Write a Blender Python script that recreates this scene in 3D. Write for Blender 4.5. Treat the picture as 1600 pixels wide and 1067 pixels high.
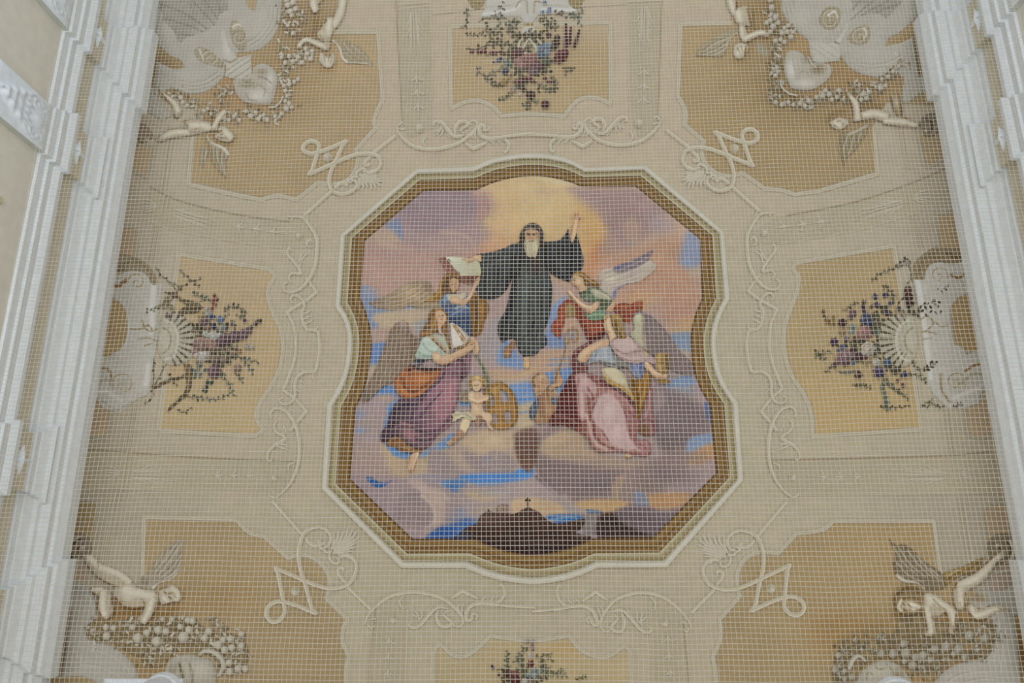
import bpy, math, random
import numpy as np
from mathutils import Matrix, Vector
from mathutils.geometry import delaunay_2d_cdt
for o in list(bpy.data.objects): bpy.data.objects.remove(o)
SC = bpy.context.scene
COL = SC.collection
random.seed(7); RNG = np.random.default_rng(7)

# ---------------------------------------------------------------- camera
FOC = 1150.0
CX, CY = 800.0, 533.5
def _n(v): v = np.array(v, float); return v/np.linalg.norm(v)
Zc = _n((35, -330, -FOC))                       # zenith in camera axes
Yc = np.array((3, 4010, -FOC), float); Yc -= Zc*Yc.dot(Zc); Yc = _n(Yc)
Xc = np.cross(Yc, Zc)
ROT = np.array((Xc, Yc, Zc))                    # camera axes -> world axes
CAM = np.array((0.0, 0.0, 1.6))
cd = bpy.data.cameras.new('camera'); cam = bpy.data.objects.new('camera', cd); COL.objects.link(cam)
cd.sensor_width = 36.0; cd.lens = FOC/1600*36; cd.clip_end = 200
m4 = Matrix.Identity(4)
for i in range(3):
    for j in range(3): m4[i][j] = ROT[i, j]
    m4[i][3] = CAM[i]
cam.matrix_world = m4
SC.camera = cam

# ---------------------------------------------------------------- world light
LIGHT = 0.64                                     # what the plaster receives
w = bpy.data.worlds.new('daylight'); SC.world = w; w.use_nodes = True
bg = w.node_tree.nodes['Background']
bg.inputs[0].default_value = (0.98, 0.985, 1.0, 1); bg.inputs[1].default_value = 0.56
ld = bpy.data.lights.new('upward_fill_light', 'AREA'); ld.shape = 'RECTANGLE'; ld.size = 9.0; ld.size_y = 6.0; ld.energy = 700; ld.color = (1.0, .985, .985)  # added area lamp from below, standing in for daylight bounced off an unbuilt floor
lo_ = bpy.data.objects.new('upward_fill_light', ld); COL.objects.link(lo_); lo_.location = (0, 2.4, -3.0); lo_.rotation_euler = (math.pi, 0, 0)
SC.view_settings.view_transform = 'Standard'; SC.view_settings.look = 'None'
SC.view_settings.exposure = 0.0; SC.view_settings.gamma = 1.0; SC.view_settings.use_curve_mapping = False

# ---------------------------------------------------------------- the vault
ZT = CAM[2]+10.0
KX, KY = 0.075, 0.062
def rays(px, py):
    v = np.stack((np.asarray(px, float)-CX, CY-np.asarray(py, float), np.full(np.shape(px), -FOC)), -1)
    v = v @ ROT.T
    return v/np.linalg.norm(v, axis=-1, keepdims=True)
def on_z(px, py, z):                            # point of the plane z seen at a pixel
    d = rays(np.array([px], float), np.array([py], float))[0]
    return CAM + d*((z-CAM[2])/d[2])
_c = on_z(829, 575, ZT); X0, Y0 = _c[0], _c[1]
def surf(px, py, off=0.0):                      # point of the vault (lowered by off)
    d = rays(px, py); off = np.asarray(off, float)
    ax = CAM[0]-X0; ay = CAM[1]-Y0
    A = KX*d[..., 0]**2 + KY*d[..., 1]**2
    B = d[..., 2] + 2*KX*ax*d[..., 0] + 2*KY*ay*d[..., 1]
    Cc = CAM[2]-(ZT-off) + KX*ax*ax + KY*ay*ay
    t = (-B+np.sqrt(np.maximum(B*B-4*A*Cc, 0)))/(2*A+1e-12)
    return CAM + d*t[..., None]
def project(P):
    v = (np.asarray(P, float)-CAM) @ ROT
    return CX - v[..., 0]/v[..., 2]*FOC, CY + v[..., 1]/v[..., 2]*FOC

# ---------------------------------------------------------------- colour
def hx(c):
    if not isinstance(c, str): return np.array(c, float)/255.0
    c = c.lstrip('#')
    if len(c) == 3: c = ''.join(a+a for a in c)
    return np.array([int(c[i:i+2], 16) for i in (0, 2, 4)], float)/255.0
def lin(c): c = np.clip(c, 0, 1); return np.where(c <= .04045, c/12.92, ((c+.055)/1.055)**2.4)
def vnoise(x, y, s, seed=0):
    x = np.asarray(x)/s + seed*13.7; y = np.asarray(y)/s + seed*7.3
    xi = np.floor(x).astype(np.int64); yi = np.floor(y).astype(np.int64)
    fx = x-xi; fy = y-yi; fx = fx*fx*(3-2*fx); fy = fy*fy*(3-2*fy)
    def h(a, b):
        k = (a*374761393 + b*668265263 + seed*1442695041) & 0xffffffff
        k = ((k ^ (k >> 13))*1274126177) & 0xffffffff
        return ((k ^ (k >> 16)) & 0xffff)/65535.0
    return ((h(xi, yi)*(1-fx)+h(xi+1, yi)*fx)*(1-fy)+(h(xi, yi+1)*(1-fx)+h(xi+1, yi+1)*fx)*fy)*2-1
def fbm(x, y, s, seed=0, n=3):
    v = 0; a = 1; t = 0
    for i in range(n): v = v+a*vnoise(x, y, s/2**i, seed+i); t += a; a *= .55
    return v/t

# ---------------------------------------------------------------- outlines
def pts(s):
    """'x,y x,y' -> points ; a leading * marks a hard corner"""
    if not isinstance(s, str): return [tuple(p[:2]) for p in s], [len(p) > 2 for p in s]
    P = []; K = []
    for t in s.split():
        K.append(t[0] == '*'); a, b = t.lstrip('*').split(','); P.append((float(a), float(b)))
    return P, K
def curve(s, closed=True, step=2.0, smooth=True):
    P, K = pts(s); n = len(P); out = []
    P = np.array(P, float)
    rng = range(n if closed else n-1)
    for i in rng:
        p1, p2 = P[i], P[(i+1) % n]
        p0 = P[(i-1) % n] if (closed or i > 0) else p1
        p3 = P[(i+2) % n] if (closed or i+2 < n) else p2
        L = np.hypot(*(p2-p1)); k = max(1, int(round(L/step)))
        t = (np.arange(k)/k)[:, None]
        if not smooth: out.append(p1+(p2-p1)*t); continue
        m1 = (p2-p0)/2; m2 = (p3-p1)/2
        l0 = np.hypot(*(p1-p0)); l3 = np.hypot(*(p3-p2))
        if K[i] or l0 < 1e-6: m1 = p2-p1
        elif l0 > 0: m1 = m1*min(1, 2*L/(L+l0))
        if K[(i+1) % n] or l3 < 1e-6: m2 = p2-p1
        elif l3 > 0: m2 = m2*min(1, 2*L/(L+l3))
        out.append((2*t**3-3*t**2+1)*p1+(t**3-2*t**2+t)*m1+(-2*t**3+3*t**2)*p2+(t**3-t**2)*m2)
    if not closed: out.append(P[-1:])
    return np.concatenate(out)
def seg_dist(x, y, C, closed=True):
    A = C; Bp = np.roll(C, -1, 0)
    if not closed: A = A[:-1]; Bp = Bp[:-1]
    best = np.full(x.shape, 1e9); arg = np.zeros(x.shape)
    n = len(A)
    for i in range(n):
        dx, dy = Bp[i]-A[i]; l2 = dx*dx+dy*dy+1e-9
        t = np.clip(((x-A[i, 0])*dx+(y-A[i, 1])*dy)/l2, 0, 1)
        d = (x-A[i, 0]-t*dx)**2+(y-A[i, 1]-t*dy)**2
        m = d < best; best = np.where(m, d, best); arg = np.where(m, (i+t)/n, arg)
    return np.sqrt(best), arg
def inside(x, y, C):
    r = np.zeros(x.shape, bool); n = len(C); j = n-1
    for i in range(n):
        xi, yi = C[i]; xj, yj = C[j]
        if yi != yj:
            r ^= ((yi > y) != (yj > y)) & (x < (xj-xi)*(y-yi)/(yj-yi)+xi)
        j = i
    return r

# ---------------------------------------------------------------- brush strokes: functions (x, y, colour) -> colour
def ss(t): t = np.clip(t, 0, 1); return t*t*(3-2*t)
def _mix(c, cov, col): return c+(col-c)*cov[:, None]
def F(poly, col, soft=1.6, a=1.0, sm=True):
    C = curve(poly, True, 4.0, sm); col = hx(col)
    lo = C.min(0)-soft; hi = C.max(0)+soft
    def f(x, y, c):
        m = (x > lo[0]) & (x < hi[0]) & (y > lo[1]) & (y < hi[1])
        if not m.any(): return c
        d, _ = seg_dist(x[m], y[m], C); d = np.where(inside(x[m], y[m], C), d, -d)
        c = c.copy(); c[m] = _mix(c[m], a*ss(.5+d/soft), col); return c
    return f
def S(path, col, w0=2.0, w1=None, soft=1.2, a=1.0, sm=True, taper=0):
    C = curve(path, False, 4.0, sm); col = hx(col); w1 = w0 if w1 is None else w1
    M = max(w0, w1)+soft
    lo = C.min(0)-M; hi = C.max(0)+M
    def f(x, y, c):
        m = (x > lo[0]) & (x < hi[0]) & (y > lo[1]) & (y < hi[1])
        if not m.any(): return c
        d, t = seg_dist(x[m], y[m], C, False)
        h = (w0+(w1-w0)*t)/2
        if taper: h = h*np.sin(np.pi*np.clip(t, .02, .98))**.6
        c = c.copy(); c[m] = _mix(c[m], a*ss(.5+(h-d)/soft), col); return c
    return f
def G(p0, p1, *cols):
    K = [hx(k) for k in cols]; p0 = np.array(p0, float); v = np.array(p1, float)-p0
    def f(x, y, c):
        t = np.clip(((x-p0[0])*v[0]+(y-p0[1])*v[1])/v.dot(v), 0, 1)*(len(K)-1)
        i = np.minimum(t.astype(int), len(K)-2); u = (t-i)[:, None]; Ka = np.array(K)
        return Ka[i]*(1-u)+Ka[i+1]*u
    return f
def Bl(x0, y0, rx, ry, col, a=1.0, rot=0, p=1.0, hard=0.0):
    col = hx(col); cs, sn = math.cos(math.radians(rot)), math.sin(math.radians(rot))
    def f(x, y, c):
        u = ((x-x0)*cs+(y-y0)*sn)/rx; v = (-(x-x0)*sn+(y-y0)*cs)/ry
        r = np.sqrt(u*u+v*v); m = r < 1
        if not m.any(): return c
        cov = a*ss((1-r[m])/(1-hard))**p; c = c.copy(); c[m] = _mix(c[m], cov, col); return c
    return f
def N(amp, s, seed=1, ax=1.0, rot=0):
    cs, sn = math.cos(math.radians(rot)), math.sin(math.radians(rot))
    def f(x, y, c):
        u = (x*cs+y*sn)*ax; v = -x*sn+y*cs
        return c*(1+amp*fbm(u, v, s, seed)[:, None])
    return f
TONE = np.array((1.0, 1.0, 1.0)); CON = 1.0           # overall pigment strength of a section, contrast of its brushwork
def run(ops, x, y):
    c = np.zeros((len(x), 3))+hx('b8a68f')
    for f in ops:
        if isinstance(f, str): c = np.zeros((len(x), 3))+hx(f)
        else: c = f(x, y, c)
    if CON != 1: m = c.mean(0); c = m+CON*(c-m)
    return np.clip(c, 0, 1)

# ---------------------------------------------------------------- materials
def pmat(name, rough=0.9, bump=0.0, scale=60.0, spec=0.15):
    m = bpy.data.materials.new(name); m.use_nodes = True; nt = m.node_tree; b = nt.nodes['Principled BSDF']
    a = nt.nodes.new('ShaderNodeVertexColor'); a.layer_name = 'paint'
    tc = nt.nodes.new('ShaderNodeTexCoord'); nz = nt.nodes.new('ShaderNodeTexNoise')
    nz.inputs['Scale'].default_value = scale; nz.inputs['Detail'].default_value = 4
    nt.links.new(tc.outputs['Object'], nz.inputs['Vector'])
    mr = nt.nodes.new('ShaderNodeMapRange'); mr.inputs['From Min'].default_value = .3; mr.inputs['From Max'].default_value = .7
    mr.inputs['To Min'].default_value = .95; mr.inputs['To Max'].default_value = 1.05
    nt.links.new(nz.outputs['Fac'], mr.inputs['Value'])
    mx = nt.nodes.new('ShaderNodeVectorMath'); mx.operation = 'SCALE'
    nt.links.new(a.outputs['Color'], mx.inputs[0]); nt.links.new(mr.outputs[0], mx.inputs['Scale'])
    nt.links.new(mx.outputs[0], b.inputs['Base Color'])
    b.inputs['Roughness'].default_value = rough; b.inputs['Specular IOR Level'].default_value = spec
    if bump:
        bp = nt.nodes.new('ShaderNodeBump'); bp.inputs['Strength'].default_value = bump; bp.inputs['Distance'].default_value = .01
        nt.links.new(nz.outputs['Fac'], bp.inputs['Height']); nt.links.new(bp.outputs[0], b.inputs['Normal'])
    return m
FRESCO = pmat('fresco paint on plaster', .92, .05, 25)
PLASTER = pmat('painted lime plaster', .9, .12, 9)
STUCCO = pmat('white stucco', .75, .15, 14, .25)

# ---------------------------------------------------------------- objects
def tag(o, label=None, cat=None, group=None, kind=None):
    if label: o['label'] = label
    if cat: o['category'] = cat
    if group: o['group'] = group
    if kind: o['kind'] = kind
    return o
def add_mesh(name, V, Fc, colors, mat, parent=None, smooth=False):
    V = np.asarray(V, float); c = V.mean(0) if len(V) else np.zeros(3)
    if parent is not None and parent.type == 'EMPTY': base = np.array(parent.matrix_world.translation)
    me = bpy.data.meshes.new(name); me.from_pydata((V-c).tolist(), [], Fc)
    me.materials.append(mat)
    at = me.color_attributes.new('paint', 'FLOAT_COLOR', 'POINT')
    buf = np.ones((len(V), 4), np.float32); buf[:, :3] = lin(np.asarray(colors)*TONE)/LIGHT
    at.data.foreach_set('color', buf.ravel())
    if smooth: me.polygons.foreach_set('use_smooth', np.ones(len(me.polygons), bool))
    o = bpy.data.objects.new(name, me); COL.objects.link(o)
    w_ = Vector(c.tolist())
    if parent is not None:
        o.parent = parent
        p = parent; acc = Vector((0, 0, 0))
        while p is not None: acc += p.location; p = p.parent
        o.location = w_-acc
    else: o.location = w_
    return o
def empty(name, px, py, label, cat, group=None, off=0.0):
    o = bpy.data.objects.new(name, None); COL.objects.link(o); o.empty_display_size = .1
    o.location = surf(np.array([px]), np.array([py]), off)[0].tolist()
    return tag(o, label, cat, group)
def piece(name, outline, ops, off=.02, bulge=0.0, res=1.5, parent=None, sm=True, holes=(), mat=None, bk=6.0, rim=True):
    C = curve(outline, True, res*1.1, sm); loops = [C]+[curve(h, True, res*1.1, sm) for h in holes]
    lo = C.min(0); hi = C.max(0)
    gx, gy = np.meshgrid(np.arange(lo[0], hi[0], res), np.arange(lo[1], hi[1], res*.866))
    gx = gx+(np.arange(gx.shape[0]) % 2)[:, None]*res*.5
    gx = gx.ravel(); gy = gy.ravel()
    k = inside(gx, gy, C); gx = gx[k]; gy = gy[k]
    for h in loops[1:]:
        k = ~inside(gx, gy, h); gx = gx[k]; gy = gy[k]
    if len(gx):
        d = np.min([seg_dist(gx, gy, L[::1])[0] for L in loops], 0)
        k = d > res*.55; gx = gx[k]; gy = gy[k]; d = d[k]
    else: d = np.zeros(0)
    allp = np.concatenate(loops+[np.stack((gx, gy), 1)]); nb = sum(len(L) for L in loops)
    faces = []; s = 0
    for L in loops: faces.append(list(range(s, s+len(L)))); s += len(L)
    vv, ee, ff, ov, oe, of = delaunay_2d_cdt([Vector(p) for p in allp.tolist()], [], faces[:1], 1, 1e-4) if not holes else delaunay_2d_cdt([Vector(p) for p in allp.tolist()], [(f[i], f[(i+1) % len(f)]) for f in faces for i in range(len(f))], [], 0, 1e-4)
    P = np.array([(v[0], v[1]) for v in vv]); dd = np.zeros(len(P))
    for i, src in enumerate(ov):
        if src and src[0] >= nb: dd[i] = d[src[0]-nb]
    isb = np.array([not (src and src[0] >= nb) for src in ov])
    # orientation: seen from below the normal must face the camera
    tri = []
    if holes:
        cen = np.array([P[list(f)].mean(0) for f in ff]); ok = inside(cen[:, 0], cen[:, 1], C)
        for h in loops[1:]: ok &= ~inside(cen[:, 0], cen[:, 1], h)
        ff = [f for f, k in zip(ff, ok) if k]
    for f in ff:
        a, b, c = P[f[0]], P[f[1]], P[f[2]]
        cr = (b[0]-a[0])*(c[1]-a[1])-(b[1]-a[1])*(c[0]-a[0])
        tri.append(list(f) if cr < 0 else list(f)[::-1])
    h = off+bulge*(1-np.exp(-dd/bk))
    V = surf(P[:, 0], P[:, 1], h)
    col = run(ops, P[:, 0], P[:, 1])
    if rim:                                     # edge back to the vault: the piece has thickness
        ecount = {}
        for f in tri:
            for q in range(len(f)):
                e = (f[q], f[(q+1) % len(f)])
                ecount[e] = 1
        be = [e for e in ecount if (e[1], e[0]) not in ecount]
        ids = sorted({i for e in be for i in e}); mp = {i: len(V)+k for k, i in enumerate(ids)}
        V = np.concatenate((V, surf(P[ids, 0], P[ids, 1], max(0, off-.03)))); col = np.concatenate((col, col[ids]))
        for a, b in be: tri.append([b, a, mp[a], mp[b]])
    return add_mesh(name, V, tri, col, mat or FRESCO, parent, bulge > 0)
CEN = np.array((829.0, 575.0))
def ribbon(name, path, width, prof, off=.03, parent=None, closed=False, sm=True, step=2.5, taper=(1, 1), light=None, mat=None, hgt=.0018):
    """prof: list of (u in -1..1, colour, lift 0..1); the +1 side is turned to the light"""
    C = curve(path, closed, step, sm) if not isinstance(path, np.ndarray) else path
    n = len(C)
    T = np.roll(C, -1, 0)-np.roll(C, 1, 0) if closed else np.gradient(C, axis=0)
    T = T/np.maximum(np.hypot(T[:, 0], T[:, 1]), 1e-6)[:, None]
    Nn = np.stack((-T[:, 1], T[:, 0]), 1)
    s = np.linspace(0, 1, n)
    wd = np.full(n, width) if np.isscalar(width) else np.interp(s, np.linspace(0, 1, len(width)), width)
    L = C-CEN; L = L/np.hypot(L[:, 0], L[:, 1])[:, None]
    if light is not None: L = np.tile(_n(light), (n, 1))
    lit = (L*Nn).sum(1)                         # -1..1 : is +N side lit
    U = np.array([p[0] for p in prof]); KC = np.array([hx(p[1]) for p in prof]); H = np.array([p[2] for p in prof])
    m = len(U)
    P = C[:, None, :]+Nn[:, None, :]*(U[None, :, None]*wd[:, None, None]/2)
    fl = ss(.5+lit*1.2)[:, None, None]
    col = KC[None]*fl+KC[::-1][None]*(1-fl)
    V = surf(P[..., 0].ravel(), P[..., 1].ravel(), (off+hgt*np.tile(H, n)))
    Fc = []
    for i in range(n if closed else n-1):
        j = (i+1) % n
        for k in range(m-1):
            Fc.append([i*m+k, i*m+k+1, j*m+k+1, j*m+k])
    return add_mesh(name, V, Fc, col.reshape(-1, 3), mat or FRESCO, parent)
def box_mesh(bm_list):
    V = []; Fc = []
    for (a, b) in bm_list:
        s = len(V)
        for z in (a[2], b[2]):
            for (x, y) in ((a[0], a[1]), (b[0], a[1]), (b[0], b[1]), (a[0], b[1])): V.append((x, y, z))
        Fc += [[s, s+3, s+2, s+1], [s+4, s+5, s+6, s+7]]+[[s+i, s+(i+1) % 4, s+4+(i+1) % 4, s+4+i] for i in range(4)]
    return V, Fc
# ================================================================ the room
TONE = np.array((.885, .93, .96)); HW = 4.80; ZR = CAM[2]
def grid_ceiling():
    gx, gy = np.meshgrid(np.arange(-160, 1770, 7.0), np.arange(-270, 1340, 7.0))
    n, m = gx.shape; x = gx.ravel(); y = gy.ravel()
    V = surf(x, y); c = np.zeros((len(x), 3))+hx('b7a58b')
    c = Bl(840, 130, 900, 330, 'bda78c', .8)(x, y, c)
    c = Bl(560, 930, 700, 300, 'b2a388', .8)(x, y, c)
    c = Bl(1240, 700, 420, 500, 'b6a68b', .7)(x, y, c)
    c = Bl(200, 330, 250, 260, 'b09f8a', .8)(x, y, c)
    c = Bl(1460, 330, 220, 260, 'ae9e8a', .8)(x, y, c)
    c = Bl(170, 820, 230, 260, 'a5967f', .9)(x, y, c)
    c = Bl(1500, 850, 230, 260, 'a69883', .9)(x, y, c)
    c = c*(1+.022*fbm(x, y, 120, 3)[:, None]+.012*fbm(x, y, 22, 9)[:, None])
    Fc = [[i*m+j, i*m+j+1, (i+1)*m+j+1, (i+1)*m+j] for i in range(n-1) for j in range(m-1)]
    return add_mesh('ceiling', V, Fc, c, PLASTER, None, True)
ceiling = tag(grid_ceiling(), kind='structure')

CREAM = hx('c9bfb0'); WHITE = hx('c6c4c2'); FRZ = hx('bdb099')
RES = [(5.395, 'full'), (3.985, 'low'), (0.815, 'low'), (-0.585, 'full')]    # projecting sections over the pilasters
PROF = dict(
    cornice=[(5.1, 7.42), (4.51, 7.33), (4.51, 7.20), (4.535, 7.15), (4.55, 7.11), (4.58, 7.095), (4.585, 7.03), (4.655, 6.985), (4.665, 6.95),
             (4.70, 6.93), (4.735, 6.86), (4.75, 6.85), (4.755, 6.80), (4.77, 6.79), (4.77, 6.765)],
    frieze=[(4.77, 6.765), (4.77, 6.50)],
    architrave=[(4.77, 6.53), (4.70, 6.51), (4.70, 6.46), (4.735, 6.42), (4.745, 6.415), (4.745, 6.34), (4.77, 6.33), (4.775, 6.25), (4.80, 6.24)])
Y_A, Y_B = -2.6, 7.6
def ent_part(name, side, parent, color, mat):
    prof = PROF[name]; rows = []
    for (X, z) in prof:
        e = HW-X; row = [(Y_A, X)]
        for c, kind in sorted(RES):
            d = .065 if (kind == 'full' or z < 6.97) else 0.0
            if X > 5: d = 0
            h = .235+min(e, .3)
            row += [(c-h, X), (c-h, X-d), (c+h, X-d), (c+h, X)]
        row.append((Y_B, X)); rows.append([(side*x, y, ZR+z) for (y, x) in row])
    m = len(rows[0]); V = [p for r in rows for p in r]; Fc = []
    for i in range(len(rows)-1):
        for j in range(m-1):
            f = [i*m+j, i*m+j+1, (i+1)*m+j+1, (i+1)*m+j]
            Fc.append(f if side > 0 else f[::-1])
    V = np.array(V); c = np.zeros((len(V), 3))+color
    return add_mesh(name, V, Fc, c, mat, parent)
def relief(name, origin, ux, uy, un, w, h, hf, color, parent, n=44, mat=None):
    a = np.linspace(-1, 1, n); A, B = np.meshgrid(a, a); H = np.maximum(hf(A, B), 0)+.006
    ed = np.minimum(1-np.abs(A), 1-np.abs(B)); H = H*ss(ed*12)
    V = np.array(origin)+A[..., None]*np.array(ux)*w/2+B[..., None]*np.array(uy)*h/2+H[..., None]*np.array(un)
    Fc = [[i*n+j, i*n+j+1, (i+1)*n+j+1, (i+1)*n+j] for i in range(n-1) for j in range(n-1)]
    if np.dot(np.cross(ux, uy), un) < 0: Fc = [f[::-1] for f in Fc]
    return add_mesh(name, V.reshape(-1, 3), Fc, np.zeros((n*n, 3))+color, mat or STUCCO, parent, True)
def capital_height(A, B):
    H = .012*fbm(A*10, B*10, 1.6, 4)
    for sx in (-1, 1):                          # a pair of volutes
        r = np.hypot(A-sx*.62, B-.55); th = np.arctan2(B-.55, (A-sx*.62)*sx)
        H = H+np.where(r < .34, .035*(.5+.5*np.cos(r*38+th))*(1-(r/.34)**4), 0)
    for k in range(-3, 4):                      # acanthus leaves rising from the neck
        ang = k*.33; t = B+.95; u = A-np.sin(ang)*t*.75
        wdt = .17*np.sin(np.clip(t/1.35, 0, 1)*np.pi)**.6+1e-3
        H = H+.045*np.clip(1-(u/wdt)**2, 0, 1)*(t < 1.35)*(.75+.25*np.cos(t*22))
    H = H+.05*np.exp(-((A/.22)**2+((B-.6)/.22)**2))
    return H*.45+.006*fbm(A*10, B*10, .7, 14)
def star_mesh(name, side, y, z, X, parent):
    P = [(0, 0, .06)]; R = [.2, .15, .2, .2, .15]; an = [90, 18, -62, -118, 162]
    for k in range(5):
        P.append((R[k]*math.cos(math.radians(an[k])), R[k]*math.sin(math.radians(an[k]))*1.0, 0.004))
        m = (an[k]+an[(k+1) % 5]-(360 if k == 3 or (an[(k+1) % 5] > an[k]) else 0))/2
        m = {0: 54, 1: -22, 2: -90, 3: 202, 4: 126}[k]
        P.append((.05*math.cos(math.radians(m)), .05*math.sin(math.radians(m)), .006))
    V = [(side*(X-p[2]), y-p[0], z+p[1]) for p in P]; n = 10
    Fc = [[0, 1+k, 1+(k+1) % n] for k in range(n)]
    V += [(side*(X+.003), y-p[0], z+p[1]) for p in P[1:]]
    Fc += [[1+k, 11+k, 11+(k+1) % n, 1+(k+1) % n] for k in range(n)]
    if side > 0: Fc = [f[::-1] for f in Fc]
    return add_mesh(name, V, Fc, np.zeros((len(V), 3))+hx('dedee0'), STUCCO, parent)
def build_side(side, name, num, where):
    V, Fc = box_mesh([((HW, Y_A, ZR+1.8), (HW+.35, Y_B, ZR+6.6)), ((5.1, Y_A, ZR+7.2), (5.45, Y_B, ZR+8.75))])
    V = [(side*x, y, z) for x, y, z in V]
    if side < 0: Fc = [f[::-1] for f in Fc]
    wall = tag(add_mesh('wall_'+name, V, Fc, np.zeros((len(V), 3))+CREAM, PLASTER), kind='structure')
    ent = ent_part('cornice', side, None, WHITE, STUCCO); ent.name = 'trim_%d' % num; tag(ent, kind='structure')
    ent_part('frieze', side, ent, FRZ, PLASTER); ent_part('architrave', side, ent, WHITE, STUCCO)
    order = ['topmost', 'second from the top', 'third from the top', 'lowest']
    for k, (c, kind) in enumerate(RES):
        V, Fc = box_mesh([((HW-.065, c-.25, ZR+1.8), (HW+.02, c+.25, ZR+6.25))])
        V = [(side*x, y, z) for x, y, z in V]
        if side < 0: Fc = [f[::-1] for f in Fc]
        pil = add_mesh('pilaster', V, Fc, np.zeros((len(V), 3))+hx('b8b5ac'), PLASTER, wall)
        relief('capital', (side*(HW-.067), c, ZR+5.84), (0, -side, 0), (0, 0, 1), (-side, 0, 0), .5, .74, capital_height, hx('d0d0d2'), pil)
        if k < 3:
            st = star_mesh('star_ornament', side, c, ZR+6.62, HW-.03-.066, None)
            tag(st, '%s white five pointed stucco star on the frieze of the %s wall' % (order[k].replace('third from the top', 'lowest'), name), 'star', 'stars on the wall friezes')
    return wall
build_side(1, 'left', 1, 'left'); build_side(-1, 'right', 2, 'right')

# recessed field in the left wall
V, Fc = box_mesh([((HW-.02, 2.0, ZR+3.2), (HW+.02, 3.02, ZR+5.84)), ((HW-.035, 3.02, ZR+3.2), (HW+.02, 3.07, ZR+5.89))])
add_mesh('wall_panel', V, Fc, np.zeros((len(V), 3))+hx('b4a88e'), PLASTER, bpy.data.objects['wall_left'])

TONE = np.array((.91, .90, .88))
# ================================================================ frame of the great fresco
OUTER = '*650,263.6 *739,260.5 769,248 800,242 831,240 862,242 890,249 *915,262 *1009,258 *1132,362 *1141,466 1128,492 1121,516 1119.5,540 1124,572 1134,600 *1154,630 *1162,751 *1042,887 *934,887.6 905,900 872,909 836,913 798,910 762,902 *726,888 *627,888 *502,764 *510,633 527,604 538,572 542,540 541,517 535,498 *523,480 *531,367'
INNER = '*662,298 *744,296.5 772,285 802,277.5 832,275 860,277 886,283 *908.7,291.5 *993,291 *1094,374 *1097,466 1087,490 1081,514 1079,538 1082,570 1092,602 *1109,633 *1119,739 *1019,840 *923,841.5 895,854 862,862 831,865 798,861 768,852 *742.5,841 *645,842 *547,748 *556,637 569,608 577,574 580.5,541 579,516 573,492 *563,465 *569.5,376.5'
def loft(name, prof, parent, closed=True, off=.0):
    """between OUTER (t=0) and INNER (t=1): list of (t, colour, height below the vault)"""
    Po, Ko = pts(OUTER); Pi, _ = pts(INNER)
    A = []; B = []; n = len(Po)
    for i in range(n):
        j = (i+1) % n
        seg = lambda P: [P[i], P[j]]
        k = max(1, int(np.hypot(Po[j][0]-Po[i][0], Po[j][1]-Po[i][1])/3))
        A.append(k)
    def sub(s):
        P, K = pts(s); P = np.array(P); out = []
        for i in range(n):
            p1, p2, p0, p3 = P[i], P[(i+1) % n], P[i-1], P[(i+2) % n]
            t = (np.arange(A[i])/A[i])[:, None]
            m1 = p2-p1 if K[i] else (p2-p0)/2; m2 = p2-p1 if K[(i+1) % n] else (p3-p1)/2
            out.append((2*t**3-3*t**2+1)*p1+(t**3-2*t**2+t)*m1+(-2*t**3+3*t**2)*p2+(t**3-t**2)*m2)
        return np.concatenate(out)
    Co, Ci = sub(OUTER), sub(INNER); N_ = len(Co); m = len(prof)
    T = np.array([p[0] for p in prof]); H = np.array([p[2] for p in prof]); K = np.array([hx(p[1]) for p in prof])
    P = Co[:, None]*(1-T[None, :, None])+Ci[:, None]*T[None, :, None]
    V = surf(P[..., 0].ravel(), P[..., 1].ravel(), np.tile(H, N_))
    Fc = [[i*m+k, i*m+k+1, ((i+1) % N_)*m+k+1, ((i+1) % N_)*m+k] for i in range(N_) for k in range(m-1)]
    x = P[..., 0].ravel(); y = P[..., 1].ravel()
    c = np.tile(K, (N_, 1)); c = c*(1+.03*fbm(x, y, 30, 5)[:, None])
    return add_mesh(name, V, Fc, c, FRESCO, parent), Co, Ci
frame = empty('fresco_frame', 829, 575, 'moulded white, olive and gold frame around the central ceiling fresco', 'frame')
loft('white_moulding', [(0, 'c2c3b9', 0.0), (.02, 'c9cac2', .06), (.07, 'b9b9ae', .068), (.09, 'c8c9c2', .07), (.16, 'c4c5bd', .07), (.2, 'a9a898', .062), (.215, 'bfc0b4', .06), (.26, '8d8264', .03)], frame)
loft('olive_moulding', [(.26, '857850', .03), (.30, '8f8563', .035), (.40, '9b9372', .05), (.44, 'a39b7c', .052), (.46, 'b1b198', .056), (.50, 'b4b59c', .056), (.51, '7d6638', .04)], frame)
gold, FO, FI = loft('gold_moulding', [(.51, '664f27', .04), (.55, '7b623c', .03), (.64, '80663a', .028), (.70, '694f28', .022), (.76, '7c6131', .03), (.88, '82683c', .028), (.94, '71562e', .02), (.97, '594020', .012), (1.01, '624a2b', .008)], frame)
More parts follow.
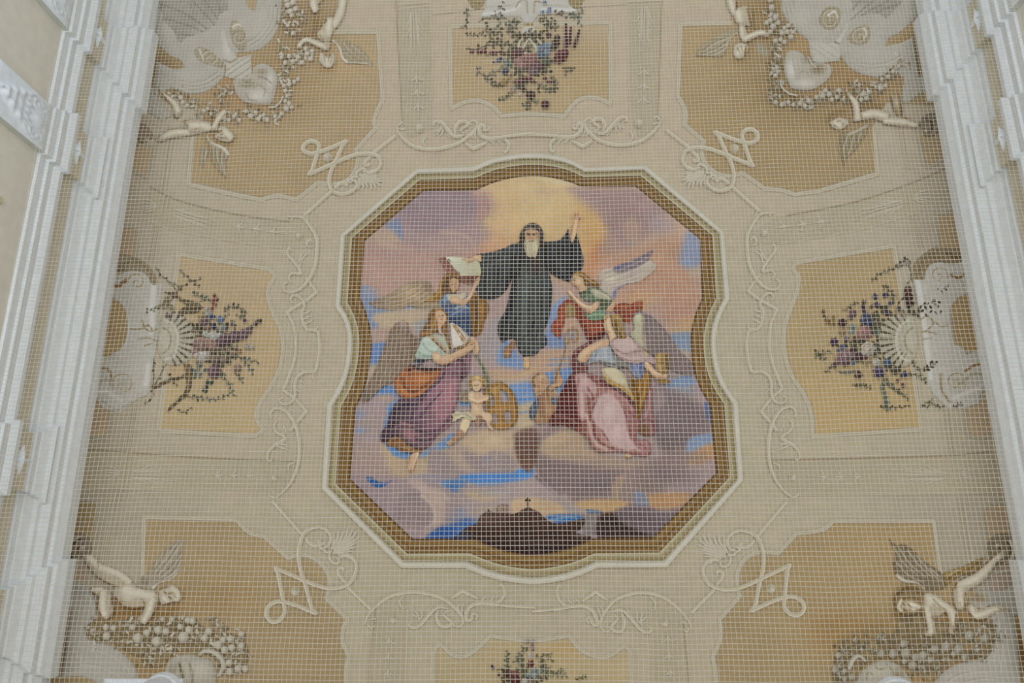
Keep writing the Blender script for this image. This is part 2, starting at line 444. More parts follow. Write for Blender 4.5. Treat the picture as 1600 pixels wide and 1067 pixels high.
# egg-and-dart beading on the gold band, one small bead after the other
def beads():
    mid = FO*.30+FI*.70; L = np.concatenate(([0], np.cumsum(np.hypot(*np.diff(np.vstack((mid, mid[:1])), axis=0).T))))
    tot = L[-1]; n = int(tot/6.6); V = []; Fc = []; c = []
    for k in range(n):
        s = k*tot/n; x = np.interp(s, L, np.append(mid[:, 0], mid[0, 0])); y = np.interp(s, L, np.append(mid[:, 1], mid[0, 1]))
        b = len(V); q = []
        for a in range(8): q.append((x+2.2*math.cos(a*math.pi/4), y+2.2*math.sin(a*math.pi/4), .02))
        q.append((x, y, .052))
        P = np.array(q); V += surf(P[:, 0], P[:, 1], P[:, 2]).tolist()
        c += [hx('735530')]*8+[hx('97794a')]
        Fc += [[b+8, b+(a+1) % 8, b+a] for a in range(8)]
    return tag(add_mesh('beading', V, Fc, np.array(c), FRESCO, frame), kind='stuff')
beads()

TONE = np.array((.875, .92, .95))
# ================================================================ ochre fields painted between the ribs
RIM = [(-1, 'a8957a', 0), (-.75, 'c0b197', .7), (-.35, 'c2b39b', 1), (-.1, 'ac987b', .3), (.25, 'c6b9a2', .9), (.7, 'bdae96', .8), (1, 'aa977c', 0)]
def field(label_name, outline, ops, rims=(), rw=7, smooth=True, off=.008):
    p = piece('ochre_field', outline, ops, off, 0, 5.0, ceiling, smooth)
    for r in rims: ribbon('field_moulding', r, rw, RIM, .01, p, hgt=.004)
    return p
OCH = 'b89c75'
field('left', '*281,401 *419,424 *427,431 417,446 414,460 422,487 434,513 438,540 436,562 430,583 416,609 402,630 397,645 399,660 *407,671 *396,677 *251,669',
      [G((280, 400), (330, 690), 'b89d78', 'ba9c73', 'bc9f74'), Bl(270, 640, 170, 90, 'bfa376', .8), N(.03, 40, 2)],
      ['*248,673 *279,397 *420,420 *431,430 421,446 418,460 426,487 438,513 442,540 440,562 434,583 420,609 406,630 401,645 403,660 *413,671 *398,681 *248,673'])
field('right', '*1394,389 *1247,414 *1243,419 1252,432 1250,455 1241,480 1232,505 1229,535 1233,562 1242,587 1257,610 1268,632 *1274,655 *1274,678 *1436,667',
      [G((1390, 390), (1380, 690), 'ad9268', 'b2966a', 'ba9b6c'), Bl(1300, 640, 170, 90, 'bd9c69', .8), N(.03, 40, 3)],
      ['*1397,384 *1245,410 *1238,419 1247,432 1245,455 1236,480 1227,505 1224,535 1228,562 1237,587 1252,610 1263,632 *1269,655 *1269,682 *1440,671 *1397,384'])
field('top', '*707,45 *950,39 *950,157 935,150 918,148 903,152 890,163 *880,177 827,174 *785,177 775,166 757,156 740,153 722,157 *709,164',
      [G((700, 40), (700, 180), 'b89e7c', 'b3976c'), Bl(900, 110, 120, 70, 'b08f62', .6), Bl(730, 120, 60, 60, 'b39468', .5), N(.03, 40, 4)],
      ['*703,41 *954,35 *954,163 936,154 918,152 905,156 893,166 *882,181 827,178 *783,181 773,169 757,160 740,157 722,161 *705,170 *703,41'])
field('bottom', '*678,1110 *681,1017 *688,1010 702,1026 721,1031 738,1025 755,1012 *768,998 800,1003 828,1005 858,1003 *887,998 904,1019 925,1029 951,1030 *975,1014 *981,1020 *984,1110',
      [G((680, 1000), (980, 1000), 'b49e79', 'b89e74', 'b8a179'), Bl(880, 1012, 60, 26, 'bb9a66', .8), N(.03, 40, 5)],
      ['*674,1110 *677,1016 *688,1004 704,1021 721,1026 736,1020 752,1007 *766,993 800,998 828,1000 858,998 *889,993 907,1014 926,1024 951,1025 *976,1008 *985,1018 *988,1110'])
field('TL', '*527,54 *587,54 590,100 *594,155 585,172 580,190 *582,200 *552,233 *555,243 554,255 548,270 538,279 520,284 504,282 *496,281 *462,308 448,304 435,302 420,304 *408,308 371,300 *299,284 *305,220 *320,175 *205,120 *222,20 *226,-60 *540,-60',
      [G((560, 60), (330, 270), 'b0946d', 'ac9068', 'aa8f67'), Bl(430, 130, 130, 100, '9c7d52', .9), Bl(365, 140, 95, 65, 'a07a50', 1), Bl(470, 35, 100, 90, '8d7049', .9), Bl(250, 110, 75, 60, '85693f', 1), Bl(540, 90, 60, 60, 'b28f63', .6), S('262,160 280,186 300,183 330,186 346,172', '8a6536', 7, 7, 9, .7), S('332,208 340,222 356,226 368,214', '8d6838', 6, 6, 8, .7), S('322,214 330,250 350,276', '98764a', 10, 5, 9, .5), S('494,30 490,56 470,56', '7d5c30', 8, 6, 9, .8), S('498,106 516,110 526,98', '9a7443', 5, 5, 7, .6), N(.04, 40, 6)],
      ['*520,50 *591,50 594,100 *598,156 589,173 584,190 *587,200 *556,234 *559,243 558,256 551,273 540,283 521,288 505,286 *497,285 *463,312 448,308 435,306 420,308 *408,312 371,305 *294,288 *300,220 *306,165'])
field('TR', '*1067,42 *1141,40 *1150,-60 *1445,-60 *1458,60 *1468,165 *1385,160 *1362,200 *1367,268 *1276,295 1260,297 1244,300 *1222,293 *1196,291 *1160,265 *1142,271 1124,268 1110,258 1103,246 *1101,232 *1104,219 *1074,193 1076,180 1072,165 *1063,149',
      [G((1080, 60), (1340, 270), 'ac8f66', 'a5895f', 'a2875f'), Bl(1250, 130, 150, 110, '8f7145', .9), Bl(1325, 130, 110, 60, '9c784c', 1), Bl(1250, 62, 40, 40, 'a58050', .8), Bl(1430, 100, 75, 65, '7d5f36', 1), Bl(1340, 160, 100, 55, '8c6e42', .7), Bl(1200, 20, 60, 80, '86683e', .8), S('1340,168 1366,166 1392,172 1412,178', '7d5f33', 7, 7, 9, .7), S('1294,190 1300,178 1320,174', '7d5f33', 7, 6, 8, .8), S('1176,20 1178,44 1200,60', '7d5f33', 8, 6, 9, .8), S('1148,98 1164,96 1174,80', '94733f', 5, 5, 7, .6), S('1212,70 1208,110 1210,150', '7a6238', 14, 14, 10, .7), S('1186,72 1196,84', '9a9484', 10, 10, 6, .8), N(.04, 40, 7)],
      ['*1145,36 *1063,38 *1059,150 1068,166 1071,180 *1069,194 *1099,220 *1096,232 1098,247 1106,261 1122,272 1142,275 *1160,270 *1195,295 *1221,297 *1243,304 1260,301 1277,299 *1371,272 *1366,205'])
field('BL', '*229,812 *368,815 378,828 392,838 *412,842 *449,877 466,872 480,873 494,880 506,894 511,908 509,922 *505,936 *537,968 531,985 531,1005 538,1020 540,1027 537,1040 *536,1110 *60,1110 *88,950 *225,935',
      [G((230, 812), (520, 1067), 'a88e67', 'a78d67', 'a38a64'), Bl(250, 1010, 90, 90, '9a7646', 1), Bl(210, 955, 110, 45, '987548', .9), Bl(340, 935, 130, 60, '9f7f53', .8), Bl(440, 870, 120, 60, 'ab8f66', .6), Bl(110, 1010, 55, 90, '7d6036', 1), S('250,946 270,948 284,938 286,924', '9a7242', 6, 6, 8, .7), S('236,960 262,958 276,950', '86653a', 10, 10, 9, .8), S('262,868 248,888 240,906', 'a3763c', 5, 4, 6, .6), S('180,960 200,958 222,962', '8a6634', 12, 12, 10, .8), N(.04, 40, 8)],
      ['*222,930 *225,808 *369,811 381,825 394,834 *413,838 *450,872 466,867 481,868 497,876 510,891 516,908 514,922 *511,935 *543,967 536,985 536,1005 543,1020 545,1027 542,1040 *541,1110'])
field('BR', '*1303,818 *1455,818 *1462,885 *1570,955 *1640,950 *1660,1110 *1127,1110 1122,1044 1119,1026 1128,1005 1131,987 *1129,969 *1161,932 1157,916 1158,894 1168,876 1184,868 *1202,867 *1216,870 *1247,837 1269,835 1290,830',
      [G((1150, 1000), (1450, 830), 'a38a64', 'a98d63', 'ab8d62'), Bl(1400, 1010, 170, 90, '8d7046', .9), Bl(1500, 985, 70, 50, '9c7446', .9), Bl(1470, 1050, 60, 50, '9a7242', .9), Bl(1310, 985, 90, 50, 'a07a48', .8), Bl(1590, 1020, 55, 80, '7d5e33', 1), Bl(1460, 900, 120, 40, 'a38456', .5), S('1396,938 1404,920 1424,914', '8d6c3c', 8, 8, 9, .7), S('1400,962 1420,970 1440,966', '7f6236', 12, 12, 10, .8), S('1480,970 1500,968 1512,972', '9a6830', 12, 10, 10, .8), S('1312,1004 1340,990 1376,980', '8d7146', 16, 14, 12, .7), N(.04, 40, 9)],
      ['*1470,900 *1459,814 *1302,814 1288,826 1268,831 *1245,833 *1215,865 *1203,862 1183,863 1165,872 1153,892 1152,916 *1156,931 *1124,968 1126,987 1123,1005 1114,1026 1117,1044 *1122,1110'])
# small fields next to the cornices
SMALL = [('*121,784 *145,784 *149,792 143,850 *100,880 105,830 *111,795', 'a18862'), ('*141,616 *153,618 157,635 *172,642 *169,675 *162,681 *135,678 *131,671', 'b59877'),
         ('*180,356 *206,356 *212,363 *209,400 *172,400', 'b79878'), ('*205,226 *240,230 *228,274 *197,260', 'b49975'), ('*157,462 188,474 198,490 197,525 190,550 176,558 *150,554 *140,545', 'a98a5c'),
         ('*1436,205 *1447,257 *1457,257 *1478,243 *1487,225 *1478,190', 'ab916b'), ('*1466,336 *1489,335 *1508,341 *1516,386 *1470,390', 'ae916c'), ('*1486,470 *1517,452 *1540,555 1520,549 1510,547 1495,541 1490,520', 'a68759'),
         ('*1510,640 *1536,624 *1556,622 *1562,664 *1537,682 *1526,683 *1513,674', 'b49877'), ('*1538,799 *1548,790 *1568,789 *1580,797 *1596,880 *1548,890', 'b09577'), ('*104,872 130,880 136,910 *96,905', 'a99077'), ('*1540,880 *1590,880 *1594,930 *1548,925', 'a7907e')]
for o_, c_ in SMALL:
    C_ = np.array(pts(o_)[0]); cc = C_.mean(0); big = [(cc[0]+(x-cc[0])*1.16, cc[1]+(y-cc[1])*1.1, 1) for x, y in C_]; big.append(big[0])
    p_ = piece('ochre_field', o_, [c_, Bl(cc[0], cc[1]-10, 40, 40, hx(c_)*255*.96, .7), N(.05, 30, 11)], .008, 0, 3.0, ceiling, True)
    ribbon('field_moulding', big, 5, [(-1, 'a29179', 0), (-.4, 'b5a994', 1), (.1, '9d8c74', .4), (.6, 'b7ac98', 1), (1, 'a39279', 0)], .01, p_, hgt=.004)
TONE = np.array((.875, .865, .84)); CON = 1.05
# ================================================================ the great fresco: sky, clouds, hill
fresco = empty('ceiling_fresco', 829, 575, 'large ceiling fresco of a cloudy sky with saints and angels', 'fresco')
_Pi, _Ki = pts(INNER)
SKYOUT = [(CEN[0]+(x-CEN[0])*1.012, CEN[1]+(y-CEN[1])*1.012)+((1,) if k else ()) for (x, y), k in zip(_Pi, _Ki)]
SKY = [G((830, 280), (830, 870), 'c8ac92', 'b59a92', 'a7949a', 'a39296', '928594'),
  # golden light round the saint
  Bl(850, 340, 190, 150, 'd3b887', 1), Bl(835, 300, 120, 70, 'd2bd92', .9), Bl(930, 330, 60, 80, 'cba86c', .7), Bl(925, 375, 45, 60, 'c79d62', .7), Bl(780, 330, 60, 70, 'cfb187', .6),
  F('820,272 842,273 872,279 905,290 890,291 850,283', 'd3c7a4', 6, .8), Bl(855, 300, 50, 12, 'b99c95', .35),
  Bl(770, 390, 60, 50, 'cfa07c', .8), Bl(745, 400, 40, 45, 'c0917c', .7), Bl(930, 400, 22, 45, 'c47f52', .75, 25), Bl(922, 425, 20, 30, 'c58c66', .7),
  # mauve clouds, upper left
  F('560,330 620,296 662,290 740,296 764,310 768,330 752,345 764,366 752,380 740,392 700,400 660,396 620,380 590,360', 'a08b93', 26, .95), F('650,296 742,297 742,330 720,350 690,360 640,356 622,330', '938292', 20, .85),
  F('735,300 752,296 766,302 770,318 758,340 742,344 748,320', 'b28e8a', 8, .7), S('742,302 758,300 768,312 766,330 752,343', 'c6aa9c', 4, 2, 6, .7), S('764,322 763,334 750,345', '9c7376', 2, 2, 3, .5),
  Bl(700, 385, 50, 24, 'b59a94', .7), S('690,362 720,366 738,380 742,398', 'c9b39d', 5, 2, 7, .5), S('748,360 752,375 744,384', '9f7e78', 3, 1, 4, .4),
  # pink field, left
  F('566,380 600,368 660,392 730,392 760,410 742,440 700,452 640,450 590,470 566,455', 'b3948f', 24, .95), Bl(620, 430, 60, 40, 'b79890', .7), Bl(610, 392, 50, 20, 'aa9296', .7),
  F('602,352 622,342 628,356 628,376 616,366 604,362', '7185b0', 9, .9), F('586,366 604,356 618,364 626,384 606,388 588,380', 'b8a392', 12, .8), S('617,380 640,384', '95777a', 3, 1, 4, .4),
  Bl(735, 415, 34, 24, '9d7068', .5),
  # mauve and peach, upper right
  F('890,294 960,290 1000,296 1040,330 1000,350 980,380 960,372 940,340 915,320', 'a1898f', 24, .95), F('940,330 990,322 1020,345 1010,372 985,390 960,400 935,396 950,360', '9c8385', 20, .8),
  F('975,350 990,342 1000,360 992,390 984,392 978,372', 'b79a88', 10, .6), Bl(1030, 350, 40, 30, '9a8c9c', .8),
  F('940,400 985,392 1040,372 1070,380 1080,430 1095,460 1080,510 1040,500 1030,470 990,480 960,470 985,430 960,420', 'b6907c', 28, .95), Bl(1000, 470, 40, 24, 'c7a074', .7), Bl(950, 420, 30, 16, 'bb9186', .7),
  F('1074,362 1090,370 1096,386 1096,412 1078,420 1062,412 1064,392', '8595bb', 14, .95), Bl(1088, 425, 16, 14, 'b3a996', .8), Bl(985, 380, 14, 8, '9092a2', .5),
  Bl(1060, 490, 60, 34, 'aa8579', .8), Bl(1080, 505, 40, 20, 'bb9c70', .8), Bl(1060, 520, 40, 22, 'b59a7a', .8),
  F('1044,524 1085,521 1080,548 1062,548', '7c93b4', 6, .95), Bl(1064, 552, 22, 12, 'b4a890', .9), Bl(1072, 570, 20, 16, 'b3a078', .9), Bl(1060, 586, 30, 16, '97928f', .8),
  # streaks of blue, left
  F('562,450 574,446 590,464 640,470 690,470 690,500 640,500 590,520 566,490', '7a8fb6', 10, .95), Bl(578, 455, 20, 12, '9ba0b5', .8), F('585,492 620,484 690,484 690,504 640,512 600,516 582,506', 'bfac93', 8, .95), Bl(660, 488, 40, 12, 'bba79a', .7),
  F('578,500 592,508 594,530 582,534', '7b92bd', 6, .9), F('580,514 618,514 612,536 580,536', 'b59a90', 8, .9), F('645,504 690,496 676,520 660,540 650,520', '9aa0aa', 8, .8),
  F('576,540 606,536 602,560 588,574 574,568', '6a8cc6', 5, 1), F('570,574 592,570 580,600 562,610', 'b3a590', 8, .9), Bl(585, 590, 20, 20, 'a89a92', .6),
  F('575,614 592,602 618,606 630,620 636,640 622,668 606,690 600,668 604,640 580,632', '5d8bcb', 5, 1), F('556,640 576,620 610,616 626,620 610,632 596,650 600,680 590,700 556,700 545,680', 'a3929a', 10, .95), Bl(560, 648, 22, 16, '8691b8', .8), Bl(574, 664, 26, 22, '9e938f', .8),
  Bl(562, 672, 16, 10, '7f95c3', .8), Bl(600, 622, 22, 8, 'b79c8f', .9),
  # blues below the saint
  F('742,470 800,440 812,470 796,510 780,530 750,560 742,540 752,510', 'ac9796', 14, .95), F('768,500 800,500 790,545 770,560 745,556', 'a09aa4', 14, .9), F('780,545 792,532 812,556 820,566 816,576 790,572 776,566', '7391c4', 8, 1),
  F('860,440 880,452 898,452 888,470 876,478 872,470', 'b29d9d', 8, .9), F('864,476 884,464 876,500 862,520 856,540 856,500', '7b95c4', 6, .95), F('850,520 862,516 880,520 900,516 914,530 906,546 890,548 858,546', '7089bb', 7, .95),
  F('880,500 892,492 902,492 908,520 914,536 896,546 884,540', 'bfa08d', 6, .9), Bl(893, 524, 11, 11, '8593bb', .9),
  F('844,548 900,546 898,566 870,574 830,590 790,594 760,584 772,576 818,578', 'b99a86', 7, .95), S('858,562 892,560', '7890bf', 3, 3, 3, .9), S('856,570 892,568', '7890bf', 3, 3, 3, .9),
  F('850,584 896,574 892,590 880,602 856,604 846,594', '6a90c8', 6, 1), S('764,592 800,590 838,578', 'c2a983', 4, 3, 5, .8), F('760,600 790,594 832,590 830,612 790,620 770,612', 'b2a39b', 8, .8),
  F('786,606 830,598 834,632 806,636 792,622', '6f93cb', 6, 1), S('804,626 832,622', '4f80cd', 4, 3, 3, .9), F('806,636 834,630 832,664 812,672 800,660', 'bfb096', 6, .95), S('806,646 824,643', '6a8fca', 3, 2, 3, .9), Bl(822, 620, 14, 6, '9aa8c0', .6),
  S('740,572 760,580', 'b39d9a', 8, 8, 8, .6), F('700,600 740,590 730,620 716,640 700,640', 'a39898', 8, .8), F('716,624 738,616 736,632 720,634', '5f8fd2', 4, .9), Bl(726, 648, 14, 8, '6a92ce', .8), F('868,600 884,588 884,604 872,614', '7594c6', 4, .9), Bl(866, 614, 10, 8, 'b6b3a4', .8),
  F('872,588 896,576 886,604 880,612', '6c92ca', 4, .9),
  # right: clouds and blue behind the seated angel
  F('1040,598 1076,586 1086,600 1060,606 1042,608', '7794c2', 6, .95), Bl(1070, 610, 30, 14, '8b96b0', .8), Bl(1046, 610, 26, 16, '8c92a4', .8),
  F('1010,610 1060,612 1100,640 1112,670 1100,684 1050,690 1010,670', '7f7078', 18, 1), F('1000,610 1030,604 1040,630 1010,650', '99898e', 10, .8), Bl(1080, 650, 40, 30, '776873', .8), F('1100,630 1108,628 1116,655 1114,664 1104,652', '4d6199', 6, .8),
  F('1030,672 1090,676 1106,690 1060,712 1030,700', '75676d', 14, .95), F('1078,684 1118,678 1118,692 1090,706 1072,710', '7f95bd', 7, 1), F('1060,722 1100,696 1122,692 1122,710 1090,726', 'b98f68', 10, .95),
  # the great lower cloud, right
  F('830,690 860,662 900,664 930,690 960,720 1010,722 1060,700 1080,716 1060,740 1000,760 960,790 920,796 880,780 846,740', '8d7b7f', 16, 1), F('840,700 880,672 910,672 920,700 960,720 900,716 862,716', 'b39b84', 16, .9), F('850,690 872,676 890,680 872,694', 'c0a88c', 10, .8), F('880,712 950,714 1010,724 960,736 910,734', 'a08d81', 10, .8),
  F('838,720 880,722 930,730 980,740 950,772 900,776 860,760', '7d6c72', 16, .9), Bl(930, 758, 50, 20, '75686f', .8), S('836,718 846,742 870,766 900,790', '6f6066', 8, 3, 8, .7), S('838,745 860,768 886,792 905,800', '55505c', 5, 3, 4, .8),
  F('960,750 1010,740 1040,760 1020,790 980,800 958,780', '8d7c7c', 14, .9), F('956,762 966,744 980,740 972,760 962,786', 'a99280', 8, .7), Bl(1050, 745, 60, 26, '7a6c72', .9), Bl(1090, 715, 30, 18, '8b7978', .7), Bl(1060, 790, 50, 30, '86747c', .9), Bl(1010, 760, 26, 18, '7d6d70', .7),
  F('894,786 940,780 980,784 968,800 930,806 910,800', 'bd9c70', 8, .95), F('1005,776 1040,770 1080,772 1066,790 1030,796 1010,790', 'b68d64', 9, .9), F('990,768 1008,772 1014,790 996,790', '7788ad', 6, .8), Bl(990, 800, 30, 14, '79707a', .8),
  # clouds, lower left
  F('548,700 580,690 600,694 620,712 660,716 690,736 700,760 660,770 600,764 560,752 548,730', 'a4918f', 16, 1), F('596,690 620,712 640,716 670,718 664,740 620,744 600,720', 'b9a48a', 12, .9), F('600,690 612,696 640,702 650,700 655,714 630,716 616,712 608,704', '5f8fcd', 3, 1), F('690,690 704,678 720,680 712,694 680,712 658,714 664,704', '6a94ca', 4, 1), F('660,716 700,700 716,706 700,722 668,724', 'ab9c80', 6, .9),
  Bl(580, 722, 40, 24, 'a89391', .8), F('548,740 600,744 640,752 640,764 600,790 570,780 552,760', '998894', 12, .9), F('572,746 582,746 590,752 604,754 612,750 600,760 584,760', '2f5ea2', 3, 1),
  F('672,700 700,706 740,700 760,720 740,746 700,752 670,740', '988a90', 12, .95), F('640,744 690,742 700,756 670,762 640,760', '938fa6', 8, .8), S('642,758 664,760', '7c8ec0', 4, 2, 4, .7), F('690,752 720,748 726,760 710,766 694,762', '5c86c0', 5, .9),
  F('610,762 640,748 690,760 730,790 760,800 730,840 690,850 650,850 620,820', '9b8b92', 10, 1), Bl(640, 790, 40, 30, '93838b', .8), F('636,752 654,748 670,760 690,768 704,780 690,784 660,770', 'b7a4a2', 7, .9), F('664,772 680,762 694,772 696,800 690,816 678,826 676,800', 'b3a19d', 8, .9), F('624,782 646,768 668,776 676,800 670,820 646,832 620,812', '8f7f86', 8, .8), S('660,774 674,788 680,804 676,818 664,826', 'c6b6b0', 6, 2, 6, .8), Bl(684, 785, 10, 14, 'bcaaa5', .6), F('610,816 650,826 690,826 660,848 636,842', 'a3939a', 10, .8), Bl(640, 842, 40, 14, '8b8090', .7),
  F('690,830 720,790 740,770 800,760 800,790 770,820 740,842 700,846', '7e83a0', 14, .9), F('672,836 690,826 740,806 770,816 750,840 690,846', '3f66a8', 8, .95), F('664,840 690,822 712,826 700,846 670,848', '2d5ba6', 6, .9), Bl(735, 800, 36, 16, '8d92a8', .6),
  # cloud under the child, centre
  F('700,700 730,676 780,664 820,676 826,710 806,740 770,744 730,736 706,720', 'ac9a92', 12, 1), F('720,690 760,672 810,676 814,690 790,704 770,716 740,704', 'c0aa92', 12, .95), Bl(770, 690, 26, 12, 'cbb698', .8), F('724,706 750,712 772,704 796,712 810,730 772,746 740,736', '93868e', 10, .9), S('742,702 760,696 776,702 774,716', 'bfa893', 4, 2, 5, .7), Bl(760, 716, 14, 8, '8d88a0', .7),
  F('716,744 744,740 800,738 822,728 834,734 830,746 790,756 750,760 730,752', '4a86d2', 6, 1), F('700,752 730,754 720,770 704,766', '4a78b8', 6, .8), F('804,690 826,672 842,680 838,720 826,738 812,726', '6b4f48', 7, .95), F('802,680 822,668 840,672 832,690 812,694', '745853', 8, .8),
  # evening sky behind the hill
  F('716,764 780,756 840,752 880,780 900,800 880,820 800,812 740,812', 'a3959a', 16, .95), F('726,768 760,766 790,772 760,784 736,780', 'bba68c', 8, .8), F('800,782 840,778 880,790 890,806 850,806 804,804', 'c4a98a', 10, .95), F('744,794 790,790 790,802 750,804', 'aa9a8c', 8, .7), F('880,770 902,790 920,800 900,806 880,796', 'a29896', 8, .8), Bl(770, 770, 40, 10, '9299ac', .6),
  F('852,806 880,803 916,806 914,816 886,820 866,816', '2e68ae', 4, 1), S('860,812 890,808 908,812', 'a3b2bf', 4, 2, 3, .6), F('914,796 940,798 942,801 920,802', '2e5f9f', 3, 1), F('910,806 938,802 940,830 912,834', '7b7478', 6, .9),
  F('936,806 960,800 1010,804 1040,816 1020,842 936,842', '3a2a2a', 8, .95), F('960,798 1000,790 1040,800 1060,800 1030,836 1000,830 972,816', '6e616d', 8, .9),
  N(.05, 26, 12), N(.03, 7, 14)]
sky = piece('painted_sky', SKYOUT, SKY, .004, 0, 2.0, fresco, True, rim=False)
CON = 1.0; TONE = np.array((1.0, 1.0, 1.0))
hill = empty('painted_hill', 835, 830, 'dark brown hill with a chapel ruin and cross at bottom of the fresco', 'hill', off=.02)
piece('hillside', '*700,846 716,834 732,822 744,818 750,806 756,802 762,804 774,800 790,801 800,803 808,801 818,795 826,793 834,796 842,800 850,808 862,816 880,817 900,812 914,811 913,818 908,826 900,832 924,838 *924,841 896,854 862,863 831,866 798,862 768,853 *742,842',
      [G((830, 795), (830, 862), '45322c', '362521', '2b1d1e'), Bl(760, 812, 50, 20, '5a4540', .7), Bl(720, 838, 26, 14, '2c3b62', .8), Bl(845, 848, 40, 12, '4a3a38', .5), Bl(910, 835, 22, 10, '5d504f', .7), S('790,802 812,808 830,796', '5d4740', 3, 2, 4, .5), N(.12, 9, 3)], .012, 0, 1.8, hill)
piece('chapel_ruin', '*774,801 *774,793 *776,792 780,789 786,788 792,788 *795,790 *795,792 *797,802', ['8a766c', S('777,793 777,801', '5f4c46', 1.6), S('782,792 782,801', '6a564e', 1.6), S('787,791 787,801', '5f4c46', 1.6), S('792,791 792,801', '6a564e', 1.6), S('775,792 786,788 796,791', '5a4842', 1.5)], .016, 0, 1.1, hill)
piece('shrub', '*756,803 758,799 761,800 763,795 766,799 768,798 *770,803', ['453430'], .016, 0, 1.2, hill)
piece('cross', '*823.6,794 *823.8,783 *820.5,783 *820.5,780 *823.5,780 *823.5,776 *825.8,776 *825.8,780 *828.8,780 *828.8,783 *826,783 *826.3,794', ['33231f'], .02, 0, 1.0, hill)
CON = 1.15; TONE = np.array((.97, .98, .96))
# ================================================================ the painted figures of the great fresco
FL = 'b8967a'; FLH = 'c9ad8f'; FLS = '8d6a4d'; FLD = '6d4d36'
def skin(*extra): return [FL, *extra, N(.05, 6, 2)]
def face(cx, cy, r, lx, ly, col='bb9b7f', dark='6b4a36'):
    """eyes, nose and mouth; (lx, ly) is the direction from brow to chin"""
    nx, ny = -ly, lx
    e = lambda a, b: (cx+nx*a*r+lx*b*r, cy+ny*a*r+ly*b*r)
    p = lambda *q: ' '.join('%.2f,%.2f' % e(*t) for t in q)
    return [Bl(cx, cy, r*1.1, r*1.1, 'cbb093', .5), S(p((-.6, -.15), (-.2, -.1)), dark, r*.22, None, 1), S(p((.2, -.1), (.6, -.15)), dark, r*.22, None, 1),
            S(p((-.65, -.4), (-.15, -.33)), dark, r*.14, None, 1, .7), S(p((.15, -.33), (.65, -.4)), dark, r*.14, None, 1, .7),
            S(p((0, -.1), (-.08, .3)), '94705a', r*.2, None, 1, .7), S(p((-.28, .58), (.28, .58)), '8a4f42', r*.18, None, 1, .9), S(p((-.2, .85), (.2, .85)), '9c7a5e', r*.15, None, 1, .5)]
# ---- the saint
mo = empty('monk', 830, 450, 'bearded monk in black habit with both arms spread, floating at the fresco centre', 'person', off=.03)
FOLD = lambda s, w=3, c='4c535a', a=.6, w1=None: S(s, c, w, w1, 3, a)
HAB = [G((750, 400), (915, 480), '35393b', '2f3338', '272a30', '22242a'), F('814,420 850,418 862,450 858,500 846,545 820,555 806,530 806,480', '3b4144', 10, .8),
  FOLD('822,432 820,470 818,500 822,540', 10, '4d5556', .7, 5), FOLD('838,440 836,480 842,520 838,548', 4, '4a5056', .5), FOLD('852,440 852,480 846,510', 3, '42474d', .5), FOLD('812,440 806,480 796,510', 4, '3f4549', .5),
  FOLD('830,440 829,480 831,520 828,545', 2.5, '1e2024', .8), FOLD('803,430 800,470 790,500 784,525', 4, '17191d', .8), FOLD('845,450 845,500 836,530', 2, '1d1f23', .7), FOLD('858,450 857,490 850,515', 3, '1c1d22', .6),
  FOLD('800,388 780,396 760,404', 4, '434a4e', .5), FOLD('795,400 775,410 758,420', 3, '43494d', .6), FOLD('800,410 785,430 765,450', 4, '3c4246', .6), FOLD('770,410 762,435 764,460', 3, '3e4448', .5), FOLD('780,420 776,445 772,462', 3, '1b1d20', .6), FOLD('803,400 800,425 790,450', 6, '17181b', .6),
  FOLD('792,392 772,402 755,412', 2, '1b1d20', .6), FOLD('760,425 757,445 760,462', 3, '1c1e22', .5), FOLD('815,398 812,415 808,430', 6, '1a1c1f', .7), FOLD('826,404 832,414 836,426', 3, '1d1c1c', .7), F('826,404 842,402 850,412 838,430 830,424', '35302b', 5, .8),
  FOLD('856,384 852,400 856,420', 5, '1a1c20', .7), FOLD('864,386 870,405 880,425', 5, '383d44', .6), FOLD('880,385 882,405 884,430', 3, '191b20', .7), FOLD('872,380 890,385 900,400', 4, '353a42', .5), FOLD('900,380 904,400 898,420', 4, '2f343d', .6), FOLD('893,382 894,400 890,425', 3, '17191d', .7), FOLD('862,378 868,378', 5, '3e434b', .6),
  S('746,397 766,394 790,387 810,380', '444b50', 2, 2, 2, .6), S('850,378 874,376 887,360', '444b52', 2, 2, 2, .5), FOLD('800,520 806,500 815,490', 3, '17191c', .6), FOLD('784,515 792,520 800,512', 3, '3a4043', .6), FOLD('815,530 826,520 836,500', 3, '1b1d20', .6), FOLD('845,525 850,535', 3, '3d4247', .6), FOLD('812,548 824,540 838,545', 3, '3c4146', .5),
  N(.16, 6, 4, 2.2, 0)]
piece('habit', '814,375 810,379 801,381 790,386.5 777,391 766,394 *746,397 749,410 752,427 750,436 *743,450 749,464 758,467.5 770,467 783,461.5 793,450 800,436 *802,430 800,441 796,460 789.5,485.5 780.5,500.5 777.5,514 780,527 783.5,534 789,534 792.5,530.5 801.5,529 *806,532 807.5,542.5 815,554.5 820,557.5 830,556 839,553 843.5,545.5 851,542.5 854.8,533.5 853,526 849.5,518.5 854,508 858.5,493 862,467.5 863,452.5 860,433 *857,423.5 862,428.5 873,435 884,439 *890,441 895,428 908.8,421 911.6,406.6 908.8,392 904,375 *901,364 893,380 *890,368 *888,357 883,366 874,375 862,377 849,377.5',
      HAB, .03, .03, 1.5, mo)
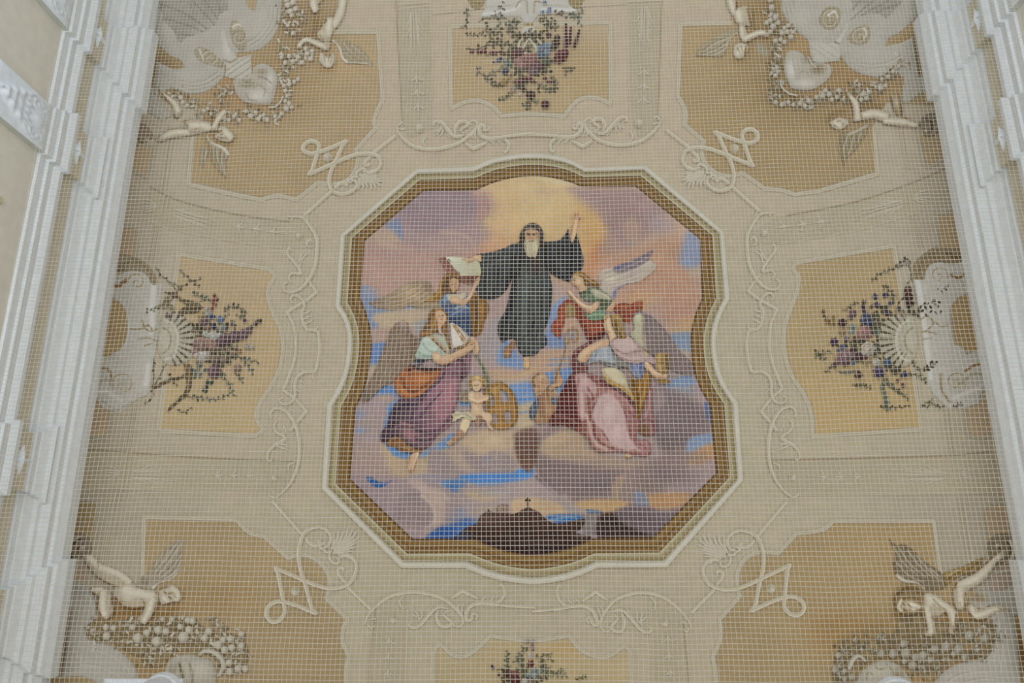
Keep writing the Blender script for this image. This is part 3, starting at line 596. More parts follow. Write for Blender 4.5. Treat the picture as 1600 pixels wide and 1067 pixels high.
piece('raised_arm', '*890.3,369.5 892,357 895,349 894,337 *895.8,333 898,338 899.5,332 *901.4,330.5 902.5,335 *904.3,331 905,336 *907,337 907.6,341.4 904.8,346 903.7,350.4 901.5,358 900.5,367 897.5,375 *893,380',
      skin(S('896,376 898,360 900,346', 'd0b48e', 4, 3, 3, .8), S('892,366 895,352 895,340', '94704c', 2, 2, 2, .7), S('898,342 899,334', '8b6242', 1.2), S('901.5,341 902.5,334', '8b6242', 1.2), S('904,344 906.5,340', '80583c', 1.6)), .028, .02, 1.0, mo)
hood = piece('hood', '*812,378 812,368 815.4,359.4 821,352.6 827,349 833,348 841,351 846,356.5 848.6,363 849.5,371 848,377 *852,380 840,400 *832,406 820,398', ['3a342d', S('815,368 819,358 828,351 840,353 847,364', '5a5247', 3, 3, 3, .7), Bl(846, 364, 6, 14, '4a4238', .8), Bl(816, 370, 4, 12, '241f1b', .8), F('818,384 824,400 836,404 846,390 846,378', '2b2825', 4, .9), N(.1, 4, 5)], .05, .02, 1.1, mo)
piece('face', '820,362 823,357 829,355 836,357 841,361 843,368 842,375 838,379 829,380 822,377 820,370', ['a8866a', S('822,359 830,356.5 838,359', '5d5045', 2.6, 2.6, 2, .9), Bl(834, 365, 7, 7, 'c0a083', .8), S('823,364.5 828.5,365.5', '4a3628', 1.6, 1.2, 1), S('832,365.5 838.5,364.5', '4a3628', 1.6, 1.2, 1), S('823,366.8 828,367.2', '2d2019', 1.3, 1.3, .8), S('832.5,367.2 837,366.8', '2d2019', 1.3, 1.3, .8), S('830,366 829,372 831,373', '8d674e', 1.6, 1.6, 1), Bl(826.5, 372, 2.6, 2.6, 'a8674f', .6), Bl(837, 371, 3, 3, 'b98c70', .6), Bl(841, 368, 4, 8, '7b6653', .7)], .07, .012, .8, mo)
piece('beard', '820,376 824,374 829,375 832,374.5 837,373 841.5,376 842,384 840,394 838,400 *836.5,404 833,401.5 827,402 *823,399 820,392 818.7,383', ['a39a83', Bl(832, 386, 9, 14, 'bdb59d', .9), S('826,378 824,388 826,398', 'c7c0a9', 2, 1, 2, .7), S('836,378 838,388 836,399', 'c9c2ab', 2, 1, 2, .7), S('830,377 831,390 831,401', '8c8370', 1.5, 1, 1.5, .7), S('826,377.5 830,375.8 834,377.5', '6d5443', 1.5, 1.5, 1, .9), S('821,384 823,394', '81775f', 2, 1.5, 2, .7), N(.12, 3, 6, 2.5)], .08, .02, .9, mo)
piece('trailing_foot', '*801.5,532 805,535 803,543 799.5,551 797,557 792.5,559 787,557 785.5,549 788,543 795,538', ['7f5c41', Bl(792, 552, 7, 7, '94704f', .8), S('800,534 793,545', '6a4a34', 2, 2, 2, .7)], .026, .015, 1.1, mo)
piece('standing_foot', '*818.5,557 *828.5,556 828,566 829,571 826,576 823,577 819,575 817,570 818.5,563', ['b8946c', Bl(824, 571, 5, 6, 'c9a67b', .8), S('827.5,558 828,572', '90704e', 1.6, 1.6, 1.6, .8), S('820,575 824,576 828,573', '7d5d40', 1, 1, 1, .7)], .026, .015, 1.0, mo)
piece('reaching_hand', '*752,398 *752.5,409 747,408 743,406 738,409 733,410 731,414 *729,413 729,409 726,407 *720,406 724,403.5 731,404 737,402 742,399.5 747,398.5', skin(Bl(745, 402, 8, 4, 'cbab88', .8), S('722,406 732,406.5', '8d6a50', 1, 1, 1, .7), S('730,410 738,407 744,405', '83614a', 1.3, 1.3, 1, .7)), .075, .012, .8, mo)
# ---- the book
bo = empty('book', 722, 416, 'open book with written white pages held out by the monk to the angel below', 'book', off=.04)
piece('cover', '*686,404 *691,403 *697,401 *724,430 *747,431 *745,440 731,444 *716,436 *704,431 700,428 695,420 690,411', ['7a524a', Bl(735, 437, 16, 7, '54352a', .9), S('688,405 702,426', '8f655c', 2, 2, 2, .6)], .04, .01, 1.1, bo)
piece('pages', '*695,400.6 *725,402.5 *745,405 749,411 751,418 752,426 *750,431 735,431 *720,431 *708,417', ['b9b9a4', G((700, 402), (750, 430), 'c3c3b4', 'b9b9a5', 'aba98f')]+[S('%f,%f %f,%f' % (702+i*2.6, 406+i*3.4, 741+i*1.2, 408+i*3.4), '8f8d7b', 1, 1, .8, .55) for i in range(1, 7)]+[S('701,405 704,409', '4b403a', 1.6), S('715,424 718,427', '5b4d42', 1.4), S('736,406 742,430', 'a3a18a', 2, 2, 3, .5)], .055, .012, .9, bo)
# ---- angel holding the book
a1 = empty('angel', 705, 470, 'angel in a blue dress with brown wing lifting the open book at upper left', 'angel', off=.03)
def wing(parent, outline, tone, light, dark, feathers, off, extra=()):
    ops = [tone, *extra]+[S(f, dark, 1.2, .8, 1.4, .55) for f in feathers]+[S(' '.join('%f,%f' % (x+2, y+2) for x, y in pts(f)[0]), light, 2.2, 1, 3, .45) for f in feathers]+[N(.07, 5, 8)]
    return piece('wing', outline, ops, off, .02, 1.5, parent)
wing(a1, '*576,473 586,468 595,465 604,461 614,456 632,445 650,439.4 662,438 672,442 676,451 *680,462 *690,482 670,482.5 651,481 *640,477.5 626,482.5 611,484 598,482.5 586,480', '8d7a66', 'b3a084', '6b5849',
     ['660,450 640,462 615,470 584,474', '664,456 640,468 610,477', '668,462 650,472 622,479', '655,445 630,455 600,467', '666,470 656,477'], .02, (Bl(640, 455, 30, 14, 'a89478', .8), Bl(668, 448, 12, 14, '7a6656', .9), Bl(590, 473, 24, 10, '75655c', .8), Bl(645, 465, 30, 10, 'aa9677', .7)))
piece('golden_cloak', '656,465 668,462 680,457.5 685,452 687,443 691,435 697,429 *702,430 696,448 *694,462 685,470 678,476 660,477 656,471', ['86622c', Bl(672, 466, 12, 7, 'a47c3c', .8), S('660,468 674,472 684,462', '5c411c', 2, 2, 2, .8), S('690,440 687,455 680,464', 'a67d3d', 3, 3, 2, .7), N(.1, 4, 3)], .025, .02, 1.3, a1)
piece('dress', '*692,461 696,459 702,458 712,459 720,459 726,455 *729,460 *733,474 735,490 *738,524 722,522 706,512 *700,496 694,484 690,474', ['46536b', F('698,459 714,458 727,456 728,464 716,470 704,470 698,466', 'b3aa9a', 4, .9), Bl(695, 468, 8, 12, '6b84a6', .9), F('692,478 712,482 734,476 736,490 720,496 704,494', '43557a', 5, .9), S('712,482 722,478 733,482', '8d97a5', 4, 3, 3, .8), S('704,494 716,486 730,480', '76839a', 3, 2, 3, .8), F('702,496 720,494 737,492 738,524 715,520', '34435f', 6, .95), S('724,500 726,520', '4f6483', 3, 3, 3, .6), S('712,500 714,514', '27324a', 3, 3, 3, .7), N(.08, 5, 6)], .03, .025, 1.4, a1)
piece('brown_mantle', '*734,462 739,457 744,459 749,464 756,467 762,472 764,484 760,496 756,505 755,514 750,522 *745,526 *737,524 735,505 *734,480', ['6f4d24', Bl(754, 480, 9, 14, '8d6632', .9), S('742,464 744,490 742,518', '4b3216', 4, 4, 3, .7), S('750,470 752,495 748,516', '8f6a36', 3, 3, 3, .6), S('758,476 757,492', '5b3e1d', 2, 2, 2, .7), N(.1, 5, 7)], .028, .02, 1.4, a1)
piece('arm', '*702,470 706,463 715,463 722,468 *731,464 736,455 741,443 *744,436 747,433 *750,431 750,436 748,443 744,449 740,458 735,467 729,474 724,477.5 714,477 705,475', skin(Bl(734, 462, 8, 10, 'cbb092', .8), S('706,474 722,476', '86644a', 2.5, 2.5, 2, .8), S('731,464 740,446', 'd0b698', 2.5, 2.5, 2, .7), S('746,438 749,433', '7d5a42', 1.2), Bl(712, 468, 7, 4, 'c9ae90', .7)), .05, .02, 1.1, a1)
hd = piece('hair', '695,429 701,427 708,426 715,430 719,434 719,440 715,452 *712,458 703,458 696,457 692,458 690,450 692,440', ['5b3f25', S('693,440 696,431 706,428 716,432', '8a6233', 3, 3, 2, .9), S('697,436 696,450', '3f2a18', 3, 3, 3, .8), N(.15, 3, 6)], .055, .015, 1.1, a1)
piece('face', '703,437 708,434 714,436 717,440 717,446 714,452 709,456 705,453 702,446', ['ad8664']+face(710, 445, 6, .25, .95), .066, .01, .8, a1)
# ---- kneeling angel with the mitre
a2 = empty('angel', 670, 590, 'kneeling angel in mint shirt and purple skirt holding a mitre', 'angel', off=.05)
wing(a2, '629,501 619,505 610.6,515 605,530 596.5,550 588,574 574,601 566,618 *563,628 570,628 578,624 587,615 *596,606 604,602 *616,596 *650,560 *656,528 651,526 643,519 638.7,506.5 634,502', '756458', '94836f', '574842',
     ['624,512 612,550 584,612', '630,512 620,555 592,606', '637,520 628,560 604,600', '642,528 636,562 618,592', '648,536 644,556 630,578', '618,512 604,545 578,605'], .04, (Bl(630, 506, 12, 10, '9a8480', .9), Bl(645, 540, 12, 30, '5f4a3c', .9), Bl(600, 580, 22, 24, '7d705e', .7), Bl(574, 618, 16, 14, '61564f', .8), S('640,508 643,519 652,527', 'a5968f', 3, 2, 3, .7)))
piece('skirt', '*714.6,554 724,551 734,553 735,562 734,570 733,582 726,590 720,596 719,611 713,632 *706,652 704.8,663 696,671 686.5,677 680,684 675,691 668,699.6 657,702 647,699.6 633,691 626,684 616,681 610,685 *605,691 596.5,691 594,685.6 596.5,674 602,667 606,660 608,650 610.6,643 615,634 622,626 *627,621 644,622 658,616.7 670,606 681,594 690,578 700,570',
      [G((620, 640), (715, 620), '4d3a46', '64495a', '80596a', '6a4a5a'), F('684,600 712,590 716,612 706,645 690,655 676,640', '8b6270', 8, .9), Bl(640, 678, 26, 18, '8a5f6a', .9, 30), S('700,566 690,590 668,612 636,640', '3f2e40', 4, 4, 3, .8), S('712,566 700,590 680,612 648,650', '7d5a70', 3, 3, 3, .7), S('690,612 672,632 656,652', '402f42', 3, 3, 3, .8), S('678,606 660,622 640,632', '7a5b72', 3, 2, 3, .7), S('664,618 650,634 642,655', '47354a', 5, 3, 4, .8), S('640,630 620,640 612,655', '35263a', 7, 5, 5, .8), S('625,660 640,664 652,670', '9a6f78', 3, 3, 3, .7), S('618,668 634,660', '8a6070', 3, 2, 3, .6), S('645,668 662,676 684,676', '3c2b3c', 4, 4, 3, .8), S('648,684 664,690 680,682', '443142', 4, 3, 3, .8), S('655,697 668,692', '7a5568', 3, 2, 3, .6), S('600,688 606,672 618,660', '3b2a3d', 5, 4, 4, .8), S('716,560 726,570 722,590', '3c2a38', 5, 5, 4, .8), S('730,560 728,578', '8c6c7c', 3, 2, 3, .7), S('700,655 690,668 672,676', '4c3546', 6, 4, 5, .7), S('688,584 700,574 716,580', '8a6578', 3, 3, 3, .6), S('704,600 700,640', '9a6c76', 5, 4, 5, .6), N(.08, 6, 9)], .05, .04, 1.5, a2)
piece('orange_mantle', '622,586.6 617,593 616,600 618,609 622,616 629,621 636,622.5 646,621 658,616.7 668,608 681,594 690,580 *694,575 680,575 658,574 *645,570 638,573 630,579', ['90552f', Bl(660, 592, 24, 12, 'a9683b', .9), S('628,590 632,604 644,612 660,606 676,592', '5d3219', 4, 3, 4, .8), S('624,600 632,614 646,618 664,608', 'a8693d', 4, 3, 3, .7), S('640,586 652,580 676,582', '7c4726', 3, 3, 3, .7), S('638,578 650,576 670,578 690,577', '3f2420', 5, 3, 4, .8), F('640,570 664,566 690,572 680,578 650,576', '38292e', 4, .8), S('645,578 660,581', '9a7050', 3, 2, 2, .7), N(.1, 6, 4)], .065, .03, 1.4, a2)
piece('shirt', '658,532 662,526 672.4,522 684,522 693.5,523 699,533 702,545 *704,556 692,558 *683,556 677,560 667,562 656,570 *648,568 650,560 *648,556 653,545', ['93a39e', F('660,528 676,526 686,540 676,552 656,552', 'a9b8b2', 6, .9), S('660,536 668,546 680,552', '75877f', 2.5, 2, 3, .7), S('654,550 664,556 676,556', '6f817a', 2.5, 2, 3, .7), S('672,524 684,536 700,552', 'a08b70', 8, 6, 3, .95), S('676,530 688,542 696,550', '574434', 2, 2, 1.5, .9), S('684,524 694,532 700,546', 'b3a78c', 4, 3, 3, .8), F('650,560 668,562 682,566 680,572 656,570 648,566', '383c4c', 4, .95), N(.06, 5, 3)], .06, .025, 1.3, a2)
piece('arm', '*674,554 680,549 687,552 *692,556 700,555 708,552 716,546 722,541 727,536 *733,532 738,534 741,541 737,547 729,553 715,561 704,567 694,570.5 684,568.5 677,563', skin(Bl(683, 557, 8, 8, 'cdb497', .9), S('680,567 696,569 716,558 734,548', '8d6a50', 3, 2, 2.5, .7), S('694,558 714,550 724,542', 'c8ab8d', 3, 2, 2, .7), S('728,541 738,538', '7a553e', 1.5, 1.5, 1, .8)), .09, .025, 1.1, a2)
piece('far_hand', '734,530 738,526 744,531 747.5,538 748.5,545 747,551 743,556 740,553 739,545 737,538', skin(S('746,536 747,548', 'c9ac8e', 2, 2, 2, .7), S('740,532 742,548', '7d5a45', 1.5, 1.5, 1, .7)), .085, .015, .9, a2)
piece('hair', '668,500 670,490 675,484 683,481 690,482 696,487 699,494 698,505 700,520 703,535 *705,546 700,540 696,524 *692,512 686,514 678,520 670,524 *655.6,527 657,518 662,511', ['7d5a33', S('676,484 672,498 664,514', '5a3d22', 4, 4, 4, .8), S('684,484 680,500 674,516', 'a37c48', 4, 3, 4, .7), S('697,500 699,520 702,540', '6b4a2a', 3, 2, 2, .8), S('662,515 672,512', '4c331e', 4, 3, 3, .7), N(.15, 3, 5)], .085, .02, 1.1, a2)
piece('face', '683,486 689,485 694,489 697,495 697,501 693,506 689,513 *692,524 686,520 684,508 681,499 680,492', ['bb9a7d']+face(689.5, 495, 6.2, .2, .97, dark='5b4030')+[S('684,504 690,506', '9b7a5f', 2, 2, 2, .6)], .1, .012, .8, a2)
piece('shaded_leg', '*606,688 612,684 619,681 628,686 636,694 646,700 *660,703 657,707 644,708 634,707 626,705 618,700 *612,697 607,697 603.6,693', ['7c5536', Bl(636, 701, 18, 5, '97704c', .8), S('612,692 620,686', '5c3d27', 4, 3, 3, .8), S('618,698 640,706', '5f4029', 3, 3, 2, .7)], .045, .02, 1.2, a2)
piece('foot', '*643,709.5 650,706 *656,704 653,714 650,721 647.5,728 645.7,733 *644,739 641,738 638.7,735 636.6,725 638,716', skin(S('653,708 648,724 645,734', 'd0b497', 3, 2, 2, .8), S('640,712 638,726', '80593f', 2.5, 2, 2, .8), S('641,733 641.5,737', '80593f', 1), S('643.5,733 643.5,737', '80593f', 1)), .045, .02, 1.1, a2)
mi = empty('mitre', 716, 524, 'white bishop mitre with a gold studded band held by the kneeling angel', 'mitre', off=.08)
piece('crown', '702,506.5 705,504 709,505 717,510 725,517 731,523 *734,527 731,532 727,536 721,540 714.6,542 *706,546 703,534 702,520', ['b5aeab', F('704,507 712,510 722,538 712,542 706,536', 'c8c4c0', 4, .9), S('703,508 704,525 707,542', '7d5a48', 2.5, 2, 2, .7), S('722,514 732,526', '93867f', 3, 3, 3, .7)], .075, .025, 1.0, mi)
piece('gold_band', '*707,508 *711,507 *728,530 *723,534', ['a98a5a', S('707.5,509 723,533.5', '6d4726', 1.2), S('711,508 727.5,530', '6d4726', 1.2), Bl(714, 517, 2, 2, '5e3d28', 1), Bl(718, 523, 2.6, 2.6, 'd3cfc4', 1), Bl(721.5, 528, 2, 2, '5e3d28', 1)], .1, .01, .8, mi)
piece('lower_rim', '*712,543 722,541 729,536 734,530 736,533 730,541 721,546 713,548', ['8a6a44', S('714,545 724,543 733,534', '5b3f27', 1.6, 1.6, 1, .8)], .1, .01, .9, mi)
# ---- the child with the wheel and the palm
ch = empty('cherub', 740, 640, 'naked curly haired child with a white cloth sitting on a cloud beside a wooden wheel', 'child', off=.07)
piece('small_wing', '731,611 726,609 720,612 717,619 718,626 724,629 731,628 733,618', ['7f6f60', S('728,612 720,624', '5f5046', 2, 2, 2, .6), N(.1, 4, 5)], .045, .012, 1.2, ch)
piece('body', '732,614 736,611 *740,611 746,613 752,612 756,617 766,616 768,621 763,625 *756,627 753,632 755,640 *760,645 764,644.5 768,648 769,656 766,662 *770,669 771,672 766,671 761,666 758,657 753,656 750,664 746,667 *742,656 736,658 733,666 729,674 726,679 716,687 707,694 *701,696 698,692 706,684 714,675 718,668 720,660 723,653 *733,646 736,640 736,632 733,626 731,620',
      ['bb9c80', Bl(745, 638, 10, 10, 'cbb094', .9), Bl(737, 617, 6, 6, 'd1b89b', .9), S('735,622 745,627 757,624 765,620', 'd3bb9e', 4, 3, 2, .8), S('737,628 748,631 758,627', '8b6950', 1.8, 1.8, 1.6, .8), F('720,656 734,656 730,674 720,674', 'cdbb9a', 5, .9), F('716,670 726,678 704,695 699,692', '94705a', 4, .9), F('752,645 764,644 768,654 760,658 752,654', 'c7ab90', 4, .8), F('744,650 754,650 752,664 746,666', '866351', 3, .8), S('755,633 757,643', '8d6b52', 2, 2, 2, .8), S('747,634.5 747,636.5', '7e5c46', 1.2), S('758,657 762,666', '8a6850', 1.5, 1.5, 1, .8), S('700,692 706,687', 'bb9878', 2.5, 2, 2, .7)], .07, .03, 1.1, ch)
piece('hair', '732,597 733,591 739,588 746,587 753,588 758,592 760,598 757,606 *753,608 751,598 744,594 739,597 737,606 *734,606', ['94774a', Bl(745, 590, 9, 5, 'c2aa78', .9), Bl(734, 599, 3, 7, '6d5030', .8), Bl(756, 602, 3, 6, '6d5030', .8), N(.2, 3, 4)], .1, .018, .9, ch)
piece('face', '738,597 743,594 749,595 752,600 751,606 747,611 742,611 739,606', ['c3a588']+face(744.5, 603, 5.4, .12, .99, dark='6e5140'), .108, .01, .75, ch)
piece('cloth', '*704,647 710,645 714,642 721,644 731,643 738,648 745,654 *740,657 733,655 724,652 716,654 711,658 *706,659 708,652', ['b5ac92', S('706,648 716,648 730,646', '8b8068', 1.6, 1.6, 1.5, .8), S('712,654 722,649', 'cdc6ae', 2, 2, 2, .8), S('726,646 738,654', '8a7c66', 2, 2, 1.5, .7)], .11, .012, .9, ch)
wh = empty('wheel', 783, 634, 'broken wooden wheel with four openings behind the seated child', 'wheel', off=.05)
piece('rim_and_spokes', '766,600 774,597 783,596 791,600 797,606 803,614 806.7,623 809,632 809.5,641.5 809,651 806.7,660 802,665 797,668 790,670.5 783,671 774,669.6 769,662 762,648 758,634 756,620 757,611 761,604',
      ['8d6730', Bl(772, 610, 14, 12, 'a57c40', .8), S('783,598 797,609 806,632 807,655 798,666', '6d4d20', 3, 3, 2, .8), S('770,640 800,636', '9f773c', 4, 4, 3, .6), S('776,600 777,668', '9c753a', 4, 4, 3, .5), S('762,602 758,620 764,645', '6b4a1f', 2, 2, 2, .7), S('768,604 780,600', '6b4a1f', 2, 2, 2, .6), N(.08, 5, 6)], .05, .02, 1.1, wh, True,
      ['781,608 788,611 793,618 795.5,626 *794,629 *784,629 781,623 780,615', '767,614 771,619 772,626 771,632 767,636 *764,632 765,622', '*768.7,645.7 *775.7,646.5 778.6,656 *777,660 *770,661', '791,641.5 797,643 799,649 798,655.6 794,660 790,657.5 788,652 788,645.5'])
pa = empty('palm_frond', 758, 596, 'green palm frond held upright by the seated child', 'palm', off=.1)
ribbon('stem', '764,637 764.5,616 762,594 754,573 746,561', [1.6, 1.8, 1.6, 1.2, .8], [(-1, '3a4a2c', 0), (0, '5a6a42', 1), (1, '35442a', 0)], .115, pa)
for k in range(15):
    t = k/14; x = np.interp(t, [0, .5, 1], [763, 757, 747]); y = np.interp(t, [0, .5, 1], [598, 580, 561])
    for sd in (-1, 1):
        x2 = x+sd*(4.5-2*t)-4*t-1; y2 = y-(9+2*t)-(2 if sd < 0 else -1)
        piece('leaflet', [(x, y, 1), (x*.5+x2*.5+sd*.9, y*.5+y2*.5), (x2, y2, 1), (x*.5+x2*.5-sd*.5, y*.5+y2*.5+.8)], ['3f5231' if sd < 0 else '5c6f47'], .112, 0, 3, pa, rim=False)
# ---- angel with folded hands
a3 = empty('angel', 915, 470, 'angel in green dress and red cloak with folded hands', 'angel', off=.03)
wing(a3, '*936,451 939,442 935,432 938,425 943,421 951,418.5 *959,416.7 970,413 981,409 995,402 1007,397 *1020.6,389 1018,397 *1014,406 *1026,413 1025,419 1015,429 1001,439 990,442 *978.6,444 972,448 964,453 961.5,466 *955,465', 'a69a93', 'c2b8ab', '7d7075',
     ['946,434 980,424 1012,408', '948,440 980,434 1004,424', '944,428 976,416 1012,400', '950,446 975,440 1002,434', '955,450 970,446'], .022, (F('958,417 985,408 1020,390 1014,406 990,420 962,426', '6d6170', 4, .95), F('966,414 978,410 972,420 960,424', '5d5a80', 4, .9), Bl(955, 436, 16, 12, 'bdb3a6', .9), F('962,450 982,442 978,446 966,454 960,466 956,460', '6f6e92', 4, .9), Bl(985, 428, 24, 8, '9b8d90', .7, -25), S('940,424 948,420 958,418', 'b9aca2', 3, 3, 3, .7)))
piece('red_cloak', '888,466.6 880,472 873.6,478.4 871,488 871,495.5 866,501 862,507 861.5,514 863,520 869,525 *875.5,529 877,523 879,513 *882,505 883,496 *893,495 900,495.5 905,504 909,512 914,524 *921,536 932,531 943,526 946,514 *944,500 *934,500 921,498 *912,488 900,474',
      ['7d3a27', F('876,482 884,476 884,494 876,500', '8f4630', 4, .8), S('866,508 874,506 878,500', '994c30', 4, 3, 3, .8), S('868,516 875,524', '8d3f22', 4, 3, 3, .8), S('904,484 908,500 918,520', '5f2a20', 5, 5, 4, .8), S('920,502 926,515 930,526', '8f4530', 4, 4, 4, .7), S('936,502 940,514', '8d4430', 3, 3, 3, .7), F('916,528 930,522 944,518 944,526 922,536', '4b1d17', 4, .8), F('884,478 890,474 898,478 899,494 890,496 884,494', '7f6742', 3, .95), S('891,478 891,492', '9a8458', 3, 3, 3, .6), N(.1, 6, 5)], .03, .025, 1.4, a3)
piece('red_flying_end', '*957.6,484 961.5,477 968,474 976,473 986,475 *991.7,471 998,470 *1004,469.5 1004,478 *1003.5,485 997,486 991.7,488 988,497 *984,505 977,503 971,500 *965,492', ['84402a', Bl(980, 480, 14, 6, '96502f', .8), S('966,486 980,484 990,480', '5f2a1c', 3, 2, 3, .8), S('975,492 984,492 986,500', '6b2f20', 3, 2, 3, .8), S('992,474 1002,476', '9a5238', 3, 2, 2, .7), N(.1, 6, 6)], .03, .02, 1.4, a3)
piece('green_dress', '905,456 914,451 923.5,449.6 930,450 *936.6,451 945,457 955,465 956,470 953.7,475 *946,484 946,495 941,499 934,501 921,500 915,496 *912,490 923,489 930,482 *935,471 925,472 *915.6,470.6 908,464', ['566350', F('926,450 950,460 955,468 938,466 924,460', '9a9a86', 4, .9), S('930,456 944,460 954,468', 'b0ac9a', 2.5, 2, 2, .7), F('934,468 950,470 946,482 938,480', '49503c', 4, .9), F('918,492 936,486 946,488 944,498 926,500', '5f7c62', 4, .9), S('920,494 932,490 944,492', '7d9a7e', 2.5, 2, 2, .7), S('908,458 920,455 926,462', '3f4a3a', 3, 3, 3, .8), S('914,466 924,462 934,466', '708570', 3, 2, 2, .7), N(.08, 5, 8)], .045, .02, 1.2, a3)
piece('folded_arms', '886,454 889,453 892,453.5 895,458 900,464 *908,471 916,476 923.5,477 *929,473 934.5,470 936,476 934,481 929,486 924,489.5 917,488 909,482 901,474.5 894,466 *888,460', skin(S('890,456 900,468 914,478 924,480', 'd0b89a', 3.5, 3, 2, .8), S('890,460 902,474 914,484 922,487', '8b6a50', 2, 2, 2, .8), Bl(930, 477, 5, 6, 'cab092', .8)), .06, .02, 1.0, a3)
piece('hair', '894.6,430 898,425.5 904,424 911,425.5 918,431 924,436 931,439 936,444 *937,449 930,448 922,446 *914,444 910,436 903,431 *896,434', ['74552f', S('898,428 908,428 918,436 930,444', '9a7848', 3, 3, 2, .8), S('912,436 922,442 932,446', '4f371f', 2.5, 2, 2, .8), N(.15, 3, 7)], .06, .014, 1.0, a3)
piece('face', '895,432 900,430 906,432 911,436 913,444 *918,452 *906,457 904,450 *899,446.5 895,446 894,441 892.6,440.5 894.5,436', ['b59576', Bl(904, 440, 7, 6, 'cbb295', .9), S('895.5,435 899,435.5', '5d4030', 1.4, 1, 1), S('895,437.5 898,438', '4e3527', 1.2, 1.2, .8), S('895,443 898,443.5', '8a4c40', 1.3, 1.3, .8), S('897,446 905,448', '83604a', 2, 2, 2, .7), Bl(909, 450, 5, 4, 'b39270', .7)], .068, .01, .8, a3)
piece('far_arm', '*946,484 951,478 956,472 *961,468.5 962,473 959,482 *955,488', ['b58f70', S('950,482 958,474', 'c7a586', 3, 2, 2, .7)], .028, .012, 1.1, a3)
# ---- seated angel seen from behind
a4 = empty('angel', 950, 630, 'seated angel in a pink dress seen from behind holding a golden jar', 'angel', off=.05)
wing(a4, '*983,523 988,517 990.5,511 988.6,503 989,495 992,490 997,487.5 1002,487.5 1008,489 1016,493 1024,499 1034,509 1042,518.5 1051,532 1058.7,544.6 1067,553 1075,560 1080,566 1083.5,573.5 *1084,586 1076,586 1067,584.5 1056,581 *1045,576 1030,565 *1017.5,552 *998,540', '6f6163', '8d8079', '524549',
     ['1002,500 1030,525 1060,562 1080,580', '1006,510 1030,540 1060,572', '1004,520 1026,548 1050,574', '1010,500 1040,528 1072,565', '1004,530 1020,550 1040,568', '1014,498 1046,532 1078,570'], .04, (F('984,522 991,512 989,498 998,490 1006,500 1004,520 1008,540 1014,552 998,542', 'a6a18b', 8, .95), Bl(998, 495, 9, 9, 'b3b49a', .9), Bl(1005, 530, 8, 16, '9b8f7d', .8), S('990,494 998,488 1012,491 1030,506', '676378', 1.6, 1.6, 1.4, .8)))
piece('pink_dress', '*893.7,581 886,594 880,606 872.6,621 870,639 *860,647.5 857,656 *860,665 870,664 880,663 888,667 895,670 906,676 916,683 921,690 924.6,697 929,702 933,705.5 942,706.5 951,706.5 963,706 975,706.5 983,710 991,711 1000,713 1008,713.5 1015,710 1017.5,704 1016,692.4 1012,688 1007.6,686 1002,688 *997.7,688 994,681 *996,674 1004,680 1012,681 1019,680 1023,677 1026,668 1025.8,661 1024,655 1021.6,648 1020,634 1019,620 *1020,606.7 *1013,606 1009,618 1005,632 *998,655 992,636 *989,628 978,616 967,610 950,600 *939,588 925,584 *908,580',
      [G((865, 640), (1000, 650), '5f302e', '7c4d4a', '9b7572', '83575a'), F('872,622 894,584 900,600 904,640 908,660 900,668 880,660 864,650', '57292a', 8, .95),
       F('898,588 906,583 916,583 924,592 933,606 930,616 923,622 916,614 915,640 913.4,656 908,658 904,640 903.6,618', 'a58285', 4, .95), Bl(914, 596, 10, 12, 'b89a99', .8), S('909,616 910,650', 'b69a98', 5, 4, 3, .8), S('918,606 926,620 918,632', '6b3f42', 3, 3, 3, .8), S('904,592 901,620 904,650', '7d5356', 3, 2, 3, .7),
       F('927.5,628 936,620 944,615 953,615 961,619 969,629 975,640 978,656 979.5,670 983,680 989,690 *996,700 980,704 966,700 956,695 949,684 943,675 934,666 927,656 925,640', 'ad9092', 5, .97), Bl(952, 640, 16, 22, 'bba3a3', .9), Bl(964, 675, 12, 16, 'bda1a2', .9), S('945,622 938,640 942,660', 'a08083', 3, 3, 4, .6),
       S('916,648 921,660 924,680 932,694 948,702', 'b0908f', 6, 5, 3, .9), S('926,660 930,680 942,694 958,700', '6d3e40', 5, 3, 3, .9), S('934,668 944,684 952,694', '9c7676', 3, 3, 2, .8), S('940,672 950,688', '6a3c3f', 2.5, 2, 2, .8), S('922,656 925,640 932,626', '6b3f41', 4, 3, 3, .9),
       S('962,618 976,634 984,654 992,678', '8d6263', 6, 5, 3, .9), S('966,614 980,626 988,640', 'a98484', 3, 3, 2, .8), S('972,634 980,655 985,680', '6f4345', 2.5, 2.5, 2, .8), S('980,640 990,650', '6b3f41', 3, 3, 2, .7), S('938,594 956,606 978,620 988,632', '5e3234', 6, 5, 4, .9), S('945,606 962,612 980,626', '9a7173', 3, 3, 2, .7), S('920,588 936,600 950,606', '6b3c3e', 5, 4, 4, .8),
       F('996,658 1004,640 1012,610 1019,608 1020,640 1024,655 1026,664 1022,677 1012,680 1004,676 997,668', '866064', 5, .95), S('1016,612 1014,636 1008,652', 'a37f82', 3, 3, 3, .8), S('1000,660 1010,654 1020,660 1022,672', '6a4345', 3, 3, 2, .8), F('997,664 1012,664 1014,680 1004,682 998,676', '6a4a33', 4, .8),
       F('996,690 1006,687 1014,692 1016,704 1008,712 998,708', '93686a', 4, .95), S('1000,694 1008,698 1012,706', '6b4043', 2, 2, 2, .8), S('975,704 990,700 1000,704', 'b59596', 3, 3, 2, .8), S('950,703 970,703 984,706', '8a6263', 2, 2, 2, .7), S('984,684 992,690 998,700', '7a5053', 2, 2, 2, .7), S('868,650 884,652 900,660', '7a4f4d', 4, 4, 3, .8), N(.06, 7, 8)], .05, .05, 1.5, a4)
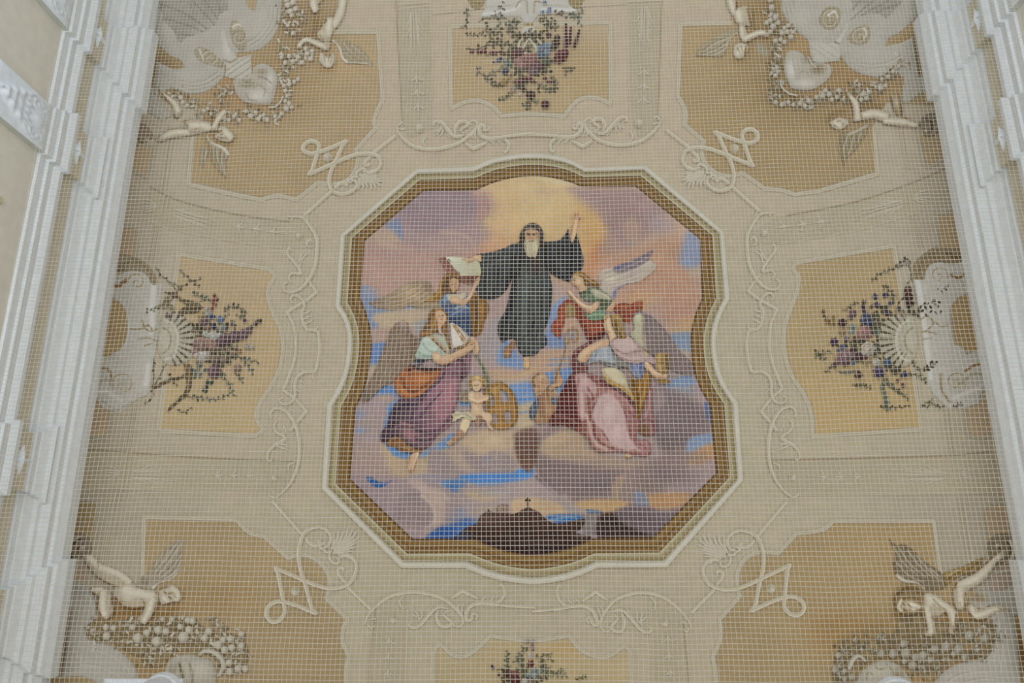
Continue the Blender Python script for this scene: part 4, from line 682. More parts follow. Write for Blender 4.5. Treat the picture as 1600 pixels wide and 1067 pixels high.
piece('dark_sleeve', '*895,552 899,546 907,541 916,536 923,536 *928,535 916,544 905,551.5 902,560 *901,566 910,569 *918.5,571 917,580 *908,581 896.5,580 893,573 892,566', ['5b3133', S('898,550 910,542 922,537', '7d4f4e', 3, 2, 2, .8), S('896,562 904,572 914,576', '7a4f4b', 3, 3, 3, .7), S('900,556 899,570', '3f2022', 3, 3, 3, .7)], .07, .02, 1.2, a4)
piece('bodice', '922.6,551.5 928,545 933.6,540.5 942,539 951.5,539 957,550 966,558 976,564 992,566 *1008,565 1005,580 *1001,591 993,588.6 987,582 *982,576 972,574 962.5,575 948,570 935,565 *918.5,569', ['7b8290', F('930,542 950,541 958,552 968,562 950,568 930,562', '8e97a6', 5, .9), S('934,544 930,558', '5f6677', 2.5, 2.5, 2, .8), S('944,542 946,560', 'a3abb5', 2.5, 2.5, 2, .7), F('956,550 976,565 990,568 984,576 966,572', '6f6a66', 5, .8), F('984,568 1006,566 1002,588 994,586', '5d6a96', 4, .9), S('992,570 998,586', '8a94b2', 2.5, 2, 2, .8), S('1002,568 1000,584', '49557f', 2.5, 2, 2, .8), S('936,564 960,570 980,576', '4a4544', 2.5, 2.5, 2, .7), N(.06, 5, 4)], .075, .02, 1.2, a4)
piece('near_arm', '*949,529 952,534 *950,541 940,543 928,549 921,557 917,564 910,566 *902,563 903,556 908,549 918,541 930,535 941,531', skin(S('908,556 922,545 940,536', 'c6a888', 5, 4, 3, .8), S('914,562 926,550 946,542', '94704f', 2, 2, 2, .7)), .085, .02, 1.1, a4)
piece('cream_sash', '*939,576 950,574 962.5,575 970,580 976,586 980,596 982,604 986,612 *991,622 *989,627 980,616 970,608 958,603 951,600 945,594', ['a89a78', F('944,576 962,576 974,586 976,600 958,594', 'bcb297', 5, .9), F('942,588 954,594 970,602 986,616 988,626 970,612 950,600', '94713a', 4, .9), S('948,594 966,603 984,618', 'b0904f', 2.5, 2.5, 2, .8), S('966,578 976,592', 'a39c90', 2, 2, 2, .7), N(.06, 5, 3)], .08, .02, 1.2, a4)
piece('gold_drape', '*983.7,586 990,592 *999,595 1005,588 *1009,581 1014,582 *1017,588 1016.5,597 1014.6,605 1010,618 1006,631 1002,645 *997.7,657 994,646 992,636 990,622 986.5,611', ['7a5420', S('1010,584 1008,606 1000,636', '9a7234', 5, 3, 3, .9), S('990,596 996,620 997,646', '54360f', 4, 3, 3, .8), S('1003,592 998,612', 'a57f3f', 2.5, 2, 2, .7), N(.1, 5, 5)], .078, .02, 1.2, a4)
piece('shawl', '953,536 958,531 965,528 974,526 982,525 990,531 998,538 1005,545 1012,553 1019,558 1024,562.5 *1023,570 1016,567 1009,564 1001,567 993,568.5 984,567 976,564 968,559 962.5,553 957,545', ['a28a8c', F('958,534 980,528 996,540 986,548 968,548', 'b49d9d', 5, .9), S('960,544 974,552 990,550 1004,548', '7d6064', 2, 2, 2, .8), S('966,552 980,560 1000,560', 'b9a3a3', 3, 2, 2, .8), S('968,556 984,564 1000,564', '7f6467', 2, 2, 2, .7), S('990,534 1002,546 1014,558', '8b6f72', 2, 2, 2, .8), F('1008,546 1014,550 1012,556 1006,552', 'b39a68', 2, .9), N(.05, 5, 5)], .1, .022, 1.1, a4)
piece('far_arm', '*1006.5,565 *1012,564.5 1018,571 1025.7,580 1034,583 *1043.6,584.5 *1042,590 1034,592 1025.7,591.5 1020,588 1013,580 *1007,574', skin(S('1010,568 1022,582 1038,586', 'cbb193', 3.5, 3, 2, .8), S('1012,578 1024,590 1036,590', '83614a', 2, 2, 2, .7)), .1, .018, 1.0, a4)
piece('hair', '*953,493 960,491 968,492 971,496 972,501 973,508 973.5,514 977,522 *981,530 974,531 968,530 963,522 960,512 *956,504', ['7b6034', S('958,494 968,498 970,512', '9d8049', 4, 3, 3, .8), S('962,504 966,520 974,528', '4f3a1e', 2.5, 2, 2, .8), S('966,512 976,526', '8e7240', 2.5, 2, 2, .7), N(.15, 3, 6)], .105, .016, 1.0, a4)
piece('head_and_neck', '943,496 947,492.5 952,493 955,500 956,508 960,518 *964,527 958,530 *953,536 952,528 950,522 945,516 *944,511 942.5,508 944,503', ['b59778', S('950,498 952,512 957,526', 'cbb294', 5, 5, 3, .9), S('944,499 947,499.5', '5a4030', 1.3, 1.2, .9), S('944,512 947,512', '8d5245', 1.2, 1.2, .8), S('947,516 953,520', '86644c', 2, 2, 2, .7), Bl(948, 496, 5, 4, '8d6d48', .7)], .095, .016, .9, a4)
piece('bare_foot', '978,708 983,706.5 *988,707 987,712 984,716 979,716 *976,714', ['a98b66', S('978,710 985,710', 'c0a47c', 2, 2, 2, .8), S('978,714 984,715', '6d5238', 1.2, 1.2, 1, .8)], .045, .012, 1.0, a4)
ja = empty('jar', 1034, 574, 'golden jar with a foot held by the seated angel in pink', 'jar', off=.1)
piece('vessel', '1023,560 1024,554 1029,551 1036,550 1041,551.5 1044.5,556 1045,563 1043.5,570 1043.6,578 1042,585 *1041,593 *1028,593 1030,586 1026,578 1024,570 1025,565', ['8a6f44', S('1030,554 1029,566 1032,580', 'a88b58', 5, 4, 3, .8), S('1041,556 1041,575', '63491f', 4, 4, 3, .8), S('1025,565 1034,567 1044,565', '5f4720', 1.6, 1.6, 1.4, .8), S('1028,582 1042,582', '5f4720', 1.6, 1.6, 1.4, .7), N(.08, 4, 3)], .09, .03, 1.0, ja)
piece('foot', '1026,595 1031,593 1038,592.5 1044,594 1048,596.5 1044,598.5 1036,599 1029,598', ['74562b', S('1028,596 1044,596', '94763f', 1.6, 1.6, 1.4, .7)], .09, .012, 1.0, ja)
# ---- boy with the crozier
bb = empty('boy', 850, 620, 'boy with bare shoulders looking up and lifting a crozier', 'child', off=.05)
piece('body', '837,612 842,612 *850,608 856,608 862,610 868,617 869.5,624 869,632 867,645 *864,658 852,661 839,662 *835,656 838,640 839,625', ['8b664b', Bl(857, 640, 9, 13, 'a07a58', .9), S('846,620 846,650', '6b4a36', 3, 4, 3, .8), S('853,612 858,622', '6d4c37', 2.5, 2, 2, .7), Bl(862, 616, 6, 6, 'a07a5a', .8), S('842,650 844,660', '9c7858', 3, 3, 3, .7), N(.06, 6, 4)], .05, .02, 1.1, bb)
piece('raised_arm', '*856,606 862.4,600 865,590 867.5,582 869,577 *872.5,575 874.5,579 875,585 878,590 879,595 878,601 875,604 868,605 *862,611', ['a17b5c', S('864,602 874,600 877,592', 'b68f6d', 3.5, 3, 2, .8), S('868,600 870,586', '7a5842', 1.6, 1.6, 1.6, .7), Bl(872, 579, 4, 4, '8d6a50', .8)], .06, .016, 1.0, bb)
piece('head', '831,600 830,594 834,586.5 840,583 846,582.6 852,585 856,590 858,597 857,603 852,608 848,614 *841,618 837,618 835,612 *833,606', ['a38063', Bl(846, 590, 9, 6, 'b59677', .9), S('832,600 834,590 842,584', '76583a', 4, 3, 2, .9), Bl(835, 602, 4, 6, '5d4430', .9), S('847,592 852,595', '6b4a37', 1.3, 1, 1), S('844,597 849,599', '6b4a37', 1.2, 1, 1, .7), S('852,599 856,600', '8a5a48', 1.3, 1, 1, .8), S('838,614 846,611', '7a5a44', 2.5, 2, 2, .7), Bl(841, 603, 2.5, 3, '7d5d47', .8)], .07, .016, .9, bb)
piece('blue_drape', '827,642 829,636 834,629 839,621 *842,624 841.5,633 840,642 836,650 *832,656 828,652', ['3f4a5d', S('832,634 836,644', '5f6f86', 3, 2, 3, .7), N(.1, 4, 2)], .06, .014, 1.1, bb)
piece('blue_sash', '*855,622 862,621 *869,622 869.5,630 *866,632 858,629', ['454e60', S('857,625 867,626', '66748a', 2, 2, 2, .7)], .062, .01, 1.0, bb)
cz = empty('crozier', 880, 556, 'long gilt crozier with a curled head held up by the boy', 'crozier', off=.07)
ribbon('staff', '864,600 870,585 875,571 880,556 885,538 886,533', 2.0, [(-1, '5d4638', 0), (0, '85695a', 1), (1, '5a4236', 0)], .075, cz)
ribbon('crook', '886,533 884,528 885.5,519 890,514 896,513 901.5,516 904,522 902.5,529 898,532.5 893,531 891.5,526 894,522 898,523', [2.4, 2.8, 3, 3, 3, 3, 2.8, 2.4, 2, 1.6], [(-1, '6b4f2c', 0), (0, '9a7d4d', 1), (1, '67491f', 0)], .08, cz, step=1.2)
piece('knop', '884,529 888,529.5 889,533 886.5,536 883.5,535 882.5,531.5', ['8f7040'], .08, .012, 1.0, cz)
CON = 1.0
# ================================================================ bands, strapwork and scrolls painted on the vault
TONE = np.array((.93, .925, .905))
BAND = 'a7a08c'
BANDS = ['*138,702 *199,707 *330,716 *462,721 463,745 450,766 *422,771 *300,767 *200,764 *113,760',
 '*236,292 *270,310 330,327 400,340 *452,346 *478,344 492,366 *492,386 *470,388 418,385 324,370 263,357 *225,342',
 '*1214,338 *1229,337 1330,317 1414,290 *1440,278 *1450,318 *1436,330 1347,358 1262,374 1215,381 *1172,385 *1174,362',
 '*1196,720 1340,716 1478,712 *1545,706 *1578,768 1482,771 1340,773 *1232,774 1205,745', '*620,8 *629,195 640,215 *677,200 *676,100 *672,8',
 '*980,5 *985,185 1000,215 *1025,205 *1029,185 *1034,5', '*592,945 *638,930 *636,1000 *634,1110 *571,1110 *581,1000', '*1012,932 1050,938 *1068,975 *1079,1110 *1020,1110 *1015,1000']
for b in BANDS: piece('pilaster_band', b, [BAND, N(.03, 25, 3)], .006, 0, 5, ceiling)
def line(p, w=2.2, c='8d8069', a='b3ab98', sm=True, off=.009): ribbon('painted_line', p, w, [(-1, c, 0), (0, a, 1), (1, a, 0)], off, ceiling, False, sm, 4, hgt=.001)
for p in ('138,702 199,707 330,716 460,721', '234,292 270,310 330,327 400,340 452,346', '1229,337 1330,317 1414,290 1485,260', '1204,719 1340,716 1478,712 1549,706'): line(p, 2.4, '877b66', '938871')
for p in ('113,760 200,764 300,767 424,771', '225,342 263,357 324,370 418,385 440,387', '1215,381 1262,374 1347,358 1440,330', '1230,774 1340,773 1482,771 1580,769', '638,930 636,1000 634,1075', '677,200 676,100 672,0', '984,182 981,0', '1014,940 1016,1000 1020,1075'): line(p, 1.8, 'a89f8a', 'b7af9d')
for p in ('619,0 621,50 629,195', '1034,0 1032,60 1028,189', '587,950 581,1000 575,1075', '1068,975 1072,1020 1078,1075'): line(p, 1.8, '8b7e68', '978c76')
for p in ('264,216 252,298', '258,303 248,346', '241,352 231,407', '206,634 196,702', '199,706 191,766', '181,770 172,815 162,870 155,930', '1412,200 1420,264', '1418,288 1426,342', '1434,345 1444,386', '1483,639 1491,702', '1481,709 1491,770', '1505,780 1515,848 1520,880'):
    line(p, 4.2, '8e826d', 'b0a793'); C_ = pts(p)[0]; line([(x+(7 if x < 800 else -7), y) for x, y in C_], 3, '968a75', 'aea591')
for p in ('620,8 676,3', '622,14 674,9', '676,22 760,12', '980,3 1034,1', '900,10 980,6'): line(p, 3, '9a8f7b', 'b3ab99')

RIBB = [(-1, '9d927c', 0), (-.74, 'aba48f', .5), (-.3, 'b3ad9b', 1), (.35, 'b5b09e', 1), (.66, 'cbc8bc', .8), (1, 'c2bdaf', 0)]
def affine(src, dst, pw=300.0):
    src = np.array(src, float); dst = np.array(dst, float); n = len(src)
    A = []; B = []
    for (x, y), (u, v) in zip(src, dst):
        A += [[x, y, 1, 0, 0, 0, -u*x*1e-3, -u*y*1e-3], [0, 0, 0, x, y, 1, -v*x*1e-3, -v*y*1e-3]]; B += [u, v]
    A += [[0]*6+[pw, 0], [0]*6+[0, pw]]; B += [0, 0]; h = np.linalg.lstsq(np.array(A), np.array(B), rcond=None)[0]
    def f(P):
        P = np.atleast_2d(np.array(P, float)); d = 1+1e-3*(h[6]*P[:, 0]+h[7]*P[:, 1])
        return np.stack(((h[0]*P[:, 0]+h[1]*P[:, 1]+h[2])/d, (h[3]*P[:, 0]+h[4]*P[:, 1]+h[5])/d), 1)
    return f
ident = lambda P: np.atleast_2d(np.array(P, float))
def tr(s, f, k=1.0, ox=0, oy=0):
    P, K = pts(s); Q = f([(ox+x*k, oy+y*k) for x, y in P]); return [(x, y)+((1,) if c else ()) for (x, y), c in zip(Q.tolist(), K)]
def rosette(par, f, x, y, r):
    c = f([(x, y)])[0]; r *= 1.0
    L = c-CEN; L = L/np.hypot(*L)*r
    piece('rosette', [(c[0]+r*math.cos(a*math.pi/6), c[1]+r*math.sin(a*math.pi/6)) for a in range(12)],
          ['a9a592', Bl(c[0]+L[0]*.6, c[1]+L[1]*.6, r, r, 'bebcb1', .9), Bl(c[0]-L[0]*.6, c[1]-L[1]*.6, r*.8, r*.8, '988f7b', .8), Bl(c[0], c[1], r*.62, r*.62, '978d78', .9), Bl(c[0]+L[0]*.1, c[1]+L[1]*.1, r*.42, r*.42, 'bfbdb3', 1)], .02, .008, 1.0, par, bk=2)
def leafstroke(par, f, P, w, name='acanthus_leaf', off=.025, cols=None):
    ribbon(name, tr(P, f), w, cols or [(-1, '978d78', 0), (-.4, 'b0ac9b', .7), (.3, 'bcb9ad', 1), (1, 'cac9c1', 0)], off, par, False, True, 1.6, hgt=.002)
# corner strapwork: traced at the lower left, laid over the three other corners by their own landmarks
K5 = (0.2, 400, 780)
STRAP = ['530,375 572,352 590,300 560,245 500,213 430,225 375,270 345,350 335,440 350,550 385,660 415,770 440,855 *474,892 *330,832 230,802 150,800 95,845 85,910 125,955 180,945 220,900 226,860 212,780 190,660 172,575 *152,536 *300,598 420,650 520,685 600,695 690,675 755,625 787,545 775,480 740,440 690,430 655,455']
BARS = ['128,8 360,268', '390,300 425,345 470,356 498,335 482,312', '715,680 905,860', '702,648 652,590 645,548 672,530 692,552']
ACAN = ['590,395 610,320 600,242', '595,390 640,300 642,236', '600,392 660,320 682,250', '604,395 700,300 722,215', '608,398 730,290 762,216', '610,402 750,300 796,244', '610,406 740,335 812,290', '608,410 720,365 790,335', '606,414 700,390 775,372', '600,420 680,410 760,402',
        '520,378 550,410 585,400', '590,400 575,440 590,480 625,500 655,480 645,455 625,470', '545,400 500,370 525,345 545,352', '640,430 700,440 750,470']
SRC = [(431, 956), (431, 888), (495, 958.6), (461.4, 923.4), (425, 781), (581, 952)]
CORN = [('lower left', ident), ('upper left', affine(SRC, [(489.4, 227), (482, 275), (541, 221), (511.6, 246.4), (475, 337), (620, 211)])),
        ('upper right', affine(SRC, [(1169, 210), (1178, 258.4), (1117, 209), (1147.6, 233.4), (1188, 332), (1040, 202)])),
        ('lower right', affine(SRC, [(1239, 950), (1235, 881), (1173, 953.6), (1204.4, 918), (1228, 784), (1079, 958)]))]
for nm, f in CORN:
    c = f([(461, 923)])[0]
    e = empty('strapwork_ornament', c[0], c[1], 'pale interlaced ribbon with diamond, ring and acanthus at %s corner of the fresco frame' % nm, 'ornament', 'strapwork at the fresco corners', .02)
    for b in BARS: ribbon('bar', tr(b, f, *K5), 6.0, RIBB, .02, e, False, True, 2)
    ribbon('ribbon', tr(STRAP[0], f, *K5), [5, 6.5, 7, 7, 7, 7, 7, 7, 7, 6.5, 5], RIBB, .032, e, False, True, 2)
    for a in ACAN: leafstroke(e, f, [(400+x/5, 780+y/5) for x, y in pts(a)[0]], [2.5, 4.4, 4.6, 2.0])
    rosette(e, f, 461.4, 923.4, 7.5)
# scroll brackets along the long sides
UP = dict(arc='449,339 472,340 484,351 494.5,369 496,387 493,414 484,435 470,451 455,457 445,453 443,445 450,441', s='457,391 451,388 449.5,396 460,408 469,420 470,428 457,427 451,434 456,440', ros=(468, 368.7), leaves=['469,416 474,402 484,396', '466,410 472,398 476,392', '482,345 478,336 472,334', '490,378 482,374 478,380', '458,343 450,334', '486,372 480,382 488,388'], bar='476,482 475,471 467,463 458,462 454,468 459,473')
LO = dict(arc='424,655 423,645 431,638 445,640 458,655 466,676 468.5,702 466,726 458,748 446,765 432,777', s='432,658 428.5,666 433,675 443,680 446,686 430,696 420,706 418,717 423,720 426,715', ros=(430, 746), leaves=['432,696 444,700 455,704', '434,694 446,694 452,698', '461,722 452,726 450,735', '432,777 422,774 420,768', '446,640 458,640 464,644', '443,664 447,672 444,680'], bar='478,580.5 466,588 461,600 461.5,615 458,626 450,631 440,630 437.5,624 443,621')
MID = ['478,433 *496,456 481,468 *449.5,487.5 460,510 463,540 460,564 452,588 *443.5,609 460,621 *480,642 466,658 453,674', '476,482 472,487 473.5,502 481,514 *493,516 497.5,518 500,540 497.5,564 *494,579 *490,580.5 478,580.5']
ML = ['473,500 480,496 487,494', '474,507 482,504 489,500', '493,516 497,510 494,505', '474,490 482,488 486,484', '490,581 489,590 493,593', '478,580 470,575', '463,592 472,596 476,600', '462,606 468,612']
SRCS = [(496, 456), (449.5, 487.5), (443.5, 609), (480, 642), (468, 368.7), (430, 746), (449, 339), (432, 777)]
SIDES = [('left', ident), ('right', affine(SRCS, [(1168, 457.5), (1213.5, 481.5), (1225.5, 607), (1185, 640.5), (1198, 362), (1236, 745.5), (1205, 334), (1238, 778.5)]))]
for nm, f in SIDES:
    c = f([(460, 540)])[0]
    e = empty('scroll_bracket', c[0], c[1], 'pale angular band with two knees and leafy scrolls between fresco and %s flower field' % nm, 'ornament', None, .02)
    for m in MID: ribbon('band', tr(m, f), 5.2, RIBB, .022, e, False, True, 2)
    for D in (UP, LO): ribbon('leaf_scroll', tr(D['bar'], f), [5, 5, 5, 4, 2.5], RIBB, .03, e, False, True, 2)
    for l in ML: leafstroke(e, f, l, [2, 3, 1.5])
    for vert, D in (('upper', UP), ('lower', LO)):
        c = f([(455, 400 if D is UP else 700)])[0]
        g = empty('arc_scroll', c[0], c[1], 'pale c shaped scroll with leaves and rosette on the %s part of the %s side' % (vert, nm), 'ornament', None, .02)
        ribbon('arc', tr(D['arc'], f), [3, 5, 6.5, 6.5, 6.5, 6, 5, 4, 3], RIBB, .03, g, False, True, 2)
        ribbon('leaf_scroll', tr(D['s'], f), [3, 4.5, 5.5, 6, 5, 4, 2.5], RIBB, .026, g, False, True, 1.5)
        for l in D['leaves']: leafstroke(g, f, l, [3, 3.5, 1.2])
        rosette(g, f, *D['ros'], 6)
# scroll brackets along the short sides
BT = ['570,976 575,962 587,947 605,933 627,926 653,924.5 677,929 695,936 710,948 722,962 723.5,972 716,978.5 708.5,975 712,970', '704,935 *722,922 747.5,935', '742,968 746,961 739,958 737,966 730,969 729,959 733,948 747,942 774,942 786,932 788,920 783,912 779,917', '642,971 639.5,977 647,980 657,975 668,962 680,950 690,948 701,951', '684.5,953 683,965 690,977 701,977 705.5,971 698,965 692,960', '773,944 800,946.5 836,948.5']
BL_ = ['655,972 654,962 647,952', '654,970 660,960 656,950', '652,964 644,958', '722,962 722,950 725,940', '719,958 716,948 720,942', '725,958 732,948', '630,930 625,940 630,950 637,946', '576,968 586,966 588,972', '574,974 580,980 586,976', '752,941 755,934', '762,942 770,934 772,928', '752,938 760,930', '668,962 672,950 676,944', '690,962 697,955 703,955']
SRCB = [(614.8, 967), (570.5, 975.5), (722, 922), (645, 925), (783.5, 912.5), (642, 974), (723.5, 972), (836, 948)]
ENDS = [('lower left', ident), ('lower right', affine(SRCB, [(1038, 964.4), (1080, 986), (931, 926), (1008, 924), (866, 916), (1012, 978), (938, 988), (836, 948)])),
        ('upper left', affine(SRCB, [(652.5, 204), (624, 192), (736.5, 233.5), (672, 233.5), (798, 236.5), (679.5, 197.5), (748, 190), (832, 211)])),
        ('upper right', affine(SRCB, [(1005, 197.4), (1033, 187), (915, 232), (968, 224), (859, 237), (979, 184), (900, 190), (832, 211)]))]
for nm, f in ENDS:
    c = f([(680, 950)])[0]
    e = empty('arc_scroll', c[0], c[1], 'pale broad arched scroll with chevron, leaves and rosette at %s end of the fresco' % nm, 'ornament', None, .02)
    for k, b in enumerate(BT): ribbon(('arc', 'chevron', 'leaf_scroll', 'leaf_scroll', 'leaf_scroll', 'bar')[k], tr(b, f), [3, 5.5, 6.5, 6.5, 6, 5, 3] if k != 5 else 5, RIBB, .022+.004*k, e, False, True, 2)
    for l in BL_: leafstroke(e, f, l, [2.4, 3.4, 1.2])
    rosette(e, f, 614.8, 967, 7)
# ornaments on the pilaster bands: acanthus spray, palmette, string of bellflowers
def spray(nm, base, tip, hw, bell, palm=None):
    b = np.array(base, float); t = np.array(tip, float); ax = t-b; L = np.hypot(*ax); ax /= L; no = np.array((-ax[1], ax[0]))
    e = empty('acanthus_spray', (b[0]+t[0])/2, (b[1]+t[1])/2, 'pale acanthus spray above a string of bellflowers on the %s pilaster band' % nm if False else 'pale acanthus spray with a string of bellflowers on %s pilaster band' % nm, 'ornament', None, .01)
    q = lambda s, w: tuple(b+ax*s*L+no*w*hw)
    W = [(-1, '8f846d', 0), (-.3, 'aaa491', .8), (.4, 'b9b6a9', 1), (1, 'c2beb1', 0)]
    for s in (-1, 1):
        for k in range(5):
            s0 = .1+.15*k; w0 = 1-.12*k
            ribbon('leaf', [q(0, s*.28), q(s0, s*.45), q(s0+.12, s*.6), q(s0+.25, s*w0), q(s0+.3, s*w0*.75)], [2, 3, 3, 2, 1], W, .012, e, False, True, 2, hgt=.0015)
    ribbon('leaf', [q(0, 0), q(.5, .05), q(1, 0)], [3, 3, 1], W, .016, e, False, True, 3, hgt=.0015)
    if bell:
        p0 = np.array(bell[0], float); p1 = np.array(bell[1], float); d = p1-p0; l2 = np.hypot(*d); d /= l2; m = np.array((-d[1], d[0]))
        ribbon('stem', [tuple(p0), tuple((p0+p1)/2), tuple(p1)], 1.6, W, .012, e, False, True, 4, hgt=.004)
        for k in range(3):
            o = p0+d*l2*(.12+.3*k)
            for s in (-1, 1): ribbon('bellflower', [tuple(o-d*4), tuple(o+m*s*3+d*2), tuple(o+m*s*9+d*5), tuple(o+m*s*10+d*1)], [2.4, 3.4, 2.4, 1.4], W, .014, e, False, True, 1.6, hgt=.0015)
            ribbon('bellflower', [tuple(o-d*3), tuple(o+d*4), tuple(o+d*10)], [3, 4, 1.4], W, .016, e, False, True, 2, hgt=.0015)
    if palm:
        x0, y0, sx = palm
        for k in range(5):
            a = (k-2)*.42; ribbon('palmette', [(x0, y0+4*math.sin(a)), (x0+sx*12*math.cos(a), y0+10*math.sin(a)), (x0+sx*26*math.cos(a*.8), y0+14*math.sin(a))], [3, 3.4, 1.5], W, .012, e, False, True, 2, hgt=.0015)
spray('the lower left', (206, 741), (287, 742), 14, ((330, 742), (412, 742)), (187, 738, -1))
spray('the upper left', (270, 331), (337, 352), 12, ((362, 353), (450, 366)), (245, 322, -1))
spray('the upper right', (1411, 317), (1333, 339), 12, ((1296, 346), (1198, 358)), (1428, 308, 1))
spray('the lower right', (1478, 742), (1387, 742), 14, ((1350, 744), (1264, 744)), (1502, 739, 1))
spray('the top left', (646, 18), (650, 91), 12, ((651, 112), (655, 186)))
spray('the top right', (1007, 10), (1006, 81), 12, ((1006, 103), (1005, 175)))
spray('the bottom left', (606, 1130), (606, 1075), 12, ((609, 990), (606, 1072)))
spray('the bottom right', (1052, 1130), (1050, 1075), 12, ((1042, 987), (1049, 1072)))
# ================================================================ painted stone cartouches, children, urns and garlands in the corners
TONE = np.array((.93, .93, .92)); CON = 1.35
def stone(*x): return ['a4a39c', N(.03, 14, 5), *x]
def grooves(*ps, c='8a8577', w=1.6): return [S(p, c, w, w, 1.6, .75) for p in ps]+[S(' '.join('%f,%f' % (x+1.5, y+1.8) for x, y in pts(p)[0]), 'bdbcb5', w, w, 2, .6) for p in ps]
def spiral(cx, cy, r, n=1.6, d=1, a0=0, c='7c6c4c', w=1.8):
    P = [(cx+r*(1-t)*math.cos(a0+d*t*n*2*math.pi), cy+r*(1-t)*math.sin(a0+d*t*n*2*math.pi)) for t in np.linspace(0, .9, 26)]
    return [S(P, c, w, w*.7, 1.4, .85), S([(x+1.3, y+1.5) for x, y in P], 'c3c2ba', w*.8, w*.6, 1.4, .7)]
def cartouche(where, at, parts):
    e = empty('cartouche', *at, 'painted grey stone cartouche with volutes in the %s corner' % where, 'cartouche', None, .012)
    for nm, outline, ops, off in parts: piece(nm, outline, ops, off, .03, 1.7, e)
    return e
RAY = lambda *ps: [S(p, '77726a', 1.6, 2.4, 2, .7) for p in ps]
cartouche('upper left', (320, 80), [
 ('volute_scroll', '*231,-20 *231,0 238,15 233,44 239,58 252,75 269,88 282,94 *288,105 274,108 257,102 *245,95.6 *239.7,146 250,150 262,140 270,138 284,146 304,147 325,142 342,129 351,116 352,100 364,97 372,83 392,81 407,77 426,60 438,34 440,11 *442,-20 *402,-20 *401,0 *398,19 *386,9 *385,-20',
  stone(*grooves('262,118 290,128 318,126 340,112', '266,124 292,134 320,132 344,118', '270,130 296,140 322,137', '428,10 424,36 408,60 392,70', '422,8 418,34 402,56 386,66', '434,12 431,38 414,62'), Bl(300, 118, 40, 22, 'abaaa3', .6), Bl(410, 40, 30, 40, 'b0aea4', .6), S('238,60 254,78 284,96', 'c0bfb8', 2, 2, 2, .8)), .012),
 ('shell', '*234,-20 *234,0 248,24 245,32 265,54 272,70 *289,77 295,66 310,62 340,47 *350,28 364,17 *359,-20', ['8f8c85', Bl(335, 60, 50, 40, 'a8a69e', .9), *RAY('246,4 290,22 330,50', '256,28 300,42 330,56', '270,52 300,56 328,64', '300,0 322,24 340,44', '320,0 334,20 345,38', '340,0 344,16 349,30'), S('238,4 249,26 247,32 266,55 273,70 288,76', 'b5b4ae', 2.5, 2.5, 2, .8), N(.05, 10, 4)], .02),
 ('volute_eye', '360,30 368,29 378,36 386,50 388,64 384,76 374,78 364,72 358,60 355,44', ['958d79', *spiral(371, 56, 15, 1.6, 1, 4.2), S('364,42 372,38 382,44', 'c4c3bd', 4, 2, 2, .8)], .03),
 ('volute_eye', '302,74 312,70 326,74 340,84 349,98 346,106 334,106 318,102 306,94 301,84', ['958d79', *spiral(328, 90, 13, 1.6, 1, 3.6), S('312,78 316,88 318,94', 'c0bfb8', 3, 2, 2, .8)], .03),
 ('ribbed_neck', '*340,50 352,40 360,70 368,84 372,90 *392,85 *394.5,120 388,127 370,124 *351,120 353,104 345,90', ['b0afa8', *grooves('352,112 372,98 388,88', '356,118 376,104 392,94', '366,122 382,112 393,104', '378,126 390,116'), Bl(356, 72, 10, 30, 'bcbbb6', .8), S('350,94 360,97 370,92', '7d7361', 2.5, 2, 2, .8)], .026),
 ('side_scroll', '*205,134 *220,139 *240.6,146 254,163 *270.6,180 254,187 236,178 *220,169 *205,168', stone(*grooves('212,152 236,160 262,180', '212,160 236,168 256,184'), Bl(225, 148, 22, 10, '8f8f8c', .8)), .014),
 ('shadowed_volute', '198,196 203,190 212,188 226,194 236,204 240,214 232,220 218,226 206,230 199,222', ['857861', S('202,200 206,214 214,226', '54452d', 3, 3, 2, .8), S('208,196 212,212 222,224', '5c4d34', 3, 2, 2, .8), S('205,196 209,214 218,228', 'a59a84', 2, 2, 2, .8), Bl(230, 218, 4, 4, 'b8b0a0', .9)], .012)])
